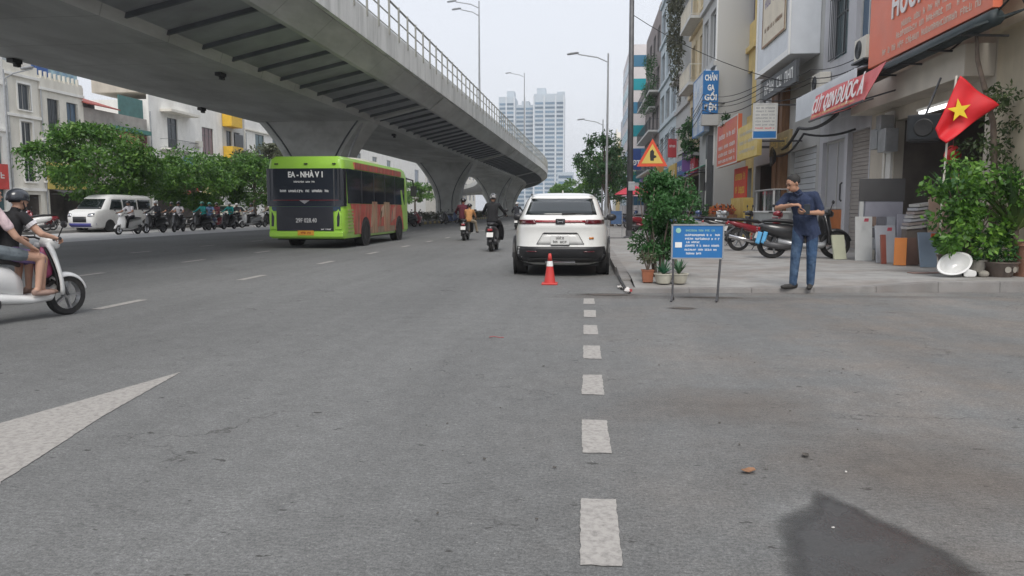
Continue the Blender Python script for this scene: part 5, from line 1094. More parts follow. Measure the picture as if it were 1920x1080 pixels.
    bm = bmesh.new(); bm.from_mesh(raw); bmesh.ops.recalc_face_normals(bm, faces=bm.faces); bm.to_mesh(raw); bm.free()
    o = bpy.data.objects.new('raw', raw); COL.objects.link(o)
    r = o.modifiers.new('r', 'REMESH'); r.mode = 'VOXEL'; r.voxel_size = voxel; r.use_smooth_shade = True
    s_ = o.modifiers.new('s', 'SMOOTH'); s_.factor = .5; s_.iterations = 3 if voxel < .01 else 2
    dg = bpy.context.evaluated_depsgraph_get(); me = bpy.data.meshes.new_from_object(o.evaluated_get(dg)); bpy.data.objects.remove(o); bpy.data.meshes.remove(raw)
    n = len(me.polygons); C = np.empty(n * 3); me.polygons.foreach_get('center', C); C = C.reshape(-1, 3); best = np.full(n, 1e9); idx = np.zeros(n, int)
    for a, b, rr, mi in S:
        a = np.array(a); b = np.array(b); ab = b - a; t = np.clip(((C - a) @ ab) / max(ab @ ab, 1e-9), 0, 1); d = np.linalg.norm(C - a - t[:, None] * ab, axis=1) - rr
        k = d < best; best[k] = d[k]; idx[k] = mi
    for m in range(4): me.materials.append(None)
    me.polygons.foreach_set('material_index', idx.astype(np.int32)); me.polygons.foreach_set('use_smooth', np.ones(n, bool)); me.name = 'body'; me.update()
    me['frame'] = [*hd, *rt, *f, *up]
    return me
M_skin = mat('skin', (.42, .23, .15), .55, .08, 12); M_skin2 = mat('skin_light', (.52, .31, .22), .55, .08, 12)
M_hair = mat('dark_hair', (.012, .011, .010), .6, .3, 40); M_hairg = mat('greying_hair', (.022, .021, .020), .7, .35, 60)
M_blackc = mat('black_cloth', (.018, .018, .02), .9, .2, 10, .3)
def cloth(name, c): return mat(name, c, .9, .22, 7, .9, bscale=16, bdist=.03, stretch=(1, 1, .55))
def dress(me, t, skin, shirt, trou, shoe, hair=None, helmet=None, face=True, visor=False):
    b = link('body', me, t)
    for i, m in enumerate((skin, shirt, trou, shoe)): b.material_slots[i].link = 'OBJECT'; b.material_slots[i].material = m
    F = list(me['frame']); hd, rt, f, up = (V(F[i:i + 3]) for i in (0, 3, 6, 9))
    def H(x, y, z): return hd + rt * x + f * y + up * z
    def shell(c, r, cut, n=20, m=12, front=None):
        mb = MB(); rings = []
        for j in range(m + 1):
            tt = pi * (1 - j / m * cut); tt = min(max(tt, .03), pi - .03); rings.append([H(c[0] + r[0] * sin(tt) * cos(2 * pi * k / n), c[1] + r[1] * sin(tt) * sin(2 * pi * k / n), c[2] - r[2] * cos(tt)) for k in range(n)])
        mb.loft(rings, True); return mb
    if hair:
        mb = shell((0, -.030, .048), (.088, .098, .096), .72)
        h = mb.build('hair', hair, t, smooth=True)
    if helmet:
        mb = shell((0, -.008, .045), (.118, .138, .115), .60); hm = mb.build('helmet', helmet, t, smooth=True)
        mb = MB(); mb.add([H(x * .10, .10 + .09 * (1 - x * x) + d_, .045 - .012 * d_) for d_ in (0, .035) for x in (-1, -.5, 0, .5, 1)], [(k, k + 1, k + 6, k + 5) for k in range(4)]); mb.build('helmet_peak', M_blackp, hm, solid=.008)
        MB().tube([H(-.085, .0, -.01), H(-.06, .04, -.085), H(0, .06, -.11), H(.06, .04, -.085), H(.085, 0, -.01)], .008, 5).build('chin_strap', M_blackp, hm)
    if face:
        for sg in (-1, 1):
            MB().ell(H(sg * .03, .083, .018), (.011, .008, .007), 8, 6).build('eye', M_fix, t); MB().tube([H(sg * .012, .094, .040), H(sg * .03, .094, .046), H(sg * .05, .082, .040)], .005, 5).build('eyebrow', M_hair, t)
        MB().tube([H(-.022, .090, -.055), H(0, .096, -.057), H(.022, .090, -.055)], .005, 5).build('mouth', mat('lip', (.30, .10, .08), .5, .1, 20), t)
    return t
# man on the pavement, elbows out, hands together at the chest, looking to his right
Jm = dict(pelvis=(-.03, -.02, .93), chest=(.02, .02, 1.225), neck=(.085, .075, 1.41), head=(.155, .15, 1.525), face=(.66, .62, -.42), hup=(.25, .2, 1), hipL=(-.12, -.02, .90), hipR=(.06, -.02, .90), shL=(-.13, .03, 1.365), shR=(.245, .06, 1.345),
          elL=(-.235, .04, 1.115), elR=(.36, .13, 1.185), haL=(-.05, .235, 1.115), haR=(.15, .29, 1.225), hdL=(.95, .3, .05), hdR=(-.95, .1, .06), pnL=(0, -.5, .9), pnR=(.0, -.3, -.95),
          knL=(-.125, .03, .50), anL=(-.12, -.03, .085), toL=(-.11, .14, .03), knR=(.09, .05, .50), anR=(.115, .02, .085), toR=(.25, .14, .03), sole=.085)
me = person_mesh(Jm, 1, .0085, sleeve=.78, curl=.7, build=1.0, hem=.13)
t = thing('person', 'man in navy polo shirt and blue jeans standing on the pavement', 'person', (3.18, 11.3, .06), pi - .34)
M_navy = cloth('navy_polo', (.022, .034, .075)); M_jean = mat('blue_denim', (.035, .075, .15), .85, .25, 5, 1.0, dirt=(.14, .21, .30), dscale=3.6, damt=.8, bscale=18, bdist=.035, stretch=(1, 1, .6)); M_shoe = mat('dark_shoe', (.035, .032, .03), .7, .2, 12)
dress(me, t, M_skin, M_navy, M_jean, M_shoe, hair=M_hairg)
MB().tube([(.03, .135, 1.40), (.085, .165, 1.365), (.14, .14, 1.405)], .014, 6).build('collar', M_navy, t)
t = thing('mobile_phone', 'dark mobile phone held in the hands of the standing man', 'phone', (3.14, 11.03, 1.225), pi - .34)
MB().b2(-.04, .04, -.006, .006, -.07, .07).build('case', M_fix, t, bevel=.004); MB().b2(-.036, .036, .0065, .008, -.062, .062).build('screen', mat('phone_screen', (.02, .03, .04), .1, .05, 9), t)

def seated(lean=.0, back=0., spread=1., hz=0., armdy=0., handpos=None, feet=None, face=(0, 1, 0), head_down=0.):
    y = back; l = lean
    J = dict(pelvis=(0, -.30 + y, .90 + hz), chest=(0, -.27 + y + l * .5, 1.19 + hz), neck=(0, -.24 + y + l * .85, 1.385 + hz), head=(0, -.19 + y + l, 1.52 + hz), face=face, hipL=(-.09, -.27 + y, .875 + hz), hipR=(.09, -.27 + y, .875 + hz), shL=(-.175, -.24 + y + l * .75, 1.335 + hz), shR=(.175, -.24 + y + l * .75, 1.335 + hz))
    hp = handpos or (.335, .30, 1.055)
    for s_, k in ((-1, 'L'), (1, 'R')):
        sh = V(J['sh' + k]); h_ = V((s_ * hp[0], hp[1], hp[2])); mid = (sh + h_) / 2 + V((s_ * .07, -.05, -.075)); J['el' + k] = tuple(mid); J['ha' + k] = tuple(h_ - (h_ - mid).normalized() * .06)
        ft = feet or (.11, .19, .30); kn = V((s_ * (.15 * spread), .10 + y * .9, .80 + hz)); J['kn' + k] = tuple(kn); J['an' + k] = (s_ * ft[0], ft[1], ft[2] + .085); J['to' + k] = (s_ * (ft[0] + .02), ft[1] + .17, ft[2] + .03)
        J['pn' + k] = (0, -.3, -1)
    return J
# ---- near scooter with two riders leaving at the left edge
M_skirt = mat('floral_cloth', (.16, .13, .32), .9, .4, 22, dirt=(.42, .22, .36), dscale=14, damt=.9)
rz = radians(-18); sc1 = make_scooter('white scooter carrying two riders at left picture edge', (-6.20, 7.58, 0), rz, M_white, wr=.265, name='scooter'); sc1.scale = (.88, .88, .88)
for c in list(sc1.children):
    if c.name.startswith('stand'): bpy.data.objects.remove(c)
def at(rz, loc, p): return (loc[0] + p[0] * cos(rz) - p[1] * sin(rz), loc[1] + p[0] * sin(rz) + p[1] * cos(rz), loc[2] + p[2])
J = seated(.10, .19, .9, -.03, handpos=(.33, .36, 1.02), feet=(.13, .24, .31)); me = person_mesh(J, 1, .0095, .45, shorts=.85, curl=1.0, build=.97)
t = thing('person', 'driver in black t-shirt and dark helmet steering the white scooter', 'person', (-6.20, 7.58, 0), rz); t.scale = (.88, .88, .88); dress(me, t, M_skin2, M_blackc, M_skirt, mat('sandal', (.30, .2, .16), .7, .1, 9), M_hair, mat('dark_helmet', (.03, .035, .045), .25, .2, 9, coat=.6))
for s_, k in ((-1, 'L'), (1, 'R')):
    sh, el = V(J['sh' + k]), V(J['el' + k]); MB().tube([sh.lerp(el, .40), sh.lerp(el, .56)], [.068, .067], 12).build('sleeve_cuff', cloth('white_cloth', (.62, .60, .62)), t)
J = seated(.10, -.12, 1.25, .03, handpos=(.22, .12, .90), feet=(.20, .14, .31)); J['knL'] = (-.20, .20, .79); J['knR'] = (.20, .20, .79); me = person_mesh(J, 1, .0095, .6, shorts=.62, curl=.6, build=.95)
t = thing('person', 'passenger in pale pink t-shirt and denim shorts on the white scooter', 'person', (-6.20, 7.58, 0), rz); t.scale = (.88, .88, .88); dress(me, t, M_skin2, cloth('pale_pink_cloth', (.62, .48, .50)), cloth('grey_denim', (.16, .19, .21)), mat('sandal2', (.33, .22, .18), .7, .1, 9), M_hair)
t = thing('pink_bag', 'crumpled pink plastic bag hanging behind the white leg shield', 'bag', at(rz, (-6.20, 7.58, 0), (-.02, .33, .45)), rz)
mb = MB(); mb.loft([[(.09 * s_ * cos(a) * (1 + .15 * sin(3 * a + z_)), .07 * s_ * sin(a) * (1 + .2 * sin(4 * a)), z_) for a in [k * pi / 9 for k in range(18)]] for z_, s_ in ((0, .5), (.04, 1.0), (.12, 1.15), (.20, .9), (.28, .45), (.36, .15))]); mb.build('pouch', mat('pink_plastic', (.62, .13, .28), .4, .2, 9), t, smooth=True); MB().tube([(0, 0, .35), (.0, .03, .45), (.02, .06, .40)], .01, 5).build('loop', MATS['pink_plastic'], t)
# ---- riders in the middle of the road
rider_me = person_mesh(seated(.03, 0, 1., .02), 1, .014, 1.5, hands=False)
rider_me2 = person_mesh(seated(.07, .02, 1.1, .0), 1, .016, .6, hands=False)
pill_me = person_mesh(seated(.02, -.36, 1.2, .05, handpos=(.18, -.12, 1.0), feet=(.2, -.02, .33)), 1, .016, .6, hands=False)
M_dkred = MATS['dark_red_lens']; M_maroon = cloth('maroon_cloth', (.10, .018, .03)); M_dkcloth = cloth('charcoal_cloth', (.03, .032, .04)); M_orangec = cloth('orange_cloth', (.50, .25, .10)); M_tealc = cloth('teal_cloth', (.02, .25, .24)); M_bluec = cloth('blue_cloth', (.12, .2, .34)); M_greyc = cloth('grey_cloth', (.30, .30, .31)); M_greenc = cloth('green_cloth', (.03, .22, .13)); M_redc = cloth('red_cloth', (.42, .05, .06)); M_whitec = MATS['white_cloth']; M_beigec = cloth('beige_cloth', (.36, .30, .22))
M_bh = mat('black_helmet', (.02, .02, .022), .25, .2, 9, coat=.6); M_wh = mat('white_helmet', (.55, .55, .55), .3, .2, 9, coat=.6); M_gh = mat('green_helmet', (.03, .22, .16), .3, .2, 9, coat=.6)
M_bikeblk = mat('black_bike_paint', (.02, .02, .022), .3, .15, 9, coat=.6); M_bikesil = mat('silver_bike_paint', (.36, .37, .38), .35, .1, 9, coat=.5, metal=.3); M_bikered = mat('red_bike_paint', (.22, .015, .025), .3, .1, 9, coat=.6); M_bikeblue = mat('blue_bike_paint', (.06, .10, .22), .3, .1, 9, coat=.6)
def rider(label, loc, rz, me, shirt, trou, helmet, skin=M_skin, hair=M_hair, group=None, face=False):
    t = thing('person', label, 'person', loc, rz, group); dress(me, t, skin, shirt, trou, M_shoe, hair, helmet, face); return t
L_ = (-4.78, 29.9, 0); make_scooter('dark scooter carrying two people left of the black clad rider', L_, .04, M_bikeblk, name='scooter')
rider('rider in maroon jacket driving the two person scooter', (L_[0] - .08, L_[1], 0), .04, rider_me, M_maroon, M_blackc, M_bh); rider('pillion rider in orange clothes behind the maroon rider', (L_[0] + .30, L_[1] - .05, .02), -.15, pill_me, M_orangec, M_beigec, M_bh).scale = (.84, .84, .84)
L_ = (-2.72, 22.3, 0); make_scooter('black scooter with red tail lamp just left of the parked car', L_, .0, M_bikeblk, name='scooter'); rider('rider all in black with black and white helmet beside parked car', L_, 0, rider_me, M_blackc, M_blackc, mat('patterned_helmet', (.03, .03, .03), .3, .1, 9, dirt=(.6, .6, .6), dscale=9, damt=1, coat=.5))
L_ = (-4.15, 46, 0); make_scooter('grey scooter half hidden behind the parked car', L_, 0, M_bikesil, name='scooter'); rider('distant rider in dark grey half hidden by the parked car', L_, 0, rider_me, M_dkcloth, M_blackc, M_wh)
# ---- riders waiting on the far side
far = make_scooter('white scooter waiting beside the front of the minivan', (-22.6, 35.2, 0), pi * .95, M_white, name='scooter', group='scooters waiting across the road')
spots = [  # x, y, rz, paint, shirt, trousers, helmet, words
    (-22.6, 37.5, 3.0, M_bikeblk, M_dkcloth, M_blackc, M_wh, 'black', 'charcoal top before the minivan side'), (-22.4, 39.5, 3.3, M_bikeblk, M_whitec, M_blackc, M_bh, 'black', 'white top before the minivan rear'),
    (-22.5, 42.1, 2.9, M_bikeblk, M_tealc, M_blackc, M_gh, 'black', 'teal jacket and green helmet'), (-22.8, 43.7, 3.2, M_bikeblue, M_bluec, M_dkcloth, M_gh, 'blue', 'blue jacket next to the teal rider'),
    (-22.3, 45.2, 3.1, M_bikeblk, M_tealc, M_blackc, M_wh, 'black', 'teal jacket and white helmet'), (-22.7, 49.1, 2.6, M_bikesil, M_greyc, M_blackc, M_bh, 'silver', 'grey top in the queue'),
    (-22.5, 51.8, 3.0, M_bikeblk, M_beigec, M_blackc, M_bh, 'black', 'beige jacket in the queue'), (-22.8, 54.2, 3.3, M_white, M_whitec, M_dkcloth, M_wh, 'white', 'white top and helmet'),
    (-22.4, 57.3, 3.1, M_bikeblk, M_blackc, M_blackc, M_bh, 'black', 'black jacket, first of a pair'), (-22.9, 59.5, 3.0, M_bikeblue, M_dkcloth, M_bluec, M_bh, 'blue', 'charcoal jacket, second of a pair'),
    (-22.5, 62.8, 3.2, M_bikeblk, M_greenc, M_blackc, M_gh, 'black', 'green jacket near the bus'), (-22.6, 66.1, 3.1, M_bikered, M_redc, M_blackc, M_bh, 'red', 'red jacket near the bus'), (-22.3, 69.4, 3.1, M_bikesil, M_greyc, M_dkcloth, M_wh, 'silver', 'grey jacket nearest the bus'),
    (-24.0, 41.5, 3.1, M_bikeblk, M_blackc, M_blackc, M_bh, 'black', 'black top behind the teal riders'), (-24.1, 47.0, 3.0, M_bikered, M_maroon, M_dkcloth, M_bh, 'dark red', 'maroon top in the second line'), (-24.2, 50.2, 3.2, M_bikeblk, M_dkcloth, M_blackc, M_wh, 'black', 'charcoal top and white helmet in the second line'), (-24.0, 56.5, 3.1, M_bikeblk, M_blackc, M_bluec, M_bh, 'black', 'black top and blue trousers in the second line'), (-24.1, 63.5, 3.0, M_bikeblk, M_redc, M_blackc, M_wh, 'black', 'red top in the second line')]
rider('rider in white shirt waiting by the front of the minivan', (-22.6, 35.2, 0), pi * .95, rider_me2, M_whitec, M_blackc, M_bh, group='riders waiting across the road')
for i, (x, y, a, p, sh, tr, he, pw, wd) in enumerate(spots):
    c = copy_tree(far, None, (x, y, 0), a, '%s scooter ridden by the person in %s' % (pw, wd), {M_white: p}); c.scale = (1, 1, 1)
    rider('waiting rider in ' + wd, (x, y, 0), a, (rider_me, rider_me2)[i % 2], sh, tr, he, group='riders waiting across the road')
for i, (x, y) in enumerate(((-27.6, 33.6), (-27.9, 35.4), (-28.4, 36.6))):
    copy_tree(far, None, (x, y, .13), 2.0 + .3 * i, ('nearest', 'middle', 'farthest')[i] + ' of the three pale parked scooters on the far pavement', {M_white: (M_bikesil, M_white, M_bikered)[i]})
for i, (x, y) in enumerate(((-12.6, 52.5), (-12.2, 54.0), (-11.9, 62.5), (-11.8, 66), (-12.1, 70))):
    copy_tree(far, None, (x, y, 0), 2.6 + .5 * i, ('first', 'second', 'third', 'fourth', 'fifth')[i] + ' dark scooter parked along the median from the bus', {M_white: (M_bikeblk, M_bikered, M_bikeblk, M_bikeblue, M_bikesil)[i]})
# ---- parked motorcycles on the pavement
b = make_scooter('big black and silver scooter parked behind the standing man', (4.92, 17.45, .125), radians(-86), M_bikeblk, wr=.30, style='scooter', panel=M_bikesil, name='parked_scooter'); b.scale = (1.08, 1.1, 1.05)
b2_ = make_scooter('dark red motorcycle parked behind the black and silver scooter', (4.72, 20.6, .125), radians(-80), M_bikered, wr=.295, style='bone', name='parked_motorcycle', cat='motorcycle')
t = thing('rag', 'pair of light blue cloths over the tail of the black scooter', 'cloth', (3.92, 17.25, .62), .1)
for i in range(2): MB().grid(lambda u, v, i=i: ((u - .5) * .09 + i * .13 - .08 * v, .02 * sin(u * 6 + i) - .04 * v, .12 - .26 * v - .03 * u), 5, 8).build('cloth', mat('light_blue_cloth', (.10, .36, .62), .7, .1, 8), t, solid=.01, smooth=True)
for i, (x, y, a, m, w_) in enumerate(((4.55, 23.4, -88, M_bikeblk, 'black motorcycle parked just behind the dark red one'), (4.25, 25.6, -75, M_bikesil, 'silver motorcycle with mirrors in the parked row'), (4.4, 27.6, -95, M_white, 'white motorcycle in the parked row before the red poster'), (4.0, 29.8, -80, M_bikeblue, 'blue motorcycle at the far end of the parked row'))):
    copy_tree(b2_, None, (x, y, .125), radians(a), w_, {M_bikered: m})
for i, (x, y, a, m, w_) in enumerate(((3.0, 38, -60, M_bikered, 'red'), (3.3, 41, -80, M_white, 'white'), (3.1, 44, -100, M_bikeblk, 'black'), (2.9, 50, -85, M_bikeblue, 'blue'))):
    copy_tree(far, None, (x, y, .125), radians(a), w_ + ' scooter parked far down the right hand pavement', {M_white: m})
# ------------------------------------------------------------------ vegetation
LF_tree = leafmat('street_tree_leaf', [(.022, .07, .012), (.05, .14, .018), (.10, .225, .028), (.17, .30, .045)], .22)
LF_dark = leafmat('dark_tree_leaf', [(0.0162, 0.0525, 0.0192), (0.0338, 0.0975, 0.03), (0.0607, 0.15, 0.042)])
LF_bush = leafmat('bush_leaf', [(0.0243, 0.0825, 0.0216), (0.0405, 0.128, 0.0336), (0.0675, 0.18, 0.048)])
LF_bright = leafmat('bright_leaf', [(.03, .09, .018), (.07, .18, .025), (.14, .30, .04), (.23, .40, .06)])
LF_olive = leafmat('olive_leaf', [(.06, .075, .04), (.10, .115, .06), (.14, .15, .08)])
LF_hang = leafmat('hanging_leaf', [(.05, .055, .035), (.08, .085, .05), (.12, .12, .075), (.07, .10, .05)])
LF_spike = leafmat('spiky_leaf', [(.02, .06, .02), (.05, .11, .03), (.22, .28, .06)])
LF_succ = leafmat('succulent_leaf', [(.02, .12, .07), (.05, .18, .10), (.25, .2, .05)])
def leaves(name, centers, radii, n, size, m, parent=None, droop=.3, seed=1, flat=.0, aspect=.45, tri=False):
    """n leaf blades spread around clump centres; each blade a folded rhombus"""
    r = np.random.default_rng(seed); C = np.asarray(centers, float); k = r.integers(0, len(C), n); Rr = np.asarray(radii, float)
    d = r.normal(size=(n, 3)); d /= np.linalg.norm(d, axis=1)[:, None]; rad = r.uniform(0, 1, n) ** .45
    P = C[k] + d * rad[:, None] * (Rr[k] if Rr.ndim == 2 else Rr[k][:, None])
    a = d * .6 + r.normal(size=(n, 3)) * .7; a[:, 2] -= droop; a /= np.linalg.norm(a, axis=1)[:, None]
    q = r.normal(size=(n, 3)); q[:, 2] *= (1 - flat); b = np.cross(a, q); b /= np.linalg.norm(b, axis=1)[:, None]; c = np.cross(a, b)
    s = size * r.uniform(.6, 1.3, n)[:, None]
    v0 = P; v1 = P + a * s * .5 + b * s * aspect * .5 + c * s * .08; v2 = P + a * s; v3 = P + a * s * .5 - b * s * aspect * .5 + c * s * .08
    vs = np.stack([v0, v1, v2, v3], 1).reshape(-1, 3); me = bpy.data.meshes.new(name); me.vertices.add(4 * n); me.vertices.foreach_set('co', vs.ravel())
    me.loops.add(4 * n); me.loops.foreach_set('vertex_index', np.arange(4 * n, dtype=np.int32)); me.polygons.add(n); me.polygons.foreach_set('loop_start', np.arange(0, 4 * n, 4, dtype=np.int32)); me.polygons.foreach_set('loop_total', np.full(n, 4, dtype=np.int32))
    me.update(calc_edges=True); me.materials.append(m); return link(name, me, parent)
def tree(name, label, loc, h0, R3, n, size, m, seed, trunk_r=.16, clumps=26, lean=(0, 0), group='street trees', flat_bottom=.6, nbr=6):
    """h0 crown centre height, R3 crown half sizes"""
    r = random.Random(seed); t = thing(name, label, 'tree', loc, r.uniform(0, 6) if 0 else 0, group)
    top = V((lean[0], lean[1], h0)); mid = V((lean[0] * .4 + r.uniform(-.1, .1), lean[1] * .4, h0 * .5))
    mb = MB(); mb.tube([(0, 0, -.05), (0, 0, .3), mid, top - V((0, 0, R3[2] * .35)), top], [trunk_r * 1.4, trunk_r, trunk_r * .8, trunk_r * .55, trunk_r * .2], 9); mb.build('trunk', M_bark, t, smooth=True)
    C = []; Rr = []
    for i in range(clumps):
        a = r.uniform(0, 2 * pi); z = r.uniform(-flat_bottom, 1); rr = sqrt(max(0, 1 - z * z)) * r.uniform(.45, .95); c = V((cos(a) * rr * R3[0], sin(a) * rr * R3[1], z * R3[2] * .85)) + top
        C.append(c); q = r.choice((.12, .16, .22, .3, .38)); Rr.append((R3[0] * q, R3[1] * q, R3[2] * q * .8))
    for i in range(nbr):
        c = C[i * len(C) // nbr]; b = mid.lerp(top, r.uniform(.2, .7)); MB().tube([b, b.lerp(c, .5) + V((0, 0, .15)), c], [trunk_r * .45, trunk_r * .3, trunk_r * .1], 6).build('limb', M_bark, t, smooth=True)
    cr = leaves('crown', C, Rr, n, size, m, t, seed=seed); return t
tree('street_tree', 'large spreading green tree in front of cream houses, leftmost', (-28.4, 41.5, .13), 3.75, (3.3, 4.9, 2.35), 22000, .23, LF_tree, 11, .17, 70, flat_bottom=.95)
tree('street_tree', 'green tree between leftmost tree and the bus, lower crown', (-27.8, 51.5, .13), 3.2, (3.0, 5.6, 2.1), 19000, .24, LF_tree, 12, .16, 62, flat_bottom=.95)
tree('street_tree', 'dense green tree just left of the bus rear', (-27.5, 60.5, .13), 3.3, (3.0, 6.0, 2.3), 16000, .27, LF_tree, 13, .16, 54, flat_bottom=.95)
tree('street_tree', 'olive coloured tree behind the bus roof at left', (-32, 73, .13), 5.2, (3.2, 4.5, 2.8), 5000, .36, LF_olive, 14, .18, 28)
tree('street_tree', 'bushy green tree right of the bus front', (-27.8, 96, .13), 3.6, (3.2, 6.5, 2.4), 5500, .36, LF_tree, 15, .18, 30)
tree('street_tree', 'small green tree beyond the second flyover pier', (-27.5, 120, .13), 3.6, (3.2, 6.0, 2.2), 3500, .42, LF_tree, 16, .18, 22)
tree('roadside_tree', 'dark green roadside tree behind the parked car at the kerb', (1.75, 50, .12), 3.9, (1.85, 2.4, 2.15), 5200, .20, LF_dark, 17, .13, 34, lean=(-.65, 0), nbr=9)
tree('roadside_tree', 'second darker tree further along the kerb', (2.3, 64, .12), 3.8, (2.3, 3.0, 2.4), 4200, .26, LF_tree, 18, .15, 28, lean=(-.8, 0))
tree('roadside_tree', 'light green distant tree at the end of the road', (-1.6, 112, .0), 3.4, (3.2, 4.5, 2.4), 4000, .38, LF_tree, 19, .15, 24)
tree('roadside_tree', 'pale distant tree next to the flyover end', (-5.2, 150, .0), 3.6, (3.6, 4.5, 2.6), 3000, .5, LF_bright, 20, .15, 22)
tree('roadside_tree', 'far dark tree under the distant lamp', (2.4, 88, .12), 3.6, (2.6, 3.5, 2.6), 3500, .35, LF_dark, 21, .15, 22)
# hedge on the median
hc = [(-15.8 + random.uniform(-1.6, 1.8), 58.5 + i * 1.1, .55) for i in range(60)]
o = leaves('median_hedge', hc, [(.9, .9, .45)] * 60, 9000, .22, leafmat('hedge_leaf', [(.05, .03, .025), (.06, .07, .03), (.03, .06, .025)]), seed=31); struct(o, 'stuff'); o['label'] = 'low dark reddish hedge planted on the median'
# bush by the blue notice with bare stems
t = thing('roadside_bush', 'tall leafy bush with bare stems behind the blue notice board', 'bush', (1.20, 12.45, .12))
for i in range(6):
    a = i * 1.05; MB().tube([(.06 * cos(a), .06 * sin(a), -.05), (.10 * cos(a), .10 * sin(a), .35), (.26 * cos(a), .26 * sin(a), .95), (.34 * cos(a + .2), .3 * sin(a + .2), 1.45)], [.024, .018, .010, .004], 7).build('stem', M_bark, t, smooth=True)
r = random.Random(5); C = []; Rr = []
for i in range(30):
    z = r.uniform(.42, 1.62); w_ = .62 * sin(pi * min(1, .30 + (z - .4) / 1.75)) ** .7 ; a = r.uniform(0, 6.28); q = sqrt(r.uniform(.05, 1)); C.append((cos(a) * w_ * q, sin(a) * w_ * q, z)); Rr.append(r.uniform(.13, .22))
leaves('foliage', C, Rr, 10500, .07, LF_bush, t, seed=41, aspect=.5)
t2 = thing('flowering_bush', 'thin twiggy bush with sparse leaves right of the roadside bush', 'bush', (1.75, 14.8, .12))
for i in range(5): MB().tube([(0, 0, -.05), (.1 * cos(i), .1 * sin(i), .5), (.34 * cos(i * 1.3), .3 * sin(i * 1.3), 1.3 + .1 * i)], [.022, .014, .006], 6).build('stem', M_bark, t2)
leaves('foliage', [(r.uniform(-.38, .34), r.uniform(-.3, .3), r.uniform(.7, 1.85)) for i in range(16)], [.16] * 16, 1500, .075, LF_bush, t2, seed=42)
# pots
M_terra = mat('terracotta', (.36, .13, .065), .75, .15, 8, .2, dirt=(.22, .10, .07), dscale=5); M_whpot = mat('white_foam_pot', (.5, .48, .40), .8, .15, 6, dirt=(.3, .26, .2), dscale=4); M_soil = mat('soil', (.06, .045, .035), .95, .3, 20, .6); M_brpot = mat('glazed_pot', (.13, .10, .085), .35, .2, 6, coat=.3); M_ltpot = mat('stone_pot', (.33, .31, .27), .8, .15, 8, .2)
def pot(name, label, loc, r0, r1, h, m, rim=.015, sides=20, group=None):
    t = thing(name, label, 'plant pot', loc, random.uniform(0, 1) if sides > 8 else pi / 4, group)
    MB().lathe([(r0, 0), (r0 * .6 + r1 * .4, h * .35), (r1, h * .9), (r1 + rim, h * .92), (r1 + rim, h), (r1 - .012, h), (r1 - .02, h * .86)], sides, caps=True).build('vessel', m, t, smooth=sides > 8, angle=35); MB().lathe([(r1 - .022, h * .84), (r1 - .022, h * .865)], sides).build('soil', M_soil, t)
    return t
def blades(t, n, ln, wd, m, base=0, spread=.8, seed=1, up=.6, name='blade'):
    rr = random.Random(seed)
    for i in range(n):
        a = rr.uniform(0, 2 * pi); el = rr.uniform(.3, 1.25) * up + .25; L = ln * rr.uniform(.7, 1.15); w_ = wd * rr.uniform(.7, 1.2); ca, sa = cos(a), sin(a); pts = []
        for k in range(6):
            u = k / 5; s_ = L * u; z = base + s_ * sin(el) - .5 * u * u * L * (1.1 - el * .6) * .6; d_ = s_ * cos(el); hw = w_ * (1 - u) ** .7 * (.5 + u * 1.2 if u < .4 else 1) * .5
            pts.append(((ca * d_ - sa * hw, sa * d_ + ca * hw, z), (ca * d_ + sa * hw, sa * d_ - ca * hw, z)))
        mb = MB(); mb.add([p for q in pts for p in q], [(2 * k, 2 * k + 1, 2 * k + 3, 2 * k + 2) for k in range(5)]); mb.build(name, m, t)
p = pot('plant_pot', 'square terracotta pot with twiggy plant left of the blue notice', (.98, 11.75, .10), .105, .125, .19, M_terra, .01, 4)
for i in range(6): MB().tube([(0, 0, .15), (.05 * cos(i), .05 * sin(i), .3), (.12 * cos(i), .1 * sin(i), .42 + .03 * i)], [.008, .006, .003], 5).build('stem', M_bark, p)
leaves('foliage', [(.08 * cos(i), .08 * sin(i), .38) for i in range(6)], [.09] * 6, 240, .05, LF_olive, p, seed=44)
for i, (x, y) in enumerate(((1.21, 11.62), (1.45, 11.66))):
    p = pot('planter', ('left' if not i else 'right') + ' cream planter with stiff green succulents behind the blue notice', (x, y, .095), .10, .14, .15, M_whpot, .012, 16); blades(p, 22, .28, .06, LF_succ, .14, seed=50 + i, up=.95)
# ------------------------------------------------------------------ blue notice board
t = thing('notice_board', 'blue notice board with rows of white text on two steel legs', 'notice board', (1.49, 10.12, 0), .03)
MB().b2(-.325, .325, -.012, .012, .585, 1.01).build('board', M_blue_s, t)
b = MB(); b.b2(-.34, .34, -.02, .02, 1.01, 1.03); b.b2(-.34, .34, -.02, .02, .565, .585); b.b2(-.345, -.325, -.02, .02, .565, 1.03); b.b2(.325, .345, -.02, .02, .565, 1.03); b.build('frame', M_steel, t)
for i, (z, x, w_) in enumerate(((.945, .03, .38), (.885, .06, .46), (.835, .06, .45), (.79, -.06, .18), (.745, .06, .45), (.69, .04, .42), (.64, -.05, .20))): scribble(w_, .034, M_whitesign if i else mat('pale_green_print', (.3, .55, .45), .5, .1, 9), t, (x, -.0135, z), words=6, seed=300 + i)
MB().b2(-.295, -.205, -.016, -.0125, .72, .79).build('phone_symbol', M_whitesign, t); MB().lathe([(.035, 0), (.035, .003)], 14, (-.255, -.016, .945), 'y').build('emblem', MATS['pale_green_print'], t)
MB().tube([(-.31, .01, .58), (-.31, .01, .3), (-.315, -.01, .0)], .014, 6).build('leg', M_dksteel, t); MB().tube([(.31, .01, .58), (.29, .0, .25), (.275, -.02, .0)], .016, 6).build('leg', M_dksteel, t)
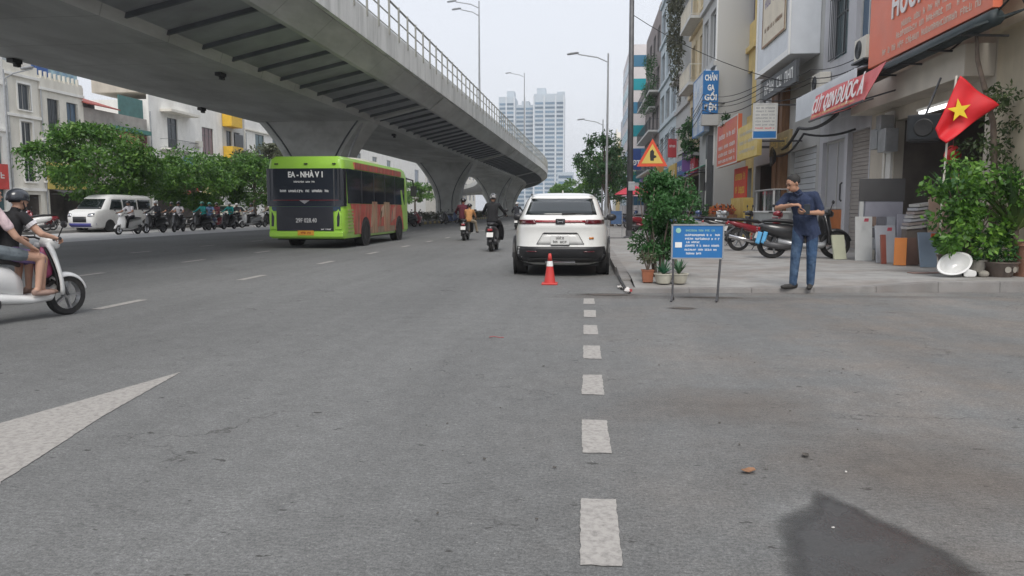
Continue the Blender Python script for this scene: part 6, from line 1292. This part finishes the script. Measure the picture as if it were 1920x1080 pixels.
for sx in (-.315, .275):
    MB().tube([(sx - .03, -.12, .008), (sx, 0, .09), (sx + .04, .14, .008)], .014, 6).build('foot', M_dksteel, t)
# traffic cone
t = thing('traffic_cone', 'orange red traffic cone with white band behind the white car', 'traffic cone', (-.565, 12.2, 0))
prof = lambda z: .098 - .074 * z / .5
M_cone = mat('cone_orange', (.60, .05, .045), .45, .08, 6, dirt=(.45, .06, .05), dscale=6)
MB().b2(-.13, .13, -.13, .13, 0, .03).build('base', M_cone, t, bevel=.01)
MB().lathe([(prof(z), z) for z in (.03, .2, .30)], 24, caps=False).build('lower_cone', M_cone, t, smooth=True); MB().lathe([(prof(.30) + .002, .30), (prof(.385) + .002, .385)], 24, caps=False).build('reflective_band', M_whitesign, t, smooth=True)
MB().lathe([(prof(.385), .385), (prof(.5), .5), (.012, .508)], 24).build('upper_cone', M_cone, t, smooth=True)
# triangular warning sign
t = thing('warning_sign', 'orange triangular road warning sign with black arrow on a pole', 'road sign', (1.65, 19.05, .12))
def tri(s, y): return [(-s / 2, y, 0), (s / 2, y, 0), (0, y, s * .9)]
zc = 2.17
q = MB().prism([(x, y, z + zc) for x, y, z in tri(.76, 0)], (0, .015, 0)).build('border', mat('sign_red_border', (.62, .08, .03), .5, .05, 9), t)
MB().prism([(x, y, z + zc + .075) for x, y, z in tri(.53, -.004)], (0, .003, 0)).build('face', mat('sign_amber', (.82, .33, .02), .5, .05, 9), t)
mb = MB(); mb.prism([(x, -.007, zc + z) for x, z in ((-.045, .14), (.04, .14), (.04, .20), (.10, .22), (.10, .26), (.04, .28), (.045, .36), (0, .42), (-.055, .37), (-.06, .25))], (0, .002, 0)); mb.build('arrow_symbol', M_fix, t)
MB().tube([(0, .04, 0), (0, .04, 2.95)], .03, 8).build('pole', M_dksteel, t)
# blue barrier sign by the utility pole
t = thing('pavement_barrier', 'blue board on a thin steel frame beside the utility pole', 'barrier', (1.28, 29.0, .12))
MB().b2(-.3, .12, -.02, .02, .55, 1.05).build('board', mat('dull_blue', (.05, .10, .20), .6, .1, 5), t)
for x in (-.34, .14): MB().tube([(x, 0, 0), (x, 0, 1.35)], .014, 6).build('leg', M_steel, t)
MB().tube([(-.5, 0, .02), (.3, 0, .02)], .016, 6).build('foot_bar', M_dksteel, t)
# litter at the kerb corner
t = thing('bottle_litter', 'red and white plastic packet dropped at the kerb corner', 'litter', (.63, 10.95, .02), .6)
mb = MB(); mb.loft([[(.05 * s_ * cos(a), .035 * s_ * sin(a) * (1 + .3 * sin(3 * a)), z_ * .7) for a in [k * pi / 6 for k in range(12)]] for z_, s_ in ((0, .7), (.03, 1.1), (.07, .9), (.11, .3))]); mb.build('packet', mat('packet_white', (.6, .57, .55), .5, .2, 12), t); MB().b2(.0, .05, -.045, -.025, .01, .05).build('red_label', mat('packet_red', (.40, .06, .06), .5, .1, 9), t)
t = tag(MB().tube([(.56, 12.3, .13), (.57, 11.9, .10), (.60, 11.5, .06), (.62, 11.15, .02), (.66, 10.98, .015)], .022, 7).build('hose', M_fix), 'black hose lying along the kerb edge beside the parked car', 'hose')
o = MB().grid(lambda u, v: (.53 + .09 * u + .02 * sin(v * 8), 11.45 + .32 * v, .02 + .03 * sin(u * 5 + v * 7) ** 2), 6, 10).build('paper_litter', M_paper, solid=.004); tag(o, 'crumpled white paper strip lying against the kerb', 'litter')
# ------------------------------------------------------------------ tile shop display on the pavement
def slab(name, label, x, y, w_, h, th, lean, m, rz=0, cat='tile panel', grp='tile samples leaning at the shop', z=.125, cap=None):
    t = thing(name, label, cat, (x, y, z), rz, grp); o = MB().b2(-w_ / 2, w_ / 2, -th / 2, th / 2, 0, h).build('panel', m, t, bevel=.004); o.rotation_euler = (-lean, 0, 0); return t
TP = lambda nm, c, **k: mat('tile_' + nm, c, .3, .06, 4, **k)
t = thing('tile_rack', 'tall grey display rack holding tile boards beside the shutter', 'display rack', (6.35, 16.95, .125), -.12)
MB().b2(-.42, .45, 0, .05, 0, 1.75).build('back_board', TP('blue_grey', (.27, .28, .32)), t); MB().b2(-.44, .47, -.04, -.002, 1.28, 1.76).build('top_board', TP('charcoal', (.085, .083, .085)), t)
MB().b2(-.42, -.34, -.05, -.002, 0, 1.27).build('side_post', TP('white', (.55, .56, .55)), t); MB().b2(-.30, .45, -.03, -.002, .6, 1.27).build('grey_board', TP('lilac_grey', (.32, .32, .37)), t); MB().b2(-.22, -.1, -.05, -.031, .05, .9).build('sample_strip', TP('pale', (.5, .52, .52)), t)
specs = [('pale yellow green foam slab leaning by the scooter wheel', 5.62, 17.1, .30, .55, .05, .25, (.52, .53, .40), .3), ('white tile board leaning at the foot of the rack', 5.98, 16.72, .35, .95, .03, .12, (.58, .59, .58), 0), ('light grey tile board with pink sticker', 6.22, 16.1, .42, .78, .03, .2, (.42, .44, .48), .1),
         ('bright orange tile panel standing on the pavement', 6.18, 15.35, .22, .55, .06, .22, (.62, .20, .03), -.35), ('dark brown tile panel right of the orange panel', 6.42, 15.4, .26, .55, .06, .22, (.16, .10, .085), .15), ('red brown tile edge left of the orange panel', 6.03, 15.75, .10, .60, .05, .2, (.25, .08, .06), 0),
         ('blue grey tile panel beside the bushy plant', 6.55, 14.9, .36, .68, .03, .25, (.20, .26, .34), .1), ('pale lilac tile board behind the orange panel', 6.75, 16.3, .5, 1.0, .03, .1, (.42, .42, .48), 0), ('pinkish beige tile board at the shop door', 6.98, 15.6, .35, 1.35, .05, .08, (.42, .30, .24), 0)]
for lab, x, y, w_, h, th, ln, c, rz_ in specs: slab('tile_sample', lab, x, y, w_, h, th, ln, TP(lab.split()[0] + lab.split()[1] + lab.split()[2], c), rz_)
t = thing('tile_stack', 'stack of boxed tiles fanned out on the shelf by the shop', 'tile stack', (6.65, 15.9, .125))
for k in range(7): MB().box((.02 * k, -.01 * k, .75 + .075 * k), (.42, .3, .05), (0, -.12, .05 * k)).build('tile', TP('mix%d' % (k % 3), ((.5, .49, .47), (.35, .3, .28), (.46, .47, .5))[k % 3]), t)
MB().b2(-.2, .2, -.12, .12, 0, .70).build('plinth', M_inner, t)
for x, z in ((5.98, 1.25), (6.18, .82), (6.52, .82)):
    pass
# washbasin
t = thing('washbasin', 'white ceramic washbasin propped on its side on the pavement', 'washbasin', (5.98, 12.75, .14), 0)
M_cer = mat('ceramic', (.74, .74, .73), .15, .02, 5, coat=.6)
def bowl(r, z, k): return [(r * (1 + .12 * abs(cos(a)) ** 3) * cos(a), .72 * r * sin(a), z) for a in [j * 2 * pi / 28 for j in range(28)]]
mb = MB(); mb.loft([bowl(.07, -.15, 0), bowl(.16, -.13, 0), bowl(.24, -.03, 0), bowl(.275, .0, 0), bowl(.275, .025, 0), bowl(.235, .025, 0), bowl(.19, -.04, 0), bowl(.11, -.10, 0), bowl(.03, -.11, 0)], True)
o = mb.build('basin', M_cer, t, smooth=True, angle=50); o.rotation_euler = (radians(52), radians(-22), .25); o.location = (0, 0, .20)
t = thing('basin_pedestal', 'small white ceramic foot lying beside the washbasin', 'ceramic part', (6.22, 12.7, .13)); MB().loft([ering((-.12, 0, .06), .02, .04), ering((-.06, 0, .07), .05, .065), ering((.05, .02, .06), .05, .055), ering((.11, .02, .05), .02, .03)]).build('foot', M_cer, t, smooth=True)
p = pot('plant_pot', 'pale stone pot under the bright green bush', (6.42, 12.95, .13), .11, .14, .27, M_ltpot, .012); MB().ell((.0, -.17, .05), (.09, .06, .06)).build('pebble', M_ltpot, p)
bonsai = pot('bowl_pot', 'wide glazed bowl pot at the pavement edge far right', (6.76, 12.9, .13), .17, .27, .25, M_brpot, .02, 26)
for k in range(3): MB().lathe([(.05, -.252), (.05, -.246)], 12, (0, 0, .13), 'y').build('motif', M_ltpot, bonsai).rotation_euler = (0, 0, k * .5 - .9)
p = pot('plant_pot', 'large terracotta tub cut by the right picture edge', (7.32, 13.0, .13), .26, .34, .55, mat('pink_terracotta', (.34, .18, .12), .8, .12, 6), .03)
# bright bushes
t = thing('bright_bush', 'bright green bushy plant in front of the tile shop', 'bush', (6.38, 13.05, .38))
for i in range(7): MB().tube([(.04 * cos(i), .04 * sin(i), -.12), (.08 * cos(i), .1 * sin(i), .35), (.4 * cos(i * .9), .3 * sin(i * .9), 1.0 + .06 * i)], [.02, .015, .006], 6).build('stem', M_bark, t)
r = random.Random(8); C = [(r.uniform(-.60, .50), r.uniform(-.4, .3), r.uniform(.15, 1.55)) for i in range(46)]
leaves('foliage', C, [r.choice((.08, .12, .17, .22)) for _ in range(46)], 4000, .10, LF_bright, t, seed=61, aspect=.55)
t = thing('fern_bush', 'darker feathery plant low between the washbasin and bowl pot', 'bush', (6.62, 13.0, .38)); C = [(r.uniform(-.35, .28), r.uniform(-.15, .2), r.uniform(-.02, .6)) for i in range(16)]
leaves('foliage', C, [.14] * 16, 1800, .06, LF_bush, t, seed=62)
for i in range(6): MB().tube([(.02 * i, 0, -.1), (.02 * i + .05, .02, .5), (.1 * i - .1, .02, .9)], .012, 5).build('stem', M_bark, t)
t = thing('spiky_plant', 'spiky dracaena with long arching leaves at the right edge', 'plant', (6.98, 12.95, .66)); blades(t, 64, 1.3, .085, LF_spike, .2, seed=71, up=1.0)
MB().tube([(0, 0, -.1), (.02, 0, .5)], .05, 8).build('stem', M_bark, t)
t = thing('broad_leaf_plant', 'broad leaved dark plant behind the bright green bush', 'plant', (6.42, 13.95, 1.0)); blades(t, 30, .7, .14, LF_bush, .45, seed=72, up=.8); MB().tube([(0, 0, -.8), (0, 0, .6)], .03, 7).build('stem', M_bark, t)
p = pot('plant_pot', 'dark pot of the broad leaved plant behind the bush', (6.42, 13.95, .13), .13, .17, .3, M_brpot)
t = thing('climbing_tree', 'slim leaning tree with loose foliage beside the cream wall', 'tree', (7.22, 14.1, .13)); MB().tube([(0, 0, 0), (.0, 0, 1.4), (-.1, 0, 2.6), (-.38, .1, 3.7), (-.45, .1, 4.4)], [.07, .06, .05, .04, .02], 8).build('trunk', M_bark, t, smooth=True)
C = [(r.uniform(-.45, .35), r.uniform(-.3, .4), r.uniform(1.5, 3.15)) for i in range(34)]; leaves('crown', C, [.17] * 34, 1300, .095, LF_olive if 0 else leafmat('vine_leaf', [(.03, .06, .02), (.07, .11, .035), (.14, .18, .06)]), t, seed=63)
# flag
t = thing('flag', 'red national flag with yellow star on a pole by the plants', 'flag', (6.27, 13.9, .13))
MB().tube([(0, .05, .0), (0, .05, 1.3), (.03, .05, 2.3), (.12, .05, 3.4)], .018, 8).build('pole', M_offw, t)
A, B_, Cc, Dd = V((.13, 0, 3.42)), V((.72, -.02, 2.92)), V((-.05, .0, 2.26)), V((-.36, .0, 2.50))
A, B_, Cc, Dd = V((.12, -.08, 3.38)), V((.72, -.16, 2.86)), V((-.09, -.14, 2.22)), V((-.24, -.08, 2.48))
def fpnt(u, v): 
    a = A.lerp(Dd, u); b = B_.lerp(Cc, u); p = a.lerp(b, v); p = p + V((0, .035 * sin(u * 7 + v * 5) * (.3 + v) - .02 * sin(v * 9), -.03 * sin(pi * v) * u)); return p
fm = mat('flag_red', (.68, .012, .02), .6, .08, 5)
o = MB().grid(lambda u, v: tuple(fpnt(u, v)), 24, 24).build('cloth', fm, t, smooth=True, solid=.004)
st = []; 
for k in range(10): a = pi / 2 + k * pi / 5; rr = .20 if k % 2 == 0 else .078; st.append((rr * cos(a), rr * sin(a)))
c0 = fpnt(.48, .38); ex, ez = V((.94, 0, .16)).normalized(), V((-.16, 0, .94)).normalized()
mb = MB(); mb.add([tuple(c0 + V((0, -.055, 0)))] + [tuple(c0 + ex * x + ez * z + V((0, -.052 - .05 * abs(x), 0))) for x, z in st], [(0, 1 + k, 1 + (k + 1) % 10) for k in range(10)]); mb.build('star', mat('flag_yellow', (.85, .62, .03), .6, .05, 5), t, solid=.006)
# cabinet, flower stall, potted greenery along the row
t = thing('glass_cabinet', 'white framed glass display cabinet before the gold letter sign', 'cabinet', (6.15, 26.6, .125), R)
MB().b2(-1.3, 1.3, -.05, .5, 0, 1.0).build('counter', mat('cabinet_grey', (.42, .44, .43), .5, .06, 4), t, bevel=.01); MB().b2(-1.35, 1.35, -.1, .55, 1.001, 1.05).build('top', M_whitesign, t)
for x in (-1.25, 0, 1.25): MB().b2(x - .02, x + .02, -.03, .03, 1.05, 1.75).build('post', M_grey2, t)
MB().b2(-1.3, 1.3, -.05, .5, 1.751, 1.78).build('shelf', M_grey2, t); MB().b2(-1.22, -.03, .2, .22, 1.06, 1.74).build('pane', G_dark, t); MB().b2(.03, 1.22, .2, .22, 1.06, 1.74).build('pane', G_dark, t)
t = thing('flower_stall', 'low stall heaped with orange flowers before the red poster', 'stall', (5.75, 32.4, .125), R); MB().b2(-1.7, 1.7, -.3, .3, .5, .9).build('table', M_brown, t)
for x in (-1.5, 1.5): MB().b2(x - .05, x + .05, -.2, .2, 0, .5).build('leg', M_brown, t)
leaves('flowers', [(r.uniform(-1.6, 1.6), r.uniform(-.2, .2), 1.05) for i in range(26)], [.22] * 26, 1600, .12, leafmat('flower_petal', [(.45, .10, .03), (.6, .25, .04), (.5, .06, .06), (.08, .14, .03)]), t, seed=81)
for i, (x, y, z, rr, n, m_, w_) in enumerate(((5.9, 42.5, 5.1, (.5, 1.0, .9), 1500, LF_bush, 'green potted bush on the beige house balcony'), (5.9, 50.5, 13.2, (.5, 2.6, 3.6), 3800, LF_hang, 'long curtain of trailing greyish plants on the overgrown house'), (5.95, 50.5, 17.5, (.5, 2.6, 2.4), 2200, LF_hang, 'upper mass of trailing plants near the overgrown house roof'), (5.7, 70, 12.4, (.5, 2.0, 2.2), 1600, LF_bush, 'balcony plants on the weathered brownish house'), (6.05, 33.6, 5.05, (.12, .5, .14), 160, LF_dark, 'small plant on top of the red shop sign'), (5.3, 36, .9, (.5, .8, .7), 900, LF_bush, 'leafy shrub at the foot of the dark shop column'), (4.2, 40.5, 1.1, (.7, 2.0, .8), 1500, LF_bush, 'row of green plants on the pavement before the beige house'))):
    t = thing('wall_plant', w_, 'plant', (x, y, z)); C = [(r.uniform(-rr[0], rr[0]), r.uniform(-rr[1], rr[1]), r.uniform(-rr[2], rr[2])) for k in range(18)]; leaves('foliage', C, [(rr[0] * .6, rr[1] * .35, rr[2] * .35)] * 18, n, .2, m_, t, seed=90 + i, droop=1.0 if m_ is LF_hang else .3)
    if z < 1.5: MB().lathe([(.16, -z + .12), (.2, -z + .5)], 12).build('pot', M_terra, t)
    else: MB().b2(-.2, .35, -rr[1], rr[1], -rr[2] - .05, -rr[2] + .1).build('trough', M_grey2, t)
# parasol colours by the far shops
for i, (x, y, c, w_) in enumerate(((2.9, 46, (.55, .05, .08), 'crimson'), (3.6, 52, (.6, .35, .4), 'pink'))):
    t = thing('parasol', w_ + ' parasol over the far pavement beyond the warning sign', 'parasol', (x, y, .125)); MB().lathe([(1.15, 2.0), (.6, 2.35), (.04, 2.55)], 10, caps=False).build('canopy', mat('parasol_' + w_, c, .7, .1, 4), t, solid=.01); MB().tube([(0, 0, 0), (0, 0, 2.55)], .02, 6).build('pole', M_steel, t)

# ------------------------------------------------------------------ haze
hz = MB().b2(-1000, 1000, -150, 1700, -1.2, 104).build('haze', [])
hm = bpy.data.materials.new('haze_air'); hm.use_nodes = True; nn_ = hm.node_tree; nn_.nodes.clear(); po = nn_.nodes.new('ShaderNodeOutputMaterial'); pv = nn_.nodes.new('ShaderNodeVolumePrincipled')
pv.inputs['Color'].default_value = (.86, .90, .95, 1); pv.inputs['Density'].default_value = .00055; pv.inputs['Anisotropy'].default_value = .0; nn_.links.new(pv.outputs[0], po.inputs['Volume'])
hz.data.materials.append(hm); struct(hz, 'stuff'); hz['label'] = 'thin pale air over the whole street'
# ------------------------------------------------------------------ clutter of the street
for i, (z, x, sag) in enumerate(((5.15, 6.75, 0), (5.3, 6.7, 0), (5.55, 6.85, 0), (4.85, 6.6, 0))):
    cable([(7.3, 20.2, z - .2), (6.95, 24.6, z), (x - .4, 28, z + .3), (5.3, 35.5, z + .9), (5.5, 50, z + 1.0), (5.3, 66, z + 1.2)], .012 + .004 * (i % 2), ('lowest', 'middle', 'upper', 'thickest inner')[i] + ' thin wire strung along the whole right hand row', 'wires strung along the row')
cable([(1.7, 29.6, 8.6), (6.7, 27, 5.6)], .014, 'thin wire from the utility pole to the pale box house')
t = thing('wire_coil', 'tangle of coiled black wire hung at the brown clad column', 'wire coil', (6.75, 27.9, 3.1), R)
for k in range(5):
    r_ = .16 + .03 * k; MB().tube([(.02 * k + r_ * cos(a * pi / 8), -.03 * k, r_ * 1.2 * sin(a * pi / 8)) for a in range(17)], .014, 5).build('loop', M_cable, t)
M_card = mat('cardboard', (.36, .26, .16), .85, .15, 5); M_stoolr = mat('red_plastic', (.50, .05, .05), .45, .1, 6); M_stoolb = mat('blue_plastic', (.05, .14, .36), .45, .1, 6)
def stool(label, loc, m):
    t = thing('plastic_stool', label, 'stool', loc, random.uniform(0, 1), 'plastic stools'); MB().b2(-.15, .15, -.15, .15, .40, .43).build('seat', m, t, bevel=.015)
    for sx in (-1, 1):
        for sy in (-1, 1): MB().tube([(sx * .12, sy * .12, .40), (sx * .16, sy * .16, 0)], .022, 6).build('leg', m, t)
stool('red plastic stool beside the glass cabinet', (5.6, 25.0, .125), M_stoolr); stool('blue plastic stool behind the parked motorcycles', (5.55, 28.9, .125), M_stoolb)
for i, (x, y, w_, h_, m_, lab) in enumerate(((6.9, 24.3, .5, .45, M_card, 'brown cardboard box at the grey door'), (6.95, 24.25, .4, .35, M_offw, 'pale box on top of the brown cardboard box'), (6.9, 29.9, .55, .6, M_card, 'tall cardboard box by the brown clad column'), (6.6, 33.9, .5, .5, M_stoolb, 'blue crate under the orange red sign'), (6.7, 36.0, .6, .7, M_brown, 'dark brown box at the ochre house'))):
    t = thing('box', lab, 'box', (x, y, .125 + (.46 if i == 1 else 0)), .1 * i); MB().b2(-w_ / 2, w_ / 2, -w_ / 2, w_ / 2, 0, h_).build('carton', m_, t, bevel=.008); MB().b2(-.03, .03, -w_ / 2 - .002, w_ / 2 + .002, h_ - .1, h_ + .002).build('tape', M_gold, t)
mt = [o for o in bpy.data.objects if o.name.startswith('parked_motorcycle') and o.parent is None][0]
for i, (x, y, a, m, w_) in enumerate(((3.9, 31.5, -70, M_bikeblk, 'black motorcycle, first beyond the blue one'), (4.1, 33.2, -100, M_bikered, 'red motorcycle standing before the flower stall'), (3.7, 34.8, -85, M_bikesil, 'silver motorcycle beyond the flower stall'), (3.9, 36.4, -75, M_bikeblk, 'black motorcycle in line with the dark shop column'), (3.5, 40.5, -90, M_white, 'white motorcycle at the green awning'), (3.6, 43, -80, M_bikeblue, 'blue motorcycle at the violet awning'), (5.0, 30.4, -60, M_bikeblk, 'black motorcycle close to the yellow shop sign'))):
    copy_tree(mt, None, (x, y, .125), radians(a), w_, {M_bikered: m})
for i, (y, m, w_) in enumerate(((46.2, M_bikeblk, 'black'), (48.6, M_bikered, 'red'), (51.4, M_bikesil, 'silver'), (54.2, M_bikeblue, 'blue'), (58.6, M_bikeblk, 'glossy black'), (61.0, M_white, 'white'), (65.8, M_bikered, 'dark red'), (68.4, M_bikesil, 'grey'))):
    copy_tree(far, None, (-25.6 + .2 * (i % 3), y, 0), 2.2 + .3 * (i % 4), w_ + ' riderless scooter parked under the trees across the road, %s one from the van' % ('first', 'second', 'third', 'fourth', 'fifth', 'sixth', 'seventh', 'eighth')[i], {M_white: m})
# awnings of the far shops
for i, (y0, y1, x, z, c, nm) in enumerate(((37.6, 40.9, 5.2, 3.1, (.04, .16, .10), 'dark green'), (41.5, 46.8, 5.3, 2.9, (.16, .10, .26), 'violet'), (47.5, 53.6, 5.2, 3.0, (.35, .10, .07), 'rust red'), (55, 64, 5.2, 3.0, (.10, .22, .34), 'blue'), (67, 80, 5.2, 3.0, (.34, .26, .14), 'tan'))):
    t = thing('shop_awning', nm + ' cloth awning over a far shop front', 'awning', (6.28, y1, z), R, 'awnings of the far shops'); L_w = y1 - y0
    MB().grid(lambda u, v: (u * L_w, -1.15 * v, .5 - .5 * v - .05 * sin(u * L_w * 4) * v), int(L_w * 4), 4).build('cloth', mat('awning_' + nm.replace(' ', '_'), c, .8, .15, 3), t, solid=.01, smooth=True)
    for xx in (.1, L_w - .1): MB().tube([(xx, 0, .1), (xx, -1.1, 0)], .02, 5).build('arm', M_dksteel, t)
# more tiles on the rack and behind it
rack = [o for o in bpy.data.objects if o.name.startswith('tile_rack') and o.parent is None][0]
for i in range(4):
    for j in range(3):
        c = ((.50, .48, .44), (.30, .22, .18), (.42, .44, .48), (.55, .54, .52), (.20, .20, .22))[(i * 2 + j * 3) % 5]; piece('sample_tile', rack, mat('rack_tile%d' % ((i * 2 + j * 3) % 5), c, .25, .1, 6), (-.16 + .19 * j, -.055, .12 + .24 * i), (.17, .012, .21))
for i, (x, y, z, m_) in enumerate(((5.98, 16.69, 1.0, 'rose'), (6.22, 16.06, .82, 'rose'), (6.55, 14.86, .74, 'orange'))):
    o = MB().box((0, 0, 0), (.10, .012, .07), (.15, 0, .3)).build('price_tag', mat('tag_' + m_, (.62, .12, .16) if m_ == 'rose' else (.65, .16, .06), .6, .1, 9)); o.location = (x, y - .03, z); tag(o, ('rose price tag on the white tile board', 'rose price tag on the light grey tile board', 'orange price tag on the blue grey tile panel')[i], 'price tag')
t = thing('floor_tile_strip', 'loose flat tiles lying on the pavement before the shop', 'tiles', (5.75, 13.5, .128), .15)
for k in range(4): MB().box((.32 * k, .02 * (k % 2), .006), (.3, .18, .012), (0, 0, .1 * k)).build('tile', mat('flat_tile', (.30, .19, .16), .5, .15, 5), t)
# left hand side: roofs and walls
def lpart(o, name, x0, x1, y0, y1, z0, z1, m, bevel=0): return MB().b2(x0, x1, y0, y1, z0, z1).build(name, m, o, bevel=bevel)
M_tarp = mat('blue_tarp', (.05, .12, .34), .7, .2, 2); M_zinc = mat('zinc_sheet', (.38, .42, .44), .5, .15, 2, dirt=(.3, .22, .17), dscale=1.5); M_aqua = mat('aqua_sheet', (.16, .32, .33), .6, .15, 2)
lpart(L1, 'roof_shed', .2, 3.2, 1.2, 4.5, 12.4, 14.6, M_zinc); lpart(L2, 'tarp', .1, 1.5, .2, .6, 11.95, 13.6, M_tarp); lpart(L2, 'roof_shed', 3.6, 5.2, 1.6, 4.6, 11.21, 14.2, M_aqua); lpart(L2, 'balustrade_wall', .0, 5.3, -.12, -.003, 11.0, 11.7, M_offw)
for i in range(9): lpart(L2, 'baluster', .25 + i * .55, .38 + i * .55, -.1, .1, 11.72, 12.3, M_offw)
lpart(L3, 'roof_shed', .4, 3.0, 1.0, 5, 9.41, 10.9, M_zinc); lpart(L3, 'white_frame', 3.1, 3.3, -.1, -.003, 4.2, 7.3, M_whitesign); lpart(L3, 'red_window_box', 7.9, 9.1, -.2, -.1, 7.2, 8.3, M_maroon)
for z in (4.5, 8.2): lpart(L4, 'ac_unit', 8.9, 9.8, -.45, -.003, z, z + .65, M_offw, .02)
lpart(L4, 'street_sign_band', 8.8, 15.2, -.25, -.003, 5.4, 6.3, mat('band_brown', (.30, .16, .12), .6, .3, 1.5, dirt=(.5, .45, .4), dscale=1.4)); lpart(L4, 'blue_poster', 6.2, 8.6, -.2, -.003, 5.5, 6.9, mat('poster_blue', (.12, .38, .55), .5, .3, 2, dirt=(.6, .62, .6), dscale=1))
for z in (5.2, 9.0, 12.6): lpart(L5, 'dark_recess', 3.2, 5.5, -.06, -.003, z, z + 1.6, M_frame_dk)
for o in (L1, L2, L4, L6): MB().tube([(.12, -.08, 0), (.12, -.08, 11)], .06, 6).build('drain_pipe', M_steel, o)
for z in (6.0, 9.0): lpart(L6, 'ledge', .0, 17.3, -.25, -.003, z + 2.4, z + 2.55, M_offw)
lamp_post('street_lamp', 'pale street lamp before the cream houses across the road', 'street lamp', (-29.5, 36.2, .13), 8.2, -1.6, 0, group='lamps across the road')
# dark goods under the houses opposite
for i, (y, c) in enumerate(((47.5, (.5, .06, .05)), (60.2, (.05, .05, .06)), (66.5, (.05, .06, .06)), (78, (.04, .04, .05)))):
    t = thing('shop_awning', ('red', 'black', 'charcoal', 'dark')[i] + ' awning over a shop across the road', 'awning', (-43.98, y - 2, 2.5), LW, 'awnings across the road'); MB().grid(lambda u, v: (u * 4.5, -1.5 * v, .4 - .4 * v), 8, 3).build('cloth', mat('far_awning%d' % i, c, .8, .15, 3), t, solid=.02); MB().tube([(.1, 0, .0), (.1, -1.4, .05)], .03, 5).build('arm', M_dksteel, t)
